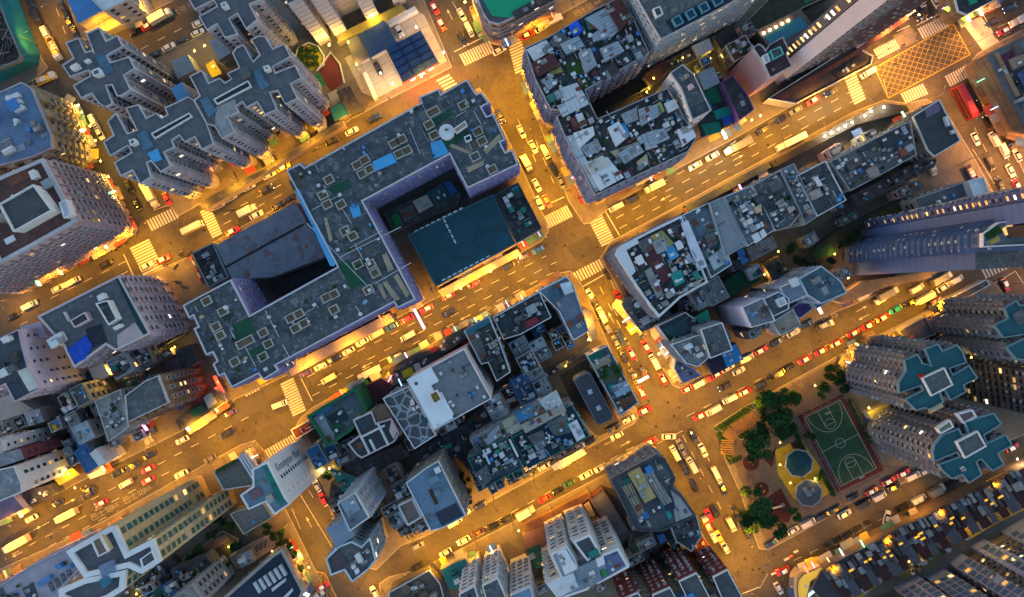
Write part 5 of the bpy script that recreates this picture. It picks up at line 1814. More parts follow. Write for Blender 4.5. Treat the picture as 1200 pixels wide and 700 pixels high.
b = bld('grey glazed flats with a broad dark roof beside the blue canopy', '821,386 846,378 858,410 832,420', 26, mat((.22, .25, .29), var=.25), SLATE, cw=2.0, led=.3, pc=PALE, fr=PALEW)
lots(b, [SLATE, BGREY], .4, 2.5, 5, 79, 0)
b = bld('low lilac corner shop with plants on its roof by the yellow-lit pavement', '792,420 812,432 822,440 800,449 790,432', 8, LILAC, mat((.18, .20, .32), var=.2), name='corner_shop', cat='shop', pc=LILAC, win=0)
lots(b, TONG, .5, 1.6, 3, 80, .3)
junk(b, 3)
b = bld('dark and bright blue canopy roofs above the taxi queue', '828,424 862,402 872,421 836,440', 9, DARKW, mat((.03, .02, .045), var=.3), name='blue_canopy', cat='canopy', pc=None, win=0)
patch(b, '846,414 862,403 871,421 852,431', mat((.03, .22, .52), var=.12), .4)
b = bld('lilac-walled flats with a clutter of white tanks on the roof', '869,360 894,349 908,376 880,384', 29, mat((.46, .43, .58), var=.12), BGREY, led=.06, cw=3, win=0, pc=PALE, name='lilac_flats')
lots(b, [WHITE, PALE, SLATE, BLUE, DARK], .9, 1.5, 3, 81, 0)
b = bld('octagonal-edged dark roof flats with one white roof house', '893,351 912,342 924,350 924,362 906,371', 28, mat((.34, .35, .45), var=.2), SLATE, cw=2.4, pc=WHITE)
bump(b, '910,352 918,348 922,356 914,360', 2, WHITE, PALE, 'lift_house')
b = bld('beige flat-roofed kerb house between lilac flats and the taxi road', '904,378 929,362 938,381 914,393', 12, PALEW, mat((.38, .33, .27), var=.4), name='kerb_house', cat='house', pc=PALE, win=0)
b = bld('low violet-roofed shop beside the beige flat-roofed house', '925,362 946,348 952,362 936,374', 8, PALEW, mat((.10, .07, .24), var=.2), name='shop', cat='shop', pc=PALE, win=0)
b = bld('teal-grey roofed flats with long pale walls near the glass towers', '936,327 962,312 985,330 992,343 962,356 946,346', 25, mat((.38, .41, .5), var=.2), mat((.09, .15, .19), var=.4), cw=2.4, led=.25, pc=PALE)
lots(b, [BGREY, STEEL, mat((.08, .16, .2), var=.3), CONC], .7, 2, 4.5, 82, 0)
b = bld('white-walled flats with a sunken pale roof and one white hut', '913,337 936,327 946,346 924,356', 26, mat((.42, .42, .5), var=.15), mat((.2, .24, .3), var=.3), cw=2.2, pc=WHITE)
patch(b, '926,328 934,325 938,334 930,337', WHITE, 1.8, 'roof_hut')
b = bld('pale sky-blue low roof on the taxi road below the flats', '948,352 985,336 990,344 956,362', 7, GREYW, mat((.14, .27, .38), var=.2), name='low_shop', cat='shop', pc=PALE, win=0)
b = bld('low podium with orange-lit forecourt at the foot of the glass tower', '976,352 1010,330 1090,318 1092,326 1040,336 990,356', 5, BEIGE, mat((.24, .17, .10), var=.4), name='podium', cat='podium', pc=None, win=0)
# glass towers
GLZ = mat((.075, .13, .31), rough=.3, var=.15, spec=.6, style='band', pitch=3.2, rgb2=(.065, .115, .27))
b = bld('tall north glass tower with a lit window strip leaning past the right edge', '1239,230 1242,256 1359,236 1351,206', 92, GLZ, SLATE, led=0, win=0, pc=None, name='glass_tower')
block(b['root'], b['root'], wp('1234,216 1239,229 1351,205 1346,190', 91), .14, 91, mat((.07, .10, .22), rough=.4, var=.2), SLATE, None, names=('lit_wing', 'lit_wing_roof'), fh=2.6, cw=1.5, led=.2, lit=.75, wsz=(1.1, 1.0))
block(b['root'], b['root'], wp(rb('1006,289 1009,298 1085,285 1084,279', 90), 90), .14, 90, mat((.035, .03, .03), var=.3), SLATE, None, names=('service_wing', 'service_wing_roof'), win=0, led=0)  # separate block coloured dark brown for the tower's south side
b = bld('blue glass tower with stacked balconies and a roof garden', '1146,291 1143,294 1143,316 1222,312 1226,286', 66, GLZ, SLATE, led=0, win=0, pc=None, name='glass_tower')
block(b['root'], b['root'], wp('1149,274 1149,290 1226,286 1226,256 1168,261', 74), .14, 74, mat((.09, .12, .21), rough=.4, var=.25), mat((.16, .17, .19)), WHITE, names=('balcony_wing', 'balcony_wing_roof'), fh=3.0, cw=1.6, led=1.0, lit=.06, gl=GLASSB, ph=1.0)
b['z'] = 74
b['p'] = wp('1149,274 1149,290 1226,286 1226,256 1168,261', 74)
patch(b, '1149,272 1168,263 1176,272 1160,280', LAWN, .3, 'roof_garden')
patch(b, '1154,284 1170,275 1173,283 1158,291', mat((.34, .34, .34)), .15)
patch(b, '1160,283 1170,277 1172,281 1162,287', mat((.5, .3, .06)), .7, 'timber_deck')
patch(b, '1176,268 1186,262 1189,271 1180,276', glow((1.0, .6, .2), 1.2), .5, 'lit_skylight')
lots(b, [SLATE, BGREY, PALE], .4, 2.5, 6, 83, .1)
b = bld('long low grey block with a white penthouse under the glass tower', '1070,234 1135,212 1141,228 1077,248', 14, GREYW, mat((.10, .11, .13), var=.3), name='low_block', cw=2.2, pc=GREYW)
bump(b, '1134,212 1152,208 1158,226 1141,232', 3, WHITE, PALE, 'penthouse')
b = bld('dark podium garden with a small green court between tenements and glass tower', '940,302 985,268 1060,232 1068,250 1000,270 985,292 958,312', 5, DARKW, mat((.03, .035, .022), var=.5), name='garden_podium', cat='podium', pc=None, win=0)
patch(b, '951,298 973,284 981,296 958,305', mat((.012, .06, .018)), .1, 'roof_court')
patch(b, '1020,256 1056,237 1062,246 1026,264', mat((.05, .06, .02), var=.4), .1, 'roof_court')
# ---- teal-roofed estate beside the park
EW = mat((.23, .20, .205), var=.4, sc=.9, style='band', pitch=2.9, rgb2=(.13, .115, .12))
ET = dict(wall=EW, roof=TEALR, pc=mat((.14, .22, .26), var=.2), ph=.5, pw=.25, cw=1.9, fh=2.9, led=.5, lit=.055, wsz=(1.2, 1.3), bays=(1.9, 1.5, .8), name='estate_tower', group='teal-roofed estate towers')
b = bld('teal-roofed estate tower with a pale square plant deck beside the ball court', '1099,403 1104,411 1121,404 1128,412 1132,425 1112,432 1116,439 1135,428 1145,443 1129,451 1132,459 1113,469 1106,457 1101,460 1105,471 1089,480 1083,478 1073,481 1060,468 1081,457 1079,452 1053,461 1052,449 1061,434 1059,422 1075,415 1081,426 1090,428 1086,417 1083,409', 39, **ET)
bump(b, '1080,443 1106,431 1116,451 1091,464', 1.0, PALEW, mat((.10, .105, .11), var=.5, sc=.9), 'plant_deck', pc=WHITE)
lots(b, [TEALR, WHITE, PALE], .12, 2, 4, 205, 0)
patch(b, '1078,440 1082,438 1084,442 1080,444', mat((.4, .02, .03)), .8, 'red_hatch')
patch(b, '1088,480 1104,472 1106,477 1090,485', mat((.45, .30, .16)), .4)
b = bld('teal-roofed estate tower with two white-edged roof wells above the end of the court road', '1094,521 1104,509 1123,502 1127,510 1134,508 1130,495 1146,489 1164,484 1173,497 1152,510 1156,519 1178,509 1186,522 1169,531 1176,544 1162,552 1149,538 1144,541 1150,556 1135,566 1127,556 1115,561 1103,551 1099,544 1124,535 1121,530 1094,541 1092,530', 39, **ET)
bump(b, '1120,518 1145,505 1155,523 1130,537', 1.0, PALEW, mat((.10, .105, .11), var=.5, sc=.9), 'plant_deck', pc=WHITE)
lots(b, [TEALR, WHITE, PALE], .12, 2, 4, 206, 0)
bump(b, '1120,485 1138,480 1143,488 1128,496', 1.2, WHITE, mat((.2, .12, .13)), 'roof_well', pc=WHITE, dz=-1.5, ph=.8)
bump(b, '1097,502 1112,492 1116,500 1101,508', 1.2, WHITE, mat((.22, .26, .14)), 'roof_well', pc=WHITE, dz=-1.5, ph=.8)
b = bld('teal-roofed estate tower at the right edge nearest the taxi road', '1176,361 1190,352 1195,358 1240,350 1250,392 1201,392 1175,396 1164,381 1180,373', 39, **ET)
patch(b, '1186,368 1198,362 1206,376 1194,382', SLATE, .25, 'roof_recess')
b = bld('teal-roofed estate wing at the right edge above the dark gap', '1178,407 1216,388 1250,394 1250,425 1190,421', 39, **ET)
b = bld('dark estate tower at the right edge with scattered orange-lit windows', '1215,437 1222,490 1330,500 1330,430', 39, mat((.15, .13, .12), var=.35, style='band', pitch=2.9, rgb2=(.09, .08, .075)), TEALR, pc=None, cw=1.9, fh=2.9, led=.3, lit=.12, name='estate_tower')
b = bld('low grey podium roof with an orange awning between the estate towers', '1052,388 1084,371 1096,392 1066,402', 6, GREYW, mat((.10, .105, .15), var=.3), name='podium', cat='podium', pc=GREYW, win=0)
patch(b, '1066,396 1071,393 1073,397 1068,400', mat((.65, .12, .02)), .6, 'awning')
b = bld('grey covered walkway along the taxi road kerb by the estate', '985,418 1040,392 1100,360 1104,366 1046,398 990,424', 3.5, GREYW, mat((.12, .11, .11), var=.3), name='covered_walkway', cat='canopy', pc=None, win=0)
b = bld('walled ramp roof by the last bend of the taxi road', '1096,358 1155,328 1160,334 1102,366', 4, GREYW, mat((.10, .09, .09), var=.3), name='ramp_roof', cat='canopy', pc=PALE, ph=.3, win=0)
b = bld('yellow-lit glass canopy between the two park-side estate towers', '1017,484 1040,473 1044,480 1021,492', 4, BEIGE, mat((.5, .38, .08)), name='lit_canopy', cat='canopy', pc=None, win=0)  # lamplight on the canopy is put into its yellow colour

# ---- park
COURT = mat((.014, .060, .036), rough=.8, var=.45, sc=.25, style='patch', pitch=.5, rgb2=(.02, .062, .04))
root = thing('basketball_court', 'fenced green basketball court with dark red border beside the park', 'basketball court', (*g(984, 519), .16))
lo = root.location
v, f = prism(local('935,488 987,462 1036,551 982,577', .16), -.02, .03)
ob('border', me_new('border', v, f, mat((.07, .016, .022), var=.35)), root)
CP = [Vector(x) for x in local('941,489 985,468 1028,549 984,571', .16)]
A = [Vector(g(x, y)) - Vector(lo[:2]) for x, y in ((941, 489), (985, 468), (1028, 549), (984, 571))]
v, f = prism(ccw([tuple(a) for a in A]), .03, .04)
ob('playing_surface', me_new('surface', v, f, COURT), root)
vs, fs = [], []


def cb(u, w):
    return (A[0] * (1 - u) + A[1] * u) * (1 - w) + (A[3] * (1 - u) + A[2] * u) * w


def cline(pts, w=.12):
    for i in range(len(pts) - 1):
        a, c = pts[i], pts[i + 1]
        d = (c - a).normalized()
        n = Vector((-d.y, d.x)) * w / 2
        o = len(vs)
        for q in (a + n, a - n, c - n, c + n):
            vs.append((q.x, q.y, .046))
        fs.append([o, o + 1, o + 2, o + 3])


cline([cb(0.02, .01), cb(.98, .01), cb(.98, .99), cb(.02, .99), cb(.02, .01)])
cline([cb(.02, .5), cb(.98, .5)])
for c0, r in ((.5, .12), (.225, .13), (.775, .13)):
    cline([cb(.5 + r * math.cos(t * .3142), c0 + r * .52 * math.sin(t * .3142)) for t in range(21)])
for e in (0, 1):
    s = 1 if e == 0 else -1
    cline([cb(.5 + .42 * math.cos(t * .1571), e + s * (.03 + .29 * math.sin(t * .1571))) for t in range(21)])
    cline([cb(.37, e + s * .01), cb(.37, e + s * .225), cb(.63, e + s * .225), cb(.63, e + s * .01)])
ob('court_lines', me_new('court_lines', vs, fs, PAINTW), root)
for e in (0.045, .955):
    c = cb(.5, e)
    h_ = ob('hoop_stand', me_new('hoop_stand', *tube([(0, 0, 0), (0, 0, 3.2), (0, .0, 3.6)], .09), METAL), root, (c.x, c.y, .05))
    ob('backboard', unit('box', WHITE), h_, (0, 0, 2.9), TA, (1.8, .06, 1.05))
for k, (q0, q1) in enumerate((((0, 0), (1, 0)), ((1, 0), (1, 1)), ((1, 1), (0, 1)), ((0, 1), (0, 0)))):
    a, c = cb(*q0), cb(*q1)
    d = (c - a)
    n = Vector((d.y, -d.x)).normalized() * 1.5
    if n.dot((a + c) / 2) < 0:
        n = -n
    for t in range(int(d.length / 3) + 1):
        p_ = a + d * min(1, t * 3 / d.length) + n
        ob('fence_post', unit('box', METAL), root, (p_.x, p_.y, 0), 0, (.09, .09, 4))
    m_ = (a + c) / 2 + n
    ob('fence_rail', unit('box', METAL), root, (m_.x, m_.y, 3.9), math.atan2(d.y, d.x), (d.length, .07, .07))
for px, py, r, m, lab in ((936.5, 543, 16.5, mat((.010, .045, .055), var=.3, style='grid', ang=TA, pitch=2.2, rgb2=(.014, .06, .068)), 'teal octagonal pavilion on the yellow play ground'), (948, 578, 16, mat((.075, .08, .095), var=.25), 'grey octagonal pavilion with roof vents on the yellow play ground')):
    x, y = g(px, py, 4)
    rr_ = r * S
    root = thing('pavilion', lab, 'pavilion', (x, y, .16))
    o8 = [(rr_ * math.cos(math.pi / 4 * i + .25), rr_ * math.sin(math.pi / 4 * i + .25)) for i in range(8)]
    v, f = rings([(offs(o8, .0), 3.4), (offs(o8, .0), 3.7), (offs(o8, -.35), 3.85), (offs(o8, -2.2), 4.2)])
    f.append([24 + i for i in range(8)])
    ob('roof', me_new('pav_roof', v, f, m), root)
    ob('roof_rim', me_new('rim', *ringwall(offs(o8, .12), offs(o8, -.25), 3.45, 3.95), mat((.26, .27, .27))), root)
    for i in range(8):
        ob('post', unit('box', METAL), root, (o8[i][0] * .86, o8[i][1] * .86, 0), 0, (.2, .2, 3.4))
    if px > 940:
        for dx, dy, s in ((-.3, .0, 1.6), (1.0, .9, 1.2), (-1.4, 1.2, 1.2)):
            ob('roof_vent', unit('box', CONC), root, (dx, dy, 3.95), TA, (s, s, .7))
DK = mat((.045, .012, .018), var=.3)
for px, py, r, lab in ((880, 542, 9.5, 'dark round rubber play circle nearest the park road'), (892, 574, 9, 'dark round rubber play circle beside the dark square mat')):
    x, y = g(px, py)
    o = ob('play_circle', me_new('circle', *cyl(0, 0, 0, .03, r * S, 32), DK), None, (x, y, .165))
    tag(o, lab, 'play mat')
    for i in range(3):
        ob('spring_rider', me_new('rider', *tube([(0, 0, .03), (.1, .05, .5), (.5, .1, .8), (.9, .0, .7)], [.08, .1, .2, .08]), mat((.5, .3, .03))), o, ((i - 1) * .9, (i % 2) * .9, 0), i * 2)
for s, lab in (('891,535 905,530 910,522 905,548', 'small dark mat under the big park tree'), ('899,583 915,572 930,600 924,612 906,612 897,598', 'large dark red rubber mat with a grey slide frame'), ('926,520 937,514 941,524 931,528', 'small dark mat by the teal octagon')):
    p = wp(s, .16)
    cx, cy = p[0]
    v, f = prism([(a - cx, c - cy) for a, c in p], 0, .035)
    tag(ob('play_mat', me_new('mat', v, f, DK), None, (cx, cy, .166)), lab, 'play mat')
x, y = g(912, 592)
o = thing('slide_frame', 'grey slide frame standing on the dark red rubber mat', 'play frame', (x, y, .2))
ob('slide', me_new('slide', *tube([(-1.8, -1, .2), (-.8, -.4, .9), (.4, .2, 1.7)], .35, 6), PALE), o)
ob('platform', unit('box', METAL), o, (.9, .4, 1.5), .5, (1.2, 1.1, .15))
for dx, dy in ((.4, .0), (1.4, .5), (.6, .9)):
    ob('frame_post', unit('box', METAL), o, (dx, dy, 0), 0, (.1, .1, 2.2))
root = thing('pergola', 'curved slatted pergola with seats in the park corner', 'pergola', (*g(868, 500), .16))
lo = root.location
PG = [(849, 530), (850, 512), (858, 502), (870, 495), (884, 486)]
for i in range(len(PG) - 1):
    for t in range(7):
        x, y = PG[i][0] + (PG[i + 1][0] - PG[i][0]) * t / 7, PG[i][1] + (PG[i + 1][1] - PG[i][1]) * t / 7
        a, c = g(x, y)
        an = math.atan2(-(PG[i + 1][1] - PG[i][1]), PG[i + 1][0] - PG[i][0]) + math.pi / 2
        ob('slat', unit('box', mat((.22, .13, .07), var=.3)), root, (a - lo[0], c - lo[1], 2.6), an, (4.2, .3, .15))
        if t % 3 == 0:
            ob('post', unit('box', METAL), root, (a - lo[0] + 1.2 * math.cos(an), c - lo[1] + 1.2 * math.sin(an), 0), 0, (.15, .15, 2.6))
root = thing('planter_bed', 'square raised planter bed of dark shrubs beside the pergola', 'planter', (*g(869, 507), .16))
lo = root.location
p = local('860,506 874,498 880,504 870,516 864,514', .16)
ob('planter_wall', me_new('pw', *ringwall(p, offs(p, -.3), 0, .5), CONC), root)
v, f = prism(offs(p, -.32), 0, .4)
ob('soil', me_new('soil', v, f, LAWN), root)
for i in range(5):
    x, y = g(864 + i * 2.6, 508 - i * 1.2)
    ob('shrub', unit('bush', LEAF[i % 3]), root, (x - lo[0], y - lo[1], .35), i, (2, 2, 1.2))
for px, py, r, h, lf in ((906, 480, 20, 12, 0), (893, 521, 17, 11, 1), (914, 502, 13, 10, 2), (878, 520, 9, 9, 0), (899, 499, 12, 11, 2), (926, 466, 11, 9, 1), (922, 500, 9, 9, 0), (897, 472, 12, 9, 2), (884, 533, 10, 9, 1), (975, 437, 9, 8, 0), (984, 452, 9, 8, 2), (966, 458, 9, 8, 1), (988, 437, 7, 8, 0),
                           (884, 590, 18, 11, 1), (905, 619, 14, 10, 0), (880, 612, 13, 9, 2), (893, 604, 12, 9, 0), (929, 603, 8, 7, 1), (948, 512, 6, 6, 2), (962, 560, 5, 5, 1), (906, 480, 9, 10, 2)):
    tree(px, py, r, h, ('dark dense tree', 'mid-green airy tree', 'deep green rounded tree')[lf], lf, group='park trees')
for px, py, r in ((1000, 276, 7), (1013, 284, 6), (990, 286, 7), (1046, 264, 7), (926, 291, 6), (937, 304, 7), (950, 311, 6), (1066, 249, 6), (1025, 272, 6), (975, 305, 5)):
    tree(px, py, r, 6, 'dark tree of the podium garden', 2, z0=4, group='garden trees')
for i, (x0, y0, x1, y1) in enumerate(((840, 502, 872, 480), (872, 480, 905, 463), (842, 508, 854, 540), (928, 500, 950, 545), (962, 553, 978, 582), (996, 470, 1020, 520), (856, 541, 870, 534))):
    n = int(math.hypot(x1 - x0, y1 - y0) / 4)
    o = thing('hedge', ['clipped hedge along the park corner facing the junction', 'clipped hedge beside the taxi road edge of the park', 'low hedge on the park edge facing the cross street', 'hedge between the court and the teal octagon', 'hedge between the court and the grey octagon', 'hedge squeezed between court and estate tower', 'short hedge under the pergola end'][i], 'hedge', (*g(x0, y0), .16), 0, 'park hedges')
    vs, fs = [], []
    um = unit('bush', LEAF[0])
    for k in range(n):
        x, y = g(x0 + (x1 - x0) * k / n, y0 + (y1 - y0) * k / n)
        for vv in um.polygons:
            q = len(vs)
            for vi in vv.vertices:
                c = um.vertices[vi].co
                vs.append((c.x * 1.9 + x - o.location.x, c.y * 1.9 + y - o.location.y, c.z * 1.1))
            fs.append([q, q + 1, q + 2, q + 3])
    ob('foliage', me_new('hedge', vs, fs, LEAF[2]), o)

# ---- block south of the middle road
GN = mat((.01, .10, .045), rough=.8, var=.3, sc=.8)
b = bld('corner building wrapped in green netting with a teal-grey roof', '361,487 418,453 431,480 412,505 385,523 372,503', 20, GN, mat((.07, .10, .12), var=.3), name='netted_building', pc=GN, ph=1.4, pw=.9, win=0)
patch(b, '366,490 378,484 396,520 386,522', mat((.19, .21, .24), var=.2), .3)
patch(b, '381,500 392,493 404,500 390,514', GREEN, .2)
patch(b, '382,489 402,478 408,492 392,498', mat((.012, .03, .04)), .2)
patch(b, '369,484 388,473 390,478 371,489', mat((.03, .16, .30)), .4)
lots(b, [DARK, STEEL, SLATE, TEAL], .7, 1.8, 4, 91, 0)
b = bld('low maroon flat-roofed shop at the zebra corner', '341,504 365,491 370,501 347,515', 6, BROWNW, mat((.10, .028, .03), var=.2), name='shop', cat='shop', pc=PALE, ph=.3, win=0)
b = bld('pinkish parapet flats with dark divided roof terraces', '414,492 436,482 441,496 459,490 468,507 462,518 424,537 417,532 408,520 422,510', 22, PINK, mat((.06, .06, .068), var=.4), cw=2.6, pc=mat((.52, .42, .44), var=.12), pw=.4, name='pink_flats')
for q in ('441,496 443,495 456,522 454,523', '421,511 423,510 434,532 432,533', '422,512 450,498 451,500 423,514', '432,516 434,515 440,527 438,528'):
    patch(b, q, PALE, 1.2, 'roof_wall')
patch(b, '416,493 434,484 440,497 424,506', NAVY, .2)
patch(b, '459,491 466,504 461,515 456,505', PINK, 1.0, 'roof_wall')
lots(b, [PALE, SLATE, DARK, WHITE, RUST], .5, 1.5, 3, 92, 0)
patch(b, '436,481 452,472 458,488 442,495', mat((.13, .085, .06), var=.5), .15)
b = bld('flats with a crazy-paved stone roof and pale mortar lines', '449,467 479,453 511,510 486,526', 24, GREYW, mat((.075, .08, .09), var=.35, style='crack', pitch=.32, rgb2=(.26, .31, .36)), cw=2.6, pc=PALE, name='stone_roof_flats')
patch(b, '493,493 499,489 503,494 497,497', mat((.02, .10, .15)), .6)
for q in ('480,470 484,468 486,474 482,476', '482,478 485,477 487,481 484,482', '487,476 490,475 491,478 488,480'):
    patch(b, q, WHITE, .8, 'roof_tank')
b = bld('tall block with a bright white terrace and a plain grey roof', '477,445 544,409 576,467 509,504', 35, mat((.44, .40, .47), var=.1), mat((.17, .18, .20), var=.3, sc=.6), led=0, win=0, pc=PALE, ph=.7, name='white_terrace_block')
junk(b, 888, 26)
patch(b, '478,445 505,431 514,447 505,452 510,462 517,460 533,489 509,503', mat((.60, .64, .70), var=.1), 1.0, 'white_terrace')
bump(b, '503,462 512,457 518,468 509,474', 1.6, WHITE, mat((.25, .16, .03), var=.5), 'stair_well', pc=WHITE)
b = bld('low planted arcade roof with yellow awning in front of the white terrace block', '455,432 520,396 560,376 564,384 478,444 462,452', 7, DARKW, mat((.07, .06, .06), var=.4), name='arcade_roof', cat='shop', pc=None, win=0)
patch(b, '470,436 482,430 486,438 474,444', mat((.5, .36, .02)), .6, 'awning')
patch(b, '487,417 503,409 506,414 490,423', mat((.06, .05, .06)), 1.0)
patch(b, '503,409 510,405 513,411 506,415', mat((.2, .03, .05)), 1.0)
patch(b, '484,428 491,425 494,433 487,436', mat((.45, .32, .34)), 1.2)
lots(b, [DARK, SLATE, PALE, WHITE, LAWN], .85, 1.2, 2.6, 93, .2)
b = bld('maroon and green low yard roof beside the green netted building', '424,455 446,443 462,452 446,470 432,480', 8, DARKW, mat((.09, .03, .04), var=.3), name='yard_roof', cat='shop', pc=None, win=0)
lots(b, [GREEN, MAROON, SLATE, PALE], .5, 1.8, 4, 94, .1)
b = bld('blackened cluttered roof flats beside the plain grey roof block', '544,388 573,371 586,402 598,436 582,447 572,425 564,427', 24, GREYW, mat((.055, .06, .06), var=.5), cw=2.6, pc=PALE, name='dark_roof_flats')
patch(b, '545,387 572,372 575,378 549,393', mat((.03, .12, .17)), .6)
patch(b, '547,392 560,388 570,415 564,424', mat((.11, .12, .125), var=.5), .4)
lots(b, TONGD + [WHITE], .85, 1.5, 3.2, 95, .03)
junk(b, 95)
junk(b, 95)
b = bld('walled dark terraces above the white lorry road near the blue-grey corner roof', '578,372 632,342 646,372 610,392 590,398', 20, GREYW, DARK, cw=2.6, pc=PALE, name='terrace_flats')
patch(b, '584,376 598,369 602,380 589,386', NAVY, .3)
patch(b, '614,378 628,371 632,377 618,385', mat((.22, .03, .04)), .8)
lots(b, TONG + [DARK, DARK], .85, 1.6, 3.6, 96, .08)
junk(b, 96)
b = bld('blue-grey roof corner flats beside the orange-lit shop wall', '631,341 664,324 672,335 690,388 672,399 655,365', 20, PALEW, mat((.14, .18, .23), var=.35), cw=2.6, pc=WHITE, name='corner_flats')
for q, m, h in (('656,333 668,330 673,342 662,346', mat((.5, .56, .62)), 1.2), ('643,342 653,337 658,348 647,352', mat((.05, .10, .16)), .8), ('664,378 670,375 673,381 666,384', RUST, .8), ('676,370 682,367 685,373 679,377', RUST, .8), ('649,335 657,332 660,338 652,341', RUST, .5)):
    patch(b, q, m, h)
lots(b, [BGREY, STEEL, PALE], .35, 1.8, 4, 97, 0)
b = bld('orange-lit shop house at the mouth of the diagonal lane', '682,366 686,360 693,366 700,395 694,401', 9, mat((.5, .35, .16)), mat((.45, .32, .14), var=.25), name='shop_house', cat='shop', pc=None, win=0)  # orange shop light is put into the wall and roof colours
b = bld('dark lane sheds along the diagonal alley', '598,452 648,430 676,415 690,405 692,412 650,438 602,462', 4, DARKW, DARK, name='lane_sheds', cat='shed', pc=None, win=0)
lots(b, TONGD, .6, 1.6, 3.6, 102, .05)
junk(b, 102)
junk(b, 102)
b = bld('long rounded dark roof hall in the open asphalt yard', '673,447 676,443 688,437 692,438 718,486 717,491 703,498 699,496', 9, GREYW, mat((.085, .085, .10), var=.25), name='yard_hall', cat='hall', pc=mat((.18, .19, .21)), ph=.25, win=0)
for q in ('688,458 693,456 695,461 690,463', '698,477 703,475 705,480 700,482'):
    patch(b, q, PALE, .5, 'roof_vent')
sheet('asphalt_yard', '655,440 690,420 728,500 700,512 680,490', ASPHD, .152)
b = bld('narrow street-corner row with roof shrubs and a pale blue metal roof', '688,417 712,405 748,472 727,487', 11, PALEW, SLATE, name='corner_row', cat='building', pc=PALE, ph=.5)
for q, m, h in (('690,417 705,410 709,417 694,424', mat((.01, .12, .09)), .6), ('694,425 712,416 717,424 698,434', mat((.33, .26, .15), var=.2), .5), ('716,454 733,446 739,458 723,466', mat((.30, .38, .44)), 1.0), ('703,434 726,425 732,440 712,449', mat((.08, .11, .06), var=.5), .2), ('712,452 720,449 722,456 715,460', TEAL, .8), ('724,470 742,462 744,471 730,480', mat((.14, .07, .04)), .3)):
    patch(b, q, m, h)
for px, py in ((708, 438), (721, 431), (724, 437), (706, 441)):
    x, y = g(px, py, 11)
    ob('roof_shrub', unit('bush', LEAF[1]), b['root'], (x - b['root'].location.x, y - b['root'].location.y, 11), px, (2.6, 2.6, 2))
lots(b, TONG, .5, 1.5, 3, 103, .05)
junk(b, 3)
b = bld('navy flat-roofed flats with white tanks and fins in the middle block', '548,537 594,512 613,548 567,572', 20, GREYW, NAVY, cw=2.6, pc=TEAL, ph=.5, name='navy_roof_flats')
for q in ('569,527 573,525 576,530 572,532', '577,521 580,519 583,524 579,526', '584,532 589,529 592,535 587,538', '596,516 598,515 608,535 606,536', '565,528 567,527 575,544 573,545'):
    patch(b, q, WHITE, .9, 'roof_fin')
patch(b, '556,556 570,545 576,562 566,572', SLATE, 2.0)
lots(b, TONG + [NAVY, SLATE], .9, 1.5, 3.4, 104, .04)
junk(b, 104)
b = bld('flats with striped metal and beige roofs along the diagonal lane', '550,515 647,463 656,480 559,532', 19, PALEW, CONC, cw=2.6, pc=None, name='striped_roof_flats')
for q, m, h in (('566,516 584,498 588,510 572,522', STEEL, 1.0), ('588,494 604,486 612,502 594,508', mat((.33, .31, .22), var=.2), .6), ('604,484 622,475 626,486 608,496', mat((.03, .16, .33)), 1.2), ('631,470 652,457 662,478 645,488', mat((.46, .47, .46), var=.3), .5), ('610,498 660,474 664,482 616,508', mat((.30, .29, .24), var=.3), .8)):
    patch(b, q, m, h)
lots(b, TONG, .8, 1.6, 3.6, 105, .03)
junk(b, 105)
b = bld('flats with deep navy roof and a mossy grey corner above the parked white cars', '599,513 670,474 691,511 619,549', 19, GREYW, mat((.015, .035, .06), var=.3), cw=2.6, pc=TEAL, ph=.4, name='navy_corner_flats')
for q, m, h in (('640,496 664,484 672,506 650,512', mat((.09, .11, .115), var=.5), .5), ('618,512 636,504 642,520 628,528', SLATE, .8), ('666,498 676,492 686,512 676,518', PALE, 1.2), ('663,496 670,494 672,500 665,504', TEAL, 1)):
    patch(b, q, m, h)
lots(b, TONG + [NAVY, SLATE], .9, 1.5, 3.4, 106, .05)
junk(b, 106)
b = bld('white kerb canopies behind the parked white cars', '645,546 682,526 688,532 650,552', 5, PALEW, PALEM, name='kerb_canopy', cat='canopy', pc=None, win=0)
b = bld('blue-tiled roof flats with a light slot beside the tree court', '476,566 500,548 514,540 546,604 520,618 505,622', 27, mat((.28, .24, .2), var=.3), mat((.13, .20, .28), var=.35), cw=2.2, pc=PALE, led=.3, name='blue_roof_flats')
for q, m, h in (('502,575 506,573 514,590 510,592', mat((.06, .03, .02)), .1), ('508,550 514,547 517,553 511,556', WHITE, 1.2), ('510,602 534,590 542,604 518,616', mat((.03, .035, .06)), .2)):
    patch(b, q, m, h)
lots(b, [mat((.12, .2, .28), var=.3), BGREY, SLATE], .4, 2, 4.5, 107, 0)
b = bld('small beige flat-roofed block with a white rim in the lane by the yellow road', '466,592 484,583 495,606 478,616', 17, BEIGE, mat((.22, .17, .15), var=.2), cw=2.6, pc=WHITE, pw=.5, name='beige_block')
b = bld('brown terrace roof in the middle of the dark court', '434,560 452,547 471,588 456,595', 8, BROWNW, mat((.24, .14, .09), var=.25), name='terrace_roof', cat='house', pc=DARKW, win=0)
b = bld('dark lane houses behind the stone roof flats', '486,530 512,514 540,500 560,512 548,532 520,540 500,548', 8, DARKW, DARK, name='lane_houses', cat='house', pc=None, win=0)
lots(b, TONGD + [NAVY, TEAL], .8, 2, 5, 108, .03)
junk(b, 2)
junk(b, 2)
b = bld('dark teal back roofs below the pinkish parapet flats', '392,528 410,522 424,540 470,520 480,534 440,556 410,560', 7, DARKW, DARK, name='lane_houses', cat='house', pc=None, win=0)
lots(b, [TEAL, mat((.012, .06, .08)), DARK, SLATE, GREEN], .8, 2.5, 6, 109, .02)
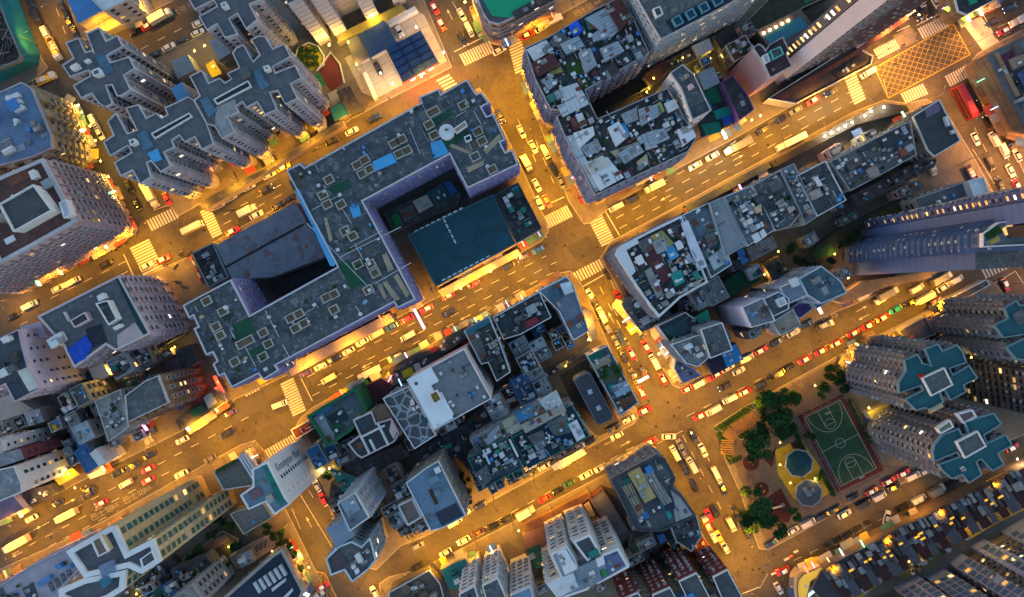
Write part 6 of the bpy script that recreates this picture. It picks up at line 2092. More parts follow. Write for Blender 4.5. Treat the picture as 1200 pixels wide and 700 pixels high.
b = bld('dark cluttered back houses between the plain grey roof and the alley', '540,500 590,455 600,460 604,480 570,505 556,515', 8, DARKW, DARK, name='lane_houses', cat='house', pc=None, win=0)
lots(b, TONGD + [MAROON, TAN], .85, 1.8, 4, 110, .04)
junk(b, 4)
junk(b, 4)
b = bld('teal and grey houses in the back lane by the small tower', '386,548 420,560 434,556 440,575 420,586 400,575', 8, DARKW, TEAL, name='lane_houses', cat='house', pc=None, win=0)
lots(b, TONGD, .7, 2, 4.5, 111, .05)
junk(b, 2)
junk(b, 2)
for px, py, r, lf in ((533, 566, 9, 1), (542, 560, 8, 0), (541, 577, 9, 1), (549, 586, 5, 0), (530, 580, 6, 1)):
    tree(px, py, r, 9, 'bright green court tree', lf, group='court trees')
b = bld('slim tower with blue-grey decks and banks of balconies', '396,590 416,577 433,606 410,622', 36, mat((.36, .36, .40), var=.2), mat((.16, .2, .25), var=.25), cw=2.0, led=.5, lit=.1, pc=PALE, name='slim_tower')
patch(b, '399,590 414,580 422,597 408,606', mat((.20, .25, .32), var=.15), .8)
lots(b, [BGREY, SLATE, WHITE, BLUE], .6, 1.6, 3, 112, 0)
b = bld('flat blue metal roof at the foot of the slim tower', '382,620 404,607 416,628 394,643', 22, GREYW, mat((.17, .24, .33), rough=.5, var=.15), name='blue_metal_roof', cat='building', pc=None, win=0)
b = bld('stepped-roof flats at the yellow junction with two white roof units', '382,655 397,640 412,634 424,640 434,630 441,656 432,667 413,682 404,668 388,674', 22, mat((.36, .42, .46), var=.2), SLATE, cw=2.0, led=.3, pc=mat((.45, .55, .6)), pw=.4, name='stepped_flats')
patch(b, '386,655 398,645 408,660 392,670', mat((.075, .06, .07)), .2)
for q in ('411,664 415,661 417,666 413,668', '415,669 419,666 421,671 417,674'):
    patch(b, q, WHITE, .9, 'roof_unit')
lots(b, [BGREY, PALE, SLATE], .4, 1.8, 4, 113, 0)
b = bld('low dark hoarded yard on the cross street beside the slim tower', '388,566 402,575 410,590 396,612 384,590', 6, DARKW, DARK, name='yard_shed', cat='shed', pc=None, win=0)
lots(b, TONGD, .7, 1.8, 4, 114, 0)
junk(b, 4)
junk(b, 4)

# ---- lettered facade building
KW = mat((.50, .53, .60), var=.1)
b = bld('white building with dark cursive lettering running down its facade', '282,580 297,570 296,550 314,541 335,583 341,590 322,603 312,588 292,597', 40, KW, mat((.14, .22, .27), var=.3), led=0, win=0, pc=WHITE, pw=.4, name='lettered_building')
patch(b, '307,545 313,542 324,566 318,569', mat((.01, .15, .11)), .5)
patch(b, '318,571 324,568 334,588 328,592', mat((.01, .15, .11)), .5)
patch(b, '290,578 304,571 308,580 296,587', mat((.16, .09, .11), var=.2), .4)
lots(b, [WHITE, PALE, mat((.16, .26, .32), var=.2)], .5, 1.8, 4, 115, 0)
K = b
PLZ = b['root']
kp = wp('314,541 335,583', 40)
ka, kb = Vector(g(314, 541, 40)), Vector(g(335, 583, 40))
kd = (kb - ka).normalized()
kn = Vector((-kd.y, kd.x)) if Vector((-kd.y, kd.x)).dot(-(ka + kb) / 2) > 0 else Vector((kd.y, -kd.x))


def wallpos(t, z, out):
    q = ka + kd * t + kn * out
    return (q.x - PLZ.location.x, q.y - PLZ.location.y, z - PLZ.location.z)


cu = bpy.data.curves.new('lettering', 'FONT')
cu.body = 'Kensington Plaza'
cu.size = 3.3
cu.shear = .3
cu.align_y = 'CENTER'
cu.extrude = .06
to = bpy.data.objects.new('lettering', cu)
C.objects.link(to)
bpy.context.view_layer.update()
tm = bpy.data.meshes.new_from_object(to.evaluated_get(bpy.context.evaluated_depsgraph_get()))
bpy.data.objects.remove(to)
tm.materials.clear()
tm.materials.append(mat((.17, .18, .21), var=.2))
o = ob('facade_lettering', tm, PLZ, wallpos(2.9, 37.5, .09))
# text x runs down the wall, its up side points towards the avenue end
X, Y = Vector((0, 0, -1)), Vector((-kd.x, -kd.y, 0))
Z = X.cross(Y)
if Z.dot(Vector((kn.x, kn.y, 0))) < 0:
    Z = -Z
o.rotation_euler = Matrix((X, Y, Z)).transposed().to_euler()
wl = (kb - ka).length
for i in range(15):
    v_, f_, me_, mi_ = win_mesh(KW, GLASS, 1.0, 1.5)
    rz_ = math.atan2(kn.y, kn.x) - math.pi / 2
    ob('window', me_, PLZ, wallpos(wl * .52, 36 - i * 2.25, .01), rz_)
    if i % 2 == 0:
        ob('wall_vent', unit('box', mat((.30, .33, .38))), PLZ, wallpos(wl * .93, 35.5 - i * 2.2, .0), rz_, (.7, .2, .7))
b = bld('small lit house with a shrub yard beside the lettered building', '386,524 396,520 404,532 394,544', 6, BEIGE, SLATE, name='lit_house', cat='house', pc=None, win=0)
tree(384, 556, 6, 6, 'small yellow-lit tree', 1)

# ---- long cream apartment building and its neighbours
CR = mat((.46, .37, .22), var=.18)
b = tower('long cream apartment slab with thick white roof rims and green windows', 54, ['80,645 130,617 137,616 151,646 181,631 190,657 168,671 152,664 101,676', '72,701 71,690 101,677 149,667 147,690 128,702 100,712'], wall=CR, roof=mat((.10, .10, .12), var=.4), cw=2.3, fh=3.1, led=.12, lit=.08, pc=WHITE, ph=.9, pw=1.3, name='cream_slab', gl=gloss((.015, .10, .09), .15), wsz=(1.7, 2.3))
bump(b, '108,634 118,628 128,646 116,652', 2.5, CR, BROWNW, 'lift_house', pc=WHITE)
bump(b, '165,655 179,645 184,656 168,666', .8, WHITE, SLATE, 'roof_tank', pc=WHITE)
patch(b, '115,664 132,656 136,668 120,678', mat((.14, .20, .30), var=.3), 1.0)
patch(b, '116,680 126,676 130,684 120,690', mat((.03, .14, .22)), 1.5)
b = bld('paved roof terrace with a hedge and white fins beside the cream slab', '251,553 279,537 283,531 302,568 262,574', 11, PALEW, mat((.17, .155, .14), var=.25, style='grid', ang=TA, pitch=1.6), name='terrace_podium', cat='podium', pc=PALE, win=0)
patch(b, '252,551 276,538 278,541 254,555', LAWN, .9, 'terrace_hedge')
for i in range(3):
    patch(b, f'{279+i*3},{536-i*1.6} {281+i*3},{535-i*1.6} {301+i*3},{567-i*1.6} {299+i*3},{568-i*1.6}', WHITE, 2.0, 'white_fin')
b = bld('tiled lower terrace under the white lettered building', '270,602 308,588 320,606 286,626', 8, BEIGE, mat((.20, .18, .17), var=.2, style='grid', ang=TA, pitch=1.6), name='terrace_podium', cat='podium', pc=BEIGE, win=0)
b = bld('lilac terraced block with bay windows at the bottom left edge', '-30,706 38,662 84,640 98,662 70,690 60,716 -30,760', 20, mat((.44, .38, .46), var=.15), mat((.34, .31, .36), var=.2), cw=2.6, led=.3, pc=LILAC, lit=.15, name='lilac_terraces')
patch(b, '26,690 38,683 44,700 32,704', NAVY, .2)
for i in range(4):
    patch(b, f'{56+i*7},{684-i*5} {60+i*7},{682-i*5} {64+i*7},{692-i*5} {60+i*7},{694-i*5}', SLATE, .3, 'roof_light')
lots(b, [LILAC, PALE, BLUE, SLATE], .35, 2, 4, 116, .05)
b = bld('long lilac canopy with planters along the wide road kerb', '40,664 120,622 126,614 128,620 60,660 20,684 0,690', 5, LILAC, mat((.26, .22, .28), var=.2), name='kerb_canopy', cat='canopy', pc=None, win=0)
b = bld('orange-lit covered stand on the wide road pavement', '118,618 142,605 146,611 122,625', 3.5, BROWNW, mat((.3, .16, .06), var=.3), name='bus_shelter', cat='shelter', pc=None, win=0)
b = bld('pink corner house with a lit porch at the bottom left edge', '-20,692 14,676 22,690 -20,712', 10, PINK, PINK, name='pink_house', cat='house', pc=PINK)
b = bld('dark planted court below the cream slab', '215,655 262,622 280,632 276,650 230,676', 2.5, DARKW, mat((.05, .045, .035), var=.5), name='court_podium', cat='podium', pc=CONC, ph=.4, win=0)
patch(b, '236,640 264,626 270,632 242,650', mat((.20, .10, .075), var=.3), .05, 'court_paving')
b = bld('beige paved oval court with a patterned floor beside the finned blue roof', '268,652 298,634 316,626 324,632 322,642 300,656 278,667', 2.5, CONC, mat((.30, .21, .15), var=.25), name='court_podium', cat='podium', pc=CONC, ph=.3, win=0)
for i in range(3):
    for j in range(3):
        patch(b, f'{299+i*5-j*.5},{640-i*2.6+j*3} {302.5+i*5-j*.5},{638.2-i*2.6+j*3} {303.6+i*5-j*.5},{640-i*2.6+j*3} {300+i*5-j*.5},{642-i*2.6+j*3}', mat((.10, .07, .10)), .03, 'court_motif')
for px, py, r, lf in ((325, 625, 8, 0), (334, 640, 8, 2), (340, 655, 8, 0), (346, 668, 8, 2), (350, 680, 7, 0), (272, 616, 7, 1), (258, 612, 6, 2), (248, 625, 6, 0), (226, 655, 7, 2), (312, 620, 6, 0), (276, 640, 6, 2), (265, 660, 5, 0), (354, 690, 6, 0), (232, 644, 6, 1)):
    tree(px, py, r, 7, ('dark garden tree', 'light garden tree', 'deep green garden tree')[lf], lf, group='garden trees')
b = bld('low building with a dark blue roof crossed by white fins at the bottom edge', '262,700 318,651 331,642 357,692 340,730 250,730', 9, mat((.36, .31, .27), var=.2), mat((.025, .04, .07), var=.3), cw=2.4, led=.3, lit=.15, pc=mat((.40, .34, .29)), pw=.9, name='finned_building')
for i in range(6):
    patch(b, f'{296+i*6},{684-i*4} {299+i*6},{682-i*4} {306+i*6},{694-i*4} {303+i*6},{696-i*4}', PALE, 1.2, 'roof_fin')
for q in ('318,690 334,678 335,681 319,694', '330,702 342,690 343,693 332,706'):
    patch(b, q, PALE, .8, 'roof_fin')
b = bld('grey balconied tower at the bottom edge left of the finned blue roof', '190,712 226,684 240,705 215,730', 27, mat((.26, .25, .26), var=.25), CONC, cw=2.2, led=.4, lit=.08, pc=GREYW, name='balcony_tower')
lots(b, [BGREY, SLATE, PALE], .6, 2, 4, 117, 0)
b = bld('dark grey houses in the court left of the finned blue roof', '200,668 240,650 258,672 262,690 226,690 206,690', 9, DARKW, DARK, name='court_houses', cat='house', pc=None, win=0)
lots(b, TONGD, .75, 2, 4.5, 118, .02)
junk(b, 2)
junk(b, 2)
b = bld('dark backlane sheds under the cream slab at the bottom edge', '140,700 158,675 196,656 206,668 186,690 160,712', 6, DARKW, DARK, name='lane_sheds', cat='shed', pc=None, win=0)
lots(b, TONGD, .75, 2, 4.5, 119, .06)
junk(b, 2)
junk(b, 2)

# ---- bottom block
b = bld('low dark roof with round brown skylights at the bottom edge', '456,694 503,668 516,684 524,716 456,730', 8, DARKW, mat((.09, .08, .07), var=.4), name='skylight_roof', cat='building', pc=PALE, ph=.5, win=0)
for px, py in ((476, 690), (490, 686), (497, 697)):
    x, y = g(px, py, 8)
    ob('round_skylight', me_new('round_skylight', *cyl(0, 0, 0, .5, 1.5, 18), mat((.16, .11, .08))), b['root'], (x - b['root'].location.x, y - b['root'].location.y, 7.88))
lots(b, [BGREY, SLATE, LAWN], .5, 1.8, 3.5, 120, .2)
b = bld('white ribbed tower wing nearest the yellow kerb at the bottom edge', '538,696 556,686 566,720 545,730', 29, WHITE, SLATE, cw=1.8, led=.35, lit=.04, pc=WHITE, name='ribbed_tower', group='white ribbed towers')
b = bld('white ribbed tower wing with a dark side and grey roof at the bottom edge', '565,686 583,677 602,720 578,730', 29, WHITE, SLATE, cw=1.8, led=.35, lit=.04, pc=WHITE, name='ribbed_tower', group='white ribbed towers')
b = bld('white slim tower with a pale blue roof beside the maroon-banded block', '598,697 622,687 628,724 602,730', 29, WHITE, mat((.20, .30, .42), var=.15), cw=2.0, led=.25, lit=.05, pc=PALE, name='slim_tower')
b = bld('low teal and grey roofs between the two white towers', '516,668 545,655 552,668 540,690 526,690', 8, GREYW, TEAL, name='low_roofs', cat='building', pc=None, win=0)
lots(b, [TEAL, BGREY, NAVY, PALE], .7, 1.8, 3.5, 121, 0)
MB = mat((.55, .52, .50), var=.12)
b = tower('white block with maroon-railed balcony stacks and a bright white roof', 33, ['641,684 657,676 645,649 664,639 674,655 677,663 690,690 655,702', '671,634 691,626 704,648 688,657', '705,650 724,642 737,664 700,684 692,666'], wall=MB, roof=mat((.36, .41, .47), var=.15), core='676,658 690,650 706,680 694,690', cw=2.0, led=.55, lit=.12, pc=WHITE, pw=.5, name='maroon_railed_block', fr=mat((.17, .035, .045), var=.2), wsz=(1.5, 1.5))
patch(b, '653,648 663,644 677,667 662,674', WHITE, 1.0)
patch(b, '643,684 672,671 678,688 656,700', mat((.55, .57, .6), var=.1), .5)
patch(b, '674,668 698,656 706,680 684,690', mat((.15, .20, .25), var=.3), 1.2)
patch(b, '676,637 690,630 700,648 686,654', mat((.06, .07, .08)), .2)
patch(b, '689,648 700,643 703,650 692,656', mat((.02, .15, .14)), .8)
patch(b, '708,652 722,646 732,663 712,675', mat((.10, .13, .24), var=.2), .3)
patch(b, '698,656 707,652 709,661 701,665', WHITE, 1.2)
patch(b, '704,670 709,668 711,674 706,677', mat((.02, .22, .05)), .8)
b = bld('open grey asphalt deck behind the maroon-railed block', '690,585 706,572 740,626 728,640 712,620', 4, mat((.12, .05, .06)), mat((.13, .135, .145), var=.35), name='deck', cat='podium', pc=mat((.12, .05, .06)), ph=.4, win=0)
patch(b, '684,592 690,588 698,604 692,606', mat((.36, .29, .14)), .5)
b = bld('dark planted terrace along the yellow kerb by the white lorry', '612,616 640,602 690,577 694,583 646,612 618,632', 4, BROWNW, mat((.10, .05, .04), var=.5), name='kerb_terrace', cat='terrace', pc=None, win=0)
lots(b, [RUST, TAN, DARK, MAROON], .6, 1.5, 3, 122, .15)
b = bld('low brown and green yard roofs beside the maroon-railed block', '612,625 640,616 648,648 632,664 616,650', 4, BROWNW, mat((.18, .09, .07), var=.3), name='yard_roofs', cat='building', pc=None, win=0)
patch(b, '617,645 632,638 640,660 628,668', mat((.01, .08, .07)), .3)
b = bld('corner block with a long yellow-beige roof bar between rows of louvres', '716,562 770,533 779,538 791,560 787,572 798,580 815,604 776,622 746,622', 21, mat((.25, .24, .24), var=.3), mat((.11, .12, .13), var=.4), cw=2.2, led=.3, pc=mat((.05, .055, .065)), ph=.8, pw=.6, name='corner_block')
for q, m, h in (('736,556 750,548 769,583 756,590', mat((.38, .29, .12), var=.15), 2.0), ('729,571 740,566 756,600 748,606', mat((.28, .23, .16), var=.3, style='corr', ang=TA, pitch=1.0, rgb2=(.05, .05, .05)), 1.2), ('754,556 764,551 788,588 778,593', mat((.28, .26, .23), var=.3, style='corr', ang=TA, pitch=1.0, rgb2=(.06, .06, .06)), 1.2),
                ('786,572 797,582 813,603 792,612', mat((.30, .29, .30), var=.2), .6), ('730,563 738,560 742,568 733,572', mat((.015, .12, .09)), 1.0), ('755,549 762,545 767,553 759,557', BLUE, 1.2), ('758,590 770,584 784,612 776,618', mat((.06, .065, .08)), .4), ('776,586 788,582 792,596 780,600', mat((.02, .03, .06)), 1.0), ('773,588 778,586 788,606 784,610', mat((.02, .26, .22)), .6)):
    patch(b, q, m, h)
lots(b, [PALE, SLATE, BLUE, STEEL, DARK], .7, 1.4, 3, 123, .03)
b = bld('dark gap houses with blue tin roofs below the corner block', '740,628 780,614 790,628 776,640 748,656 738,645', 9, DARKW, DARK, name='gap_houses', cat='house', pc=None, win=0)
for q, m in (('738,638 752,632 758,642 744,648', mat((.05, .09, .05))), ('741,648 757,642 762,654 746,660', NAVY), ('754,628 764,624 770,638 760,642', STEEL), ('770,628 778,625 782,634 774,638', BLUE)):
    patch(b, q, m, .8, 'tin_roof')
b = bld('white-walled cluttered roof houses facing the cross street', '784,612 816,604 822,628 810,646 792,634', 13, PALEW, SLATE, name='roof_houses', cat='house', pc=PALE)
lots(b, TONG, .85, 1.6, 3.4, 124, .03)
junk(b, 124)
# maroon balcony estate at the bottom
RW = mat((.16, .035, .04), var=.3, style='band', pitch=2.9, rgb2=(.12, .025, .03))
b = tower('maroon estate block with rows of white-framed windows at the bottom edge', 29, ['727,703 747,694 762,716 745,725', '764,697 785,688 800,716 780,725', '795,681 816,671 838,712 815,722', '835,676 852,667 874,708 852,716'], wall=RW, roof=mat((.07, .075, .085), var=.4), cw=1.7, fh=2.9, led=.25, lit=.05, pc=PALE, fr=mat((.5, .45, .45)), name='maroon_estate', wsz=(.7, .7))
q = wp('738,700 770,698 800,690 845,690 860,720 740,735', 27)
block(b['root'], b['root'], q, .14, 27, mat((.2, .17, .12), var=.3), SLATE, None, names=('recessed_wall', 'recessed_roof'), cw=2.2, lit=.25, wsz=(.8, .9))
b['z'] = 27.1
lots(b, [BLUE, PALE, STEEL, SLATE], .6, 2, 4, 125, 0, poly='790,678 850,690 850,720 780,720')

# ---- bottom right: striped arcade, lit courts and tall towers
ARC = mat((.045, .045, .055), var=.3)
b = bld('long low shopping arcade roof of dark maroon and slate panels with yellow skylights', '952,690 962,670 984,657 1100,598 1180,560 1230,536 1246,566 1160,604 1090,640 1040,668 1004,694 970,712', 8, BROWNW, ARC, name='arcade', cat='arcade', pc=None, win=0)
ARB = b
for i in range(20):
    t = i / 20
    x, y = 968 + 232 * t, 672 - 122 * t
    w = 7 + (i % 3) * 2
    patch(b, f'{x},{y} {x+w},{y-w*.52} {x+w+22},{y-w*.52+34} {x+22},{y+34}', mat((.05, .018, .02), var=.3) if i % 2 == 0 else mat((.075, .078, .10), var=.25), .25 + .2 * (i % 2), 'roof_panel')
rr = random.Random(44)
for i in range(44):
    t = i / 44
    x, y = 962 + 236 * t, 667 - 123 * t
    for k in (0, 1):
        w, h0 = rr.uniform(2.5, 6), rr.uniform(0, 8) + k * 15
        x1, y1 = x + h0 * .55, y + h0 * .84
        L = rr.uniform(6, 13)
        patch(b, f'{x1},{y1} {x1+w},{y1-w*.52} {x1+w+L*.55},{y1-w*.52+L*.84} {x1+L*.55},{y1+L*.84}', rr.choice((mat((.06, .03, .028), var=.4), SLATE, BGREY, CONC, mat((.09, .06, .045), var=.4), DARK)), .5 + .5 * rr.random(), 'roof_panel')
rr = random.Random(4)
for i, (px, py) in enumerate(((1014, 658), (1019, 655), (1040, 646), (1044, 651), (1036, 653), (1055, 637), (1074, 629), (1078, 625), (1081, 631), (1096, 616), (1115, 607), (1128, 607), (1114, 613), (1155, 586), (1162, 590), (1172, 582), (997, 668))):
    x, y = g(px, py, 9)
    ob('lit_skylight', unit('box', glow((1.0, .52, .05), 1.1)), b['root'], (x - b['root'].location.x, y - b['root'].location.y, 9.05), TA, (rr.uniform(.9, 1.8), .55, .3))
b = bld('rounded yellow-lit glass entrance at the end of the arcade', '934,692 935,680 941,673 962,664 968,670 950,682 946,700 936,704', 7, BEIGE, glow((1.0, .55, .05), .55), name='arcade_entrance', cat='arcade', pc=BROWNW, ph=.2, win=0)
b = bld('narrow kerbside planters and shop canopies along the arcade pavement', '974,664 1050,622 1110,592 1190,552 1192,557 1112,598 1054,628 978,668', 4, BROWNW, mat((.17, .12, .10), var=.4), name='arcade_canopy', cat='canopy', pc=None, win=0)
for q, m in (('1036,626 1056,616 1060,621 1040,632', TAN), ('1062,615 1078,607 1080,611 1064,619', mat((.08, .2, .28))), ('1085,600 1100,593 1103,598 1088,605', mat((.2, .22, .12))), ('1012,638 1030,630 1032,634 1014,643', PINK)):
    patch(b, q, m, .4)
CT = mat((.10, .085, .05), var=.5, sc=.6)
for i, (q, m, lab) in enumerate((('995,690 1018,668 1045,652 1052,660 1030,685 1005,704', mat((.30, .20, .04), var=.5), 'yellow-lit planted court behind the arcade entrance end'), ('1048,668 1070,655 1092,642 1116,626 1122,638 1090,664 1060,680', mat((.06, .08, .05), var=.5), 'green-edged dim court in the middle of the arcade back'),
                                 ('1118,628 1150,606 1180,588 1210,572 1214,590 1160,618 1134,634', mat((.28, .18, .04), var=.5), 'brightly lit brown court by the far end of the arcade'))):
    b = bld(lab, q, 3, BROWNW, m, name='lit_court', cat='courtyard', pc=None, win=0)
    lots(b, [TAN, CONC, LAWN, mat((.3, .2, .05))], .6, 1.6, 3.4, 130 + i, .4)
for i, (x, y) in enumerate(((1003, 689), (1020, 677), (1040, 667), (1066, 656), (1101, 641), (1122, 627), (1142, 614), (1166, 600))):
    a, c = g(x - 6, y - 6, 6), g(x + 13, y + 5, 6)
    v, f = box(0, 0, 3, math.hypot(c[0] - a[0], c[1] - a[1]), 1.4, 6)
    o = ob('fin_wall', me_new('fin_wall', v, f, mat((.36, .34, .42), var=.15)), None, ((a[0] + c[0]) / 2, (a[1] + c[1]) / 2, .14), math.atan2(c[1] - a[1], c[0] - a[0]))
    FINS.append((o, x, y, 'pale fin wall', 'wall', 'fin walls behind the arcade'))
BT = mat((.27, .29, .38), var=.15)
BWIN = gloss((.07, .17, .30), .12, .2)
BRED = mat((.17, .05, .045))
BCT = mat((.22, .18, .15), var=.3)
for lab, main, bayz in (('tall pale blue tower with red-striped window bays at the bottom right corner', '1016,712 1074,682 1108,676 1150,720 1150,790 1050,790', ('1012,706 1022,700 1040,716 1030,724', '1046,688 1073,673 1084,690 1058,704', '1083,676 1106,666 1118,688 1098,696')),
                        ('tall pale blue tower with orange-lit inner courts at the right edge', '1124,668 1146,642 1214,606 1270,680 1200,740 1150,720', ('1112,660 1126,648 1142,668 1132,682', '1137,640 1150,630 1162,650 1152,660', '1172,622 1200,605 1212,625 1184,642'))):
    b = tower(lab, 62, [rb(main, 62)], wall=BCT, roof=SLATE, cw=1.8, fh=3.0, led=.7, lit=.35, pc=None, name='bay_tower', wsz=(1.1, 1.1))
    for i, q in enumerate(bayz):
        block(b['root'], b['root'], wp(rb(q, 63 + i * .1), 63 + i * .1), .14, 63 + i * .1, BT, SLATE, BT, names=('bay', 'bay_roof'), cw=2.2, fh=3.0, led=.25, lit=.05, fr=BRED, gl=BWIN, wsz=(1.9, 1.9))
# upper right corner blocks
b = bld('corner block with a bright lime-lit signboard band at the box junction', '1112,-24 1122,14 1132,18 1170,-2 1220,-30 1200,-60', 9, BROWNW, mat((.05, .04, .045), var=.4), name='corner_shop_block', cat='building', pc=PALE, ph=.5, win=0)
patch(b, '1136,-1 1142,-6 1146,2 1138,6', mat((.01, .25, .17)), 1.0)
patch(b, '1142,-8 1150,-10 1154,-4 1146,0', mat((.12, .10, .4)), .8)
lots(b, [BROWNW, MAROON, DARK, SLATE], .6, 2, 4, 140, 0)
b = bld('dark-edged rooftop block at the right edge beside the bright shopfronts', '1156,68 1160,62 1215,36 1290,10 1290,180 1235,160 1200,150', 12, BROWNW, mat((.07, .055, .065), var=.4), name='avenue_block', cat='building', pc=DARKW, ph=.6, pw=2.2, win=0)
for q, m, h in (('1167,64 1186,54 1194,70 1176,80', mat((.13, .03, .06), var=.3), .4), ('1188,52 1200,46 1206,58 1194,64', SLATE, 2), ('1166,62 1170,61 1196,112 1191,114', mat((.28, .17, .10), var=.4), 1.0), ('1182,70 1212,58 1216,68 1188,82', mat((.3, .2, .15), var=.3), 1.2), ('1192,86 1215,78 1220,100 1202,106', mat((.05, .09, .17)), .8), ('1198,110 1220,104 1225,130 1210,134', mat((.16, .09, .06)), .6)):
    patch(b, q, m, h)
lots(b, TONGD, .7, 1.8, 4, 141, 0)
junk(b, 4)
junk(b, 4)
# ================================================================ VEHICLES
vehicles('''37,4 car black P;44,20 van black P;72,8 car dark p;76,15 car black p;80,25 car dark p;86,36 car black p;54,40 van white P;64,58 truck yellow P;53,93 truck yellow 24;158,37 car black T;173,30 taxi red T;189,20 lorry white T;
180,64 car black T;197,55 car white T;212,47 car dark T;231,38 car white T;233,27 car white T;509,9 taxi red P;517,28 taxi red P;541,17 car white P;550,35 van white P;561,35 car silver P;542,45 car dark P*;585,59 car white T*;467,35 car white P*;443,80 car dark P;
618,41 taxi red T;634,33 car white T;650,24 lorry white T .7;953,118 taxi red t;933,129 car grey t;915,140 car black t;895,152 van dark t;974,108 car navy t*;1017,86 van white t;864,172 lorry grey t 1.2;835,183 car white t;815,194 car white t;926,167 lorry white t 1.45;
1074,16 car black P*;1086,14 car dark P*;1079,0 van white P;1097,2 car white P;1060,52 moto black T;1158,11 truck red T;1163,26 car dark t*;1184,9 car navy t*;1177,36 taxi red t*;1196,23 lorry white t*;
1128,121 bus red -62;1153,110 van black 118;1147,125 car dark 118*;1158,143 car black 118*;1171,143 car white 118;1144,163 car white -62;1165,163 van white 118;1177,177 van white -62*;1181,165 car black 118;1193,182 car silver 118;1160,192 van black -62;1185,200 car white -62;1172,215 car dark 118;1192,217 taxi red 118*;1139,206 pickup purple -60;1092,197 van white -62;
110,143 van white P;116,156 car white P;151,219 car black P;160,239 car black P;177,229 lorry white P 1.1;195,233 car red P;269,232 car white T;291,219 car white T;315,205 car white T;332,196 taxi yellow T;388,165 car dark T;370,175 moto black T;312,222 car dark T*;439,138 car navy T;412,154 car white T;586,136 car dark P*;
611,154 car white P;625,172 car white P;639,178 van white P;617,192 lorry white P .75;649,198 van black P;658,214 car grey P;629,217 car white P;632,238 car white P;641,236 car orange P;722,243 van white t;743,233 car dark t;766,219 lorry white t .95;
124,309 car dark T;86,330 van white T;68,338 car white T;35,358 van white T;15,371 car black T;171,312 car white T;191,304 taxi red T;226,267 minibus cream 26*;272,271 taxi red T;300,252 car white T;291,247 lorry white T .85;270,246 moto black T;255,241 car white T;325,241 car black T;338,233 car dark T;
555,333 car red t;525,347 taxi red t;596,312 car dark t;631,293 car blue t;613,302 car brown t*;712,321 car dark p;692,346 car white p;725,348 car red p;
408,412 car white t;424,401 car white t;441,392 van cream t;459,383 car blue t;477,374 car red t;500,362 taxi red t;478,394 van white t*;464,418 pickup navy t .8;433,437 lorry white t 1.15;525,367 car black t;375,430 car white t;391,421 car black t;385,444 van cream t*;358,438 car purple t;328,474 van white 22*;
696,352 car dark p;705,369 van white p;711,383 car grey p;727,395 van navy p;722,401 car grey p;731,418 car black p;740,414 taxi red p;742,440 car olive p;755,438 van brown p;752,460 taxi red p;729,354 taxi red p;739,371 taxi red p;749,389 car grey p;757,406 taxi red p;767,424 van white p;777,444 taxi red p;
806,456 taxi red T;821,449 van white T;831,444 car red T;841,438 taxi red T;853,431 car white T;875,420 van white T;892,411 taxi red T;911,401 car black T;930,390 car silver T;946,380 car navy T;967,381 pickup grey T .8;866,435 car silver T;850,453 car dark t*;872,460 taxi red t;892,451 car dark t;909,440 van dark t;923,432 car black t;943,422 taxi red t;962,412 taxi red t;980,403 taxi red t;1000,391 taxi red t;855,468 van white t;836,481 van white t;
1017,382 taxi red t;1034,373 taxi red t;1050,363 car teal t;1067,355 car black t;1083,350 minibus cream t;994,355 car purple T;1033,351 van white T;1040,344 lorry grey T;1013,346 van white T;1075,338 van white T;1087,347 van white T;1103,326 lorry grey T;1121,328 van white T;1106,337 car white T;1179,334 taxi red -62;1046,327 car black T;
137,555 car black t;155,547 car dark t;175,534 car black t;173,550 taxi red t;147,567 van white t*;173,563 taxi red t;101,573 moto black T;98,571 moto black T;104,575 car dark T;213,516 car white t;246,538 car olive t;270,484 car purple t;266,509 car black t;212,556 car white t;371,570 car white p;
657,535 car white T;662,544 car white T;638,547 car white T;620,555 car dark T;603,563 car black T;692,517 car black T;679,524 car white T;719,502 car dark T;723,511 car white t;737,492 car white T;756,481 taxi red T;784,512 car white 0;762,518 taxi red T;745,528 car black t;728,537 pickup dark t .8;704,549 car white t;687,557 car white t;667,567 car green t;652,577 car black t;638,585 car red t;
791,531 van white p;798,522 car grey p;800,545 car dark p;820,488 taxi red t;813,511 car navy P;824,528 car white P;801,530 car grey p;811,545 van white p;803,551 car navy p;840,557 van white P 1.25;848,574 car navy P;813,570 car black p;616,600 lorry white T .8;
838,600 car black P;831,604 car red p;829,615 truck red p .8;835,627 van white p;850,642 car white p;843,630 car yellow p;863,600 car dark P;857,615 van white P*;877,628 car dark P;904,637 car navy T;930,622 car white T;947,613 van white T;965,605 car dark T;980,597 car dark T;990,603 car white T;918,670 taxi red t;913,690 car white P;
1000,583 car black T;1012,591 van dark T;1040,607 car white 75;1058,595 car black T;1077,585 van white T;1059,555 taxi red T;1042,564 taxi red T;1022,576 taxi red T;1070,558 van white T;1048,571 car black T;1031,582 van white T;1097,574 lorry grey T .75;1084,553 car white T;1117,565 car black T;1187,525 taxi red T;
518,614 car white T;533,612 van white T;544,602 car white T;484,626 car dark T;490,640 car grey T;488,665 car dark t;522,648 car white t;543,634 car white t*;560,625 car brown t;578,617 car black t;563,593 car dark T;439,695 car white p;594,609 car black t;
378,688 taxi red T;372,698 car white T;346,699 van white T;379,586 car red p;36,608 car white t;78,604 lorry cream t* 1.1;20,637 lorry cream t* 1.2;118,590 taxi red t*;103,580 car black t;67,590 car dark t''')
for i in range(22):
    x, y = 968 + i * 2.45, 641 - i * 1.32
    vehicles('%.2f,%.2f moto %s %d' % (x, y, ('black', 'dark', 'black', 'grey', 'navy')[i % 5], -52 + (i * 7) % 11 - 5))
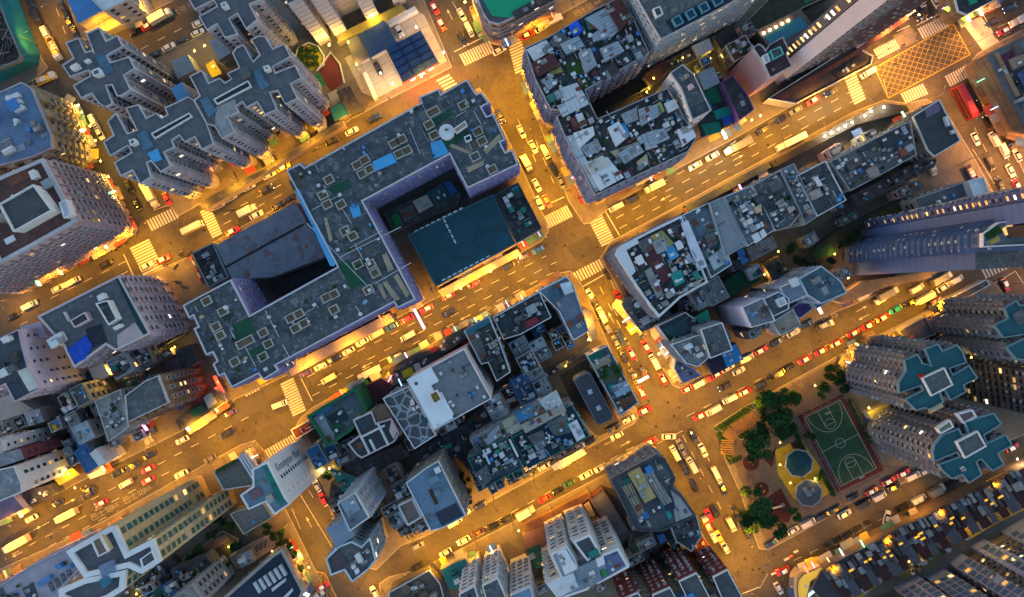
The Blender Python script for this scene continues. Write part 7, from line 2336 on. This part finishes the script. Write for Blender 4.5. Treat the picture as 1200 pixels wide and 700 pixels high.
for x, y in ((211, 297), (216, 300), (221, 298), (205, 312), (215, 336), (208, 330)):
    vehicles('%f,%f moto %s %d' % (x, y, ('black', 'dark')[x % 2 > .5], (x * 13) % 90))

# ================================================================ STREET LIGHTING
PW = 1020
for q in ((-5, 366, 158, 282, 55, -1, PW), (214, 250, 524, 82, 52, -1, PW * 1.25), (170, 328, 345, 238, 60, 1, PW * .8), (600, 50, 700, 0, 50, -1, PW), (440, 164, 545, 113, 60, 1, PW * .5),
          (5, 612, 262, 478, 58, -1, PW), (292, 460, 632, 288, 52, -1, PW), (694, 261, 1012, 82, 52, -1, PW * 1.05), (5, 665, 290, 522, 58, 1, PW * 1.1), (368, 480, 652, 325, 60, 1, PW * .9), (716, 286, 1035, 119, 60, 1, PW * .8),
          (462, 642, 742, 497, 52, -1, PW), (798, 455, 1120, 314, 58, -1, PW * .75), (492, 668, 752, 535, 52, 1, PW), (848, 491, 1115, 349, 55, 1, PW * .85),
          (570, 116, 638, 258, 52, 1, PW * 1.1), (692, 352, 746, 482, 50, 1, PW), (780, 552, 856, 690, 60, 1, PW * .9), (614, 96, 672, 250, 52, -1, PW * 1.1), (715, 330, 788, 450, 52, -1, PW * .9), (842, 512, 884, 636, 52, -1, PW * .9),
          (34, 30, 56, 76, 50, 1, PW * .8), (66, -8, 90, 42, 50, -1, PW * .7), (158, 140, 200, 242, 60, -1, PW * .7), (108, 46, 205, 0, 52, -1, PW * .8),
          (312, 540, 374, 676, 55, 1, PW * .9), (380, 575, 398, 636, 60, -1, PW * .6), (902, 644, 1085, 557, 60, -1, PW * .7), (938, 679, 1180, 551, 62, 1, PW * .45), (496, 6, 524, 68, 50, 1, PW * .7), (548, -8, 576, 46, 50, -1, PW * .7)):
    lampline(*q)
for q in ((690, 340, -28, 1), (668, 316, 80, 1), (684, 260, 250, 1), (706, 303, 20, 1), (752, 490, -10, 1), (797, 457, -100, 1), (768, 534, 40, 1), (838, 500, 170, 1), (300, 518, 60, 1), (270, 466, -60, 1), (350, 498, 140, 1), (160, 275, -60, 1), (892, 648, 200, .8), (862, 684, 10, .8), (432, 668, 270, .8), (447, 690, 120, .8), (566, 106, 60, 1), (532, 76, -40, 1), (612, 90, 170, 1), (1016, 80, -60, .8), (1062, 122, 60, .8), (196, 310, 100, .8)):
    lamp(q[0], q[1], math.radians(q[2]), PW * q[3])
PINKY = (1.0, .38, .08)  # street lamp tint standing in for the neon signs' pinkish glow
for q in ((1106, 134, 1168, 238, 40, 1, PW * .9), (1150, 90, 1212, 230, 42, -1, PW), (1133, 24, 1200, -8, 40, 1, PW), (1148, 63, 1200, 36, 40, -1, PW), (1008, 48, 1058, 12, 40, -1, PW * .9), (1072, 116, 1100, 122, 30, 1, PW * 1.3), (1022, 74, 1046, 44, 20, -1, PW), (1118, 18, 1142, 66, 30, 1, PW * 1.2), (1180, 320, 1198, 345, 40, 1, PW * .5)):
    lampline(*q, col=PINKY)
WARM = (1.0, .5, .08)
YEL = (1.0, .62, .08)
for px, py, z, p, c in ((386, 53, 6, 5000, YEL), (408, 50, 6, 1500, YEL), (418, 76, 5, 1200, WARM), (438, 22, 5, 1500, YEL), (545, 3, 7, 2500, YEL), (92, 124, 6, 3500, YEL), (106, 148, 6, 2200, YEL), (112, 165, 6, 1600, YEL), (96, 132, 6, 1200, WARM), (118, 189, 6, 1600, YEL), (127, 207, 6, 1500, YEL), (134, 232, 6, 2500, YEL),
                        (240, 54, 5, 1500, YEL), (228, 60, 5, 1000, YEL), (250, 78, 6, 800, YEL), (494, 90, 5.2, 2500, (1, .8, .45)), (460, 98, 4, 1500, (1, .8, .5)), (488, 32, 5, 1200, (1, .85, .6)), (446, 86, 4, 1200, (1, .8, .5)), (520, 62, 5, 1500, (1, .85, .6)),
                        (752, 101, 5, 900, YEL), (758, 108, 5, 900, YEL), (766, 92, 14, 500, YEL), (813, 88, 5, 600, YEL), (832, 69, 5, 500, YEL), (845, 62, 5, 600, YEL), (800, 68, 9, 300, YEL), (891, 136, 5, 2500, WARM), (881, 141, 5, 2000, WARM), (850, 158, 5, 800, WARM), (809, 199, 5, 2200, (1, .85, .62)), (850, 178, 4, 2000, (1, .85, .62)),
                        (963, 104, 5, 1500, YEL), (1180, 134, 5, 3000, (1, .85, .4)), (1165, 88, 5, 2500, (1, .8, .35)), (1174, 108, 5, 2500, (1, .75, .2)), (1157, 78, 5, 1500, (1, .7, .3)), (1192, 150, 5, 1500, (1, .7, .25)),
                        (912, 295, 7, 500, YEL), (896, 322, 5, 500, (1, .5, .1)), (905, 330, 4, 400, (1, .5, .1)), (978, 298, 6, 700, WARM), (994, 326, 6, 1500, (1, .42, .12)), (1062, 240, 6, 300, YEL), (1072, 206, 4, 700, (1, .6, .15)),
                        (130, 433, 6, 1500, YEL), (148, 425, 5, 700, YEL), (205, 407, 4, 600, YEL), (208, 448, 12, 600, (1, .5, .15)), (255, 448, 4, 700, (1, .15, .05)), (80, 556, 7, 1200, YEL), (47, 578, 6, 500, (1, .5, .15)), (88, 572, 6, 600, YEL),
                        (386, 549, 4, 1500, (1, .6, .2)), (392, 538, 5, 1000, YEL), (362, 665, 3, 1200, WARM), (352, 650, 3, 1000, WARM), (319, 646, 6, 400, WARM), (268, 641, 3, 300, YEL), (160, 696, 7, 400, YEL), (663, 429, 5, 500, YEL), (690, 398, 6, 1800, (1, .6, .2)), (686, 378, 10, 1500, (1, .55, .12)),
                        (475, 568, 6, 200, WARM), (507, 597, 8, 200, WARM), (608, 622, 5, 700, YEL), (584, 668, 6, 300, YEL), (640, 664, 6, 300, YEL), (1003, 684, 5, 880, YEL), (1065, 658, 5, 600, (1, .5, .1)), (1116, 625, 5, 600, (1, .45, .1)), (1150, 607, 5, 1200, YEL), (1138, 616, 5, 900, YEL), (1082, 647, 5, 480, YEL), (1145, 585, 5, 600, YEL), (1195, 588, 5, 720, YEL), (1108, 590, 5, 600, YEL),
                        (955, 561, 4, 500, YEL), (914, 545, 4, 500, YEL), (926, 566, 4, 500, YEL), (914, 519, 4, 500, YEL), (1018, 478, 5, 1300, YEL), (1036, 520, 5, 700, YEL), (1138, 419, 20, 400, YEL), (1155, 430, 15, 250, (1, .5, .12)), (1178, 434, 20, 250, (1, .5, .12)), (1135, 585, 4, 900, (1, .8, .5)), (1192, 538, 4, 1400, (1, .7, .4)), (955, 452, 5, 500, YEL),
                        (610, 300, 5, 1500, WARM), (575, 318, 5, 1500, WARM), (540, 338, 5, 1200, WARM), (745, 440, 4, 500, WARM), (772, 415, 5, 900, (1, .8, .3))):
    flood(px, py, z, p * .085, c)
# row of white-hot shopfront lamps on the avenue canopy
for i, (px, py) in enumerate(((966, 160), (974, 156), (982, 152), (990, 148), (998, 144), (1013, 136), (1020, 131), (1035, 126))):
    flood(px, py, 5, 130, (1, .82, .5), size=.32, st=110)

# projecting neon sign and red shop signs
for px, py, L, a, col, lab, z in ((491, 374, 7.5, PA, (1, .55, .95), 'white and violet neon sign projecting from the estate block canopy', 7), (745 - 42, 446, 0, 0, (1, .8, .4), '', 0), (962, 364, 2.4, PA, (1, .75, .6), 'small white lit sign over the taxi road by the violet-roofed shop', 6), (754, 445, 4, TA, (1, .8, .55), 'white lit sign board across the cross street near the corner row', 6), (849, 157, 3.5, PA, (1, .75, .5), 'pale lit sign projecting over the avenue by the tin roofs', 6),
                                     (256, 452, 7, PA, (1, .06, .02), 'red glowing sign under the estate block side wall', 4), (1189, 133, 5, PA, (1, .85, .4), 'bright yellow-white shopfront sign facing the reddish avenue', 4.5), (1180, 106, 5, PA, (1, .75, .1), 'bright yellow shopfront sign facing the reddish avenue', 4.5), (1163, 84, 6, PA, (1, .82, .5), 'cream shopfront sign on the corner of the reddish avenue', 4.5), (1123, 16, 9, -.5, (.35, 1, .05), 'lime-green lit signboard round the corner block', 6)):
    if L == 0:
        continue
    x, y = g(px, py, z)
    o = thing('lit_sign', lab, 'sign', (x, y, z - 1.2), a)
    ob('sign_box', unit('box', GREYP), o, (0, 0, -.1), 0, (L, .5, 1.3))
    for s in (-1, 1):
        ob('sign_face', unit('box', glow(col, 6)), o, (0, s * .3, .05), 0, (L * .96, .1, 1.0))
    ob('sign_top', unit('box', glow(col, 4)), o, (0, 0, 1.21), 0, (L * .96, .42, .05))
    ob('sign_bracket', unit('box', METAL), o, (-L / 2 - .4, 0, .5), 0, (.9, .08, .08))
# red and white water barriers at the little plaza
BARS = []
for i, (px, py) in enumerate(((225, 303), (228, 309), (231, 316), (234, 323), (236, 329), (906, 672), (910, 668), (921, 655), (926, 652), (932, 646))):
    x, y = g(px, py)
    o = bpy.data.objects.new('road_barrier', None)
    C.objects.link(o)
    o.location = (x, y, .15 if px < 300 else .01)
    o.rotation_euler = (0, 0, PA if px < 300 else TA)
    v, f = rings([([(-.8, -.25), (.8, -.25), (.8, .25), (-.8, .25)], 0), ([(-.8, -.2), (.8, -.2), (.8, .2), (-.8, .2)], .3), ([(-.75, -.1), (.75, -.1), (.75, .1), (-.75, .1)], .95)])
    f.append([8, 9, 10, 11])
    ob('barrier_body', me_new('barrier', v, f, gloss((.6, .03, .02) if i % 2 == 0 else (.7, .7, .68), .5)), o)
    ob('barrier_band', unit('box', WHITE), o, (0, 0, .45), 0, (1.45, .44, .16))
    BARS.append((o, px, py, ('red', 'white')[i % 2] + ' plastic road barrier', 'barrier', 'road barriers'))

# ================================================================ PEDESTRIANS
def person_mesh(k, top, leg):
    """one skinned body, mid-stride; colours by height"""
    s = .22 if k % 2 else .12
    J = {'p': (0, 0, .95), 'c': (0, 0, 1.25), 'n': (0, 0, 1.47), 'h': (.02, 0, 1.62), 't': (.02, 0, 1.74), 'ls': (0, .19, 1.4), 'le': (-.08 - s * .4, .25, 1.13), 'lh': (.05 - s * .5, .26, .88), 'rs': (0, -.19, 1.4), 're': (.02 + s * .3, -.25, 1.13), 'rh': (.16 + s * .4, -.26, .92),
         'lk': (.1 + s * .6, .1, .52), 'la': (s, .1, .08), 'lt': (s + .17, .1, .04), 'rk': (.04 - s * .2, -.1, .5), 'ra': (-s - .04, -.1, .09), 'rt': (-s + .12, -.1, .04), 'lp': (0, .1, .92), 'rp': (0, -.1, .92)}
    E = ['pc', 'cn', 'nh', 'ht', ('c', 'ls'), ('ls', 'le'), ('le', 'lh'), ('c', 'rs'), ('rs', 're'), ('re', 'rh'), ('p', 'lp'), ('lp', 'lk'), ('lk', 'la'), ('la', 'lt'), ('p', 'rp'), ('rp', 'rk'), ('rk', 'ra'), ('ra', 'rt')]
    rad = dict(p=.15, c=.16, n=.06, h=.11, t=.075, ls=.075, rs=.075, le=.05, re=.05, lh=.038, rh=.038, lp=.1, rp=.1, lk=.065, rk=.065, la=.045, ra=.045, lt=.04, rt=.04)
    ks = list(J)
    me = bpy.data.meshes.new('body')
    me.from_pydata([J[q] for q in ks], [(ks.index(e[0]), ks.index(e[1])) for e in E], [])
    o = bpy.data.objects.new('tmp', me)
    C.objects.link(o)
    o.modifiers.new('s', 'SKIN')
    for i, q in enumerate(ks):
        me.skin_vertices[0].data[i].radius = (rad[q], rad[q])
        me.skin_vertices[0].data[i].use_root = q == 'p'
    o.modifiers.new('b', 'SUBSURF').levels = 1
    o.modifiers['b'].render_levels = 1
    bpy.context.view_layer.update()
    r = bpy.data.meshes.new_from_object(o.evaluated_get(bpy.context.evaluated_depsgraph_get()))
    bpy.data.objects.remove(o)
    r.materials.clear()
    for m in (gloss(top, .8, 0, 0), gloss(leg, .85, 0, 0), gloss((.42, .25, .17), .6, 0, 0), gloss((.012, .01, .009), .7, 0, 0)):
        r.materials.append(m)
    for p_ in r.polygons:
        c = p_.center
        p_.material_index = 3 if c.z > 1.66 or (c.z > 1.55 and c.x < -.02) else 2 if c.z > 1.47 or (abs(c.y) > .2 and c.z < 1.02 and c.z > .8) else 0 if c.z > .95 else 1 if c.z > .1 else 3
    return r


CLO = (('white', (.6, .6, .58), 'dark', (.03, .03, .04)), ('black', (.02, .02, .02), 'blue', (.04, .07, .16)), ('red', (.4, .03, .03), 'black', (.02, .02, .02)), ('grey', (.2, .2, .21), 'beige', (.35, .28, .2)), ('yellow', (.5, .36, .05), 'dark', (.03, .03, .04)))
PMS = [person_mesh(i, c[1], c[3]) for i, c in enumerate(CLO)]
PEOPLE = []
for i, (px, py) in enumerate(((634, 120), (637, 128), (625, 176 - 20), (634, 160), (622, 152), (160, 276), (140, 291), (136, 294), (147, 288), (172, 262), (541, 66), (565, 64), (498, 88), (656, 246), (650, 251), (640, 278), (633, 279), (683, 258), (700, 262), (345, 448), (338, 457), (330, 446), (652, 321), (661, 320), (648, 324),
                                (690, 340), (740, 468), (708, 518), (716, 520), (767, 528), (780, 540), (1040, 58), (1095, 28), (1150, 40), (1122, 90), (1128, 84), (1006, 100), (790, 448), (783, 455), (866, 480), (900, 462), (985, 417), (884, 505), (893, 530), (926, 560), (820, 560), (828, 545), (310, 529), (320, 528), (456, 680), (475, 672), (548, 598),
                                (1062, 66), (1073, 49), (1085, 60), (880, 640), (905, 650), (938, 690), (400, 402), (420, 394), (528, 340), (565, 322), (610, 294))):
    x, y = g(px, py)
    o = ob('person', PMS[i % 5], None, (x, y, .005 if 0 else .14), i * 2.1)
    for b_ in ():
        pass
    onroad = not any(inside(x, y, wp(s)) for s in BLOCKS)
    o.location.z = .005 if onroad else .155
    c = CLO[i % 5]
    PEOPLE.append((o, px, py, 'pedestrian in %s top and %s trousers' % (c[0], c[2]), 'person', 'pedestrians'))

# ================================================================ LABELS
LAND = [(20, 45, 'netted demolition site'), (55, 90, 'yellow lorries corner'), (80, 25, 'blue-roofed shed'), (175, 45, 'road behind the grey towers'), (225, 38, 'parked cars by the yard tree'), (100, 150, 'yellow-lit lane'), (150, 225, 'lane mouth'), (185, 255, 'zebra by the striped block'), (110, 305, 'striped pinkish block'), (40, 355, 'wide avenue at the left edge'),
        (185, 310, 'little barrier plaza'), (245, 260, 'warehouse-side zebra'), (310, 215, 'podium of the grey towers'), (400, 155, 'road above the estate roof'), (450, 75, 'petrol station'), (395, 55, 'walled playground'), (515, 30, 'petrol station side road'), (555, 30, 'rounded banded building'), (580, 65, 'zebra near the petrol station'), (635, 35, 'tenement with the blue tent'),
        (580, 135, 'east corner of the estate'), (620, 170, 'avenue beside the estate'), (655, 205, 'tenement row with metal roofs'), (640, 245, 'upper zebra of the junction'), (690, 275, 'junction crossing'), (735, 240, 'dark tenement kerb'), (815, 190, 'bright white kerb light'), (865, 165, 'tin-roofed houses'), (925, 150, 'pink tower kerb'), (980, 130, 'row of bright lamps'),
        (1010, 85, 'podium arcade'), (1080, 15, 'top square'), (1080, 75, 'yellow box junction'), (1170, 25, 'lime-lit corner block'), (1130, 120, 'red double-decker'), (1175, 110, 'bright shopfronts'), (1150, 165, 'flat dark roof block'), (1185, 190, 'avenue at the right edge'), (1120, 200, 'planters of the reddish avenue'), (1100, 330, 'glass tower foot'), (1180, 325, 'zebra by the glass tower'),
        (605, 305, 'teal court hall'), (540, 340, 'hall canopy'), (490, 372, 'neon sign'), (440, 400, 'arcade canopy'), (380, 430, 'estate block south end'), (430, 437, 'planted arcade roof'), (515, 392, 'bus stop lettering'), (340, 465, 'zebra under the estate'), (265, 490, 'corner by the estate lane'), (180, 530, 'kerbside flats'), (130, 570, 'white stepped sheds'), (60, 600, 'yellow awning shop'), (30, 645, 'wide road bottom left'), (140, 610, 'cream slab kerb'), (220, 555, 'paved roof terrace'),
        (320, 525, 'lettered building zebra'), (365, 575, 'shrub yard'), (350, 640, 'garden street'), (370, 690, 'small yellow box'), (455, 660, 'hatched kerb corner'), (500, 630, 'beige rimmed block'), (540, 620, 'blue-tiled roof flats'), (560, 600, 'tree court'), (600, 600, 'kerb terrace'), (650, 545, 'white kerb canopies'), (690, 520, 'rounded hall yard'), (740, 495, 'roof shrub row'), (660, 570, 'grey asphalt deck'), (730, 540, 'corner block'),
        (695, 350, 'blue-grey corner flats'), (720, 385, 'orange-lit shop house'), (735, 355, 'lean-to roofs'), (755, 400, 'teal-decked corner house'), (745, 440, 'lit sign board'), (780, 445, 'taxi corner'), (785, 515, 'park junction'), (800, 545, 'corner block side street'), (820, 505, 'park corner'), (845, 565, 'park play circles'), (820, 455, 'grey flats by the taxis'), (855, 430, 'bright blue canopy'), (905, 400, 'beige flat roof'), (950, 378, 'violet-roofed shop'),
        (870, 465, 'park hedge'), (925, 432, 'park path'), (985, 405, 'estate entrance'), (1045, 370, 'covered walkway'), (1015, 345, 'glass tower podium'), (870, 610, 'park street end'), (835, 620, 'maroon estate corner'), (915, 630, 'trees at the park end'), (920, 675, 'yellow glass entrance'), (975, 600, 'grey octagon'), (1000, 625, 'motorcycle row'), (1045, 565, 'ball court end'), (1050, 600, 'arcade skylights'), (1100, 570, 'estate tower foot'), (940, 545, 'teal octagon'), (1010, 510, 'ball court fence'), (890, 500, 'pergola'),
        (1005, 690, 'arcade courts'), (1120, 630, 'back of the arcade'), (210, 70, 'yard of the grey towers'), (780, 95, 'lane under the office tower'), (850, 65, 'lane by the purple house'), (905, 310, 'lane of back houses'), (985, 290, 'green garden court'), (140, 430, 'dark lane sheds'), (205, 440, 'brown balconied block'), (255, 450, 'red glowing sign'), (60, 570, 'orange-windowed tower'), (300, 650, 'oval court'), (165, 690, 'back of the cream slab'), (660, 430, 'diagonal alley'), (600, 650, 'maroon-railed block'), (1150, 430, 'dark gap between estate towers'), (1190, 540, 'end of the court road'), (390, 545, 'lit house')]
for i, b in enumerate(ALLB):
    if not b['busy']:
        lots(b, [PALE, WHITE, SLATE, BGREY, CONC], .3, 2.2, 5, 300 + i, 0)
        junk(b, 300 + i, min(14, int(abs(area(b['p'])) * .04)))
infill('405,470 545,392 655,330 676,340 690,392 650,452 690,520 610,560 500,620 470,560 380,570 352,520 380,480', 1)
infill('470,560 545,530 680,524 610,562 505,618 440,640 400,600', 2, 8, 15)
infill('20,490 140,410 205,385 250,452 200,500 100,552 10,600 0,520', 3)
infill('716,300 800,255 920,195 1000,150 1060,140 1090,185 1000,235 930,275 860,345 800,400 760,380', 4, 8, 15)
infill('765,395 830,350 900,330 985,310 985,345 940,362 860,405 800,436', 5, 8, 16)
infill('160,690 200,650 300,610 320,640 250,690 240,720 150,720', 6, 5, 11)
infill('610,632 690,580 760,560 790,610 800,640 740,680 610,690', 7, 6, 14)
infill('745,90 800,62 860,30 890,40 860,130 815,165 790,110', 8, 7, 14)
infill('800,640 830,646 850,690 780,700 740,690', 9, 8, 16)
infill('930,264 1000,234 1066,196 1088,206 1062,230 985,266 950,296 905,305 880,292', 11, 4, 9, 4.5, 8, 3)
infill('586,400 632,372 648,372 662,396 676,412 640,430 600,452 588,430', 13, 10, 17, 5, 9, 4.5)
infill('116,550 160,530 206,506 262,472 252,452 205,466 150,500 108,532', 12, 7, 14, 4, 8, 4.5)
infill('395,540 470,520 520,545 470,600 440,590', 10, 8, 14)
for i, q in enumerate(('405,470 545,392 655,330 676,340 690,392 650,452 690,520 610,560 500,620 440,640 380,570 352,520 380,480', '20,490 140,410 205,385 250,452 200,500 100,552 10,600 0,520', '716,300 800,255 920,195 1000,150 1060,140 1090,185 1000,235 930,275 860,345 800,400 760,380', '765,395 830,350 900,330 985,310 985,345 940,362 860,405 800,436', '160,690 200,650 300,610 320,640 250,690 240,720 150,720', '610,632 690,580 760,560 790,610 830,646 850,690 740,690 610,690', '745,90 800,62 860,30 890,40 860,130 815,165 790,110')):
    infill(q, 40 + i, 5, 11, 3.2, 5.5, 4)
awnings(BLOCKS)
autolabel(INFILL)
autolabel(VEH)
autolabel(LAMPS, 'near')
autolabel(FLOODS, 'near')
autolabel(TREES)
autolabel(BARS)
autolabel(PEOPLE, 'near')
autolabel(FINS)
do_windows()
seen = {}
for lab, os_ in LABELS.items():
    if len(os_) > 1:
        print('DUPLICATE LABEL', lab, len(os_))

# ================================================================ CAMERA, SKY, SUN
sc = bpy.context.scene
cam = bpy.data.cameras.new('camera')
cam.sensor_width = 36
cam.lens = 36 * H / (1200 * S)
cam.shift_y = -8 / 1200
cam.clip_end = 3000
co = bpy.data.objects.new('camera', cam)
co.location = (0, 0, H)
C.objects.link(co)
sc.camera = co
w = bpy.data.worlds.new('World')
sc.world = w
w.use_nodes = True
nt = w.node_tree
bg = nt.nodes['Background']
sky = nt.nodes.new('ShaderNodeTexSky')
sky.sky_type = 'NISHITA'
sky.sun_disc = False
sky.sun_elevation = math.radians(2.0)
sky.sun_rotation = math.radians(250)
sky.ozone_density = 2.1
sky.air_density = 1.2
sky.dust_density = .6
nt.links.new(sky.outputs[0], bg.inputs['Color'])
bg.inputs['Strength'].default_value = .10
sl = bpy.data.lights.new('sun', 'SUN')
sl.energy = .03
sl.angle = math.radians(20)
sl.color = (1, .75, .65)
so = bpy.data.objects.new('sun', sl)
so.rotation_euler = (math.radians(75), 0, math.radians(110))
C.objects.link(so)
sc.view_settings.view_transform = 'Standard'
sc.view_settings.look = 'None'
sc.view_settings.gamma = 1
sc.view_settings.use_curve_mapping = False
sc.view_settings.exposure = 3.58
sc.cycles.use_light_tree = True
sc.cycles.max_bounces = 5
sc.cycles.diffuse_bounces = 3
sc.cycles.sample_clamp_indirect = 8
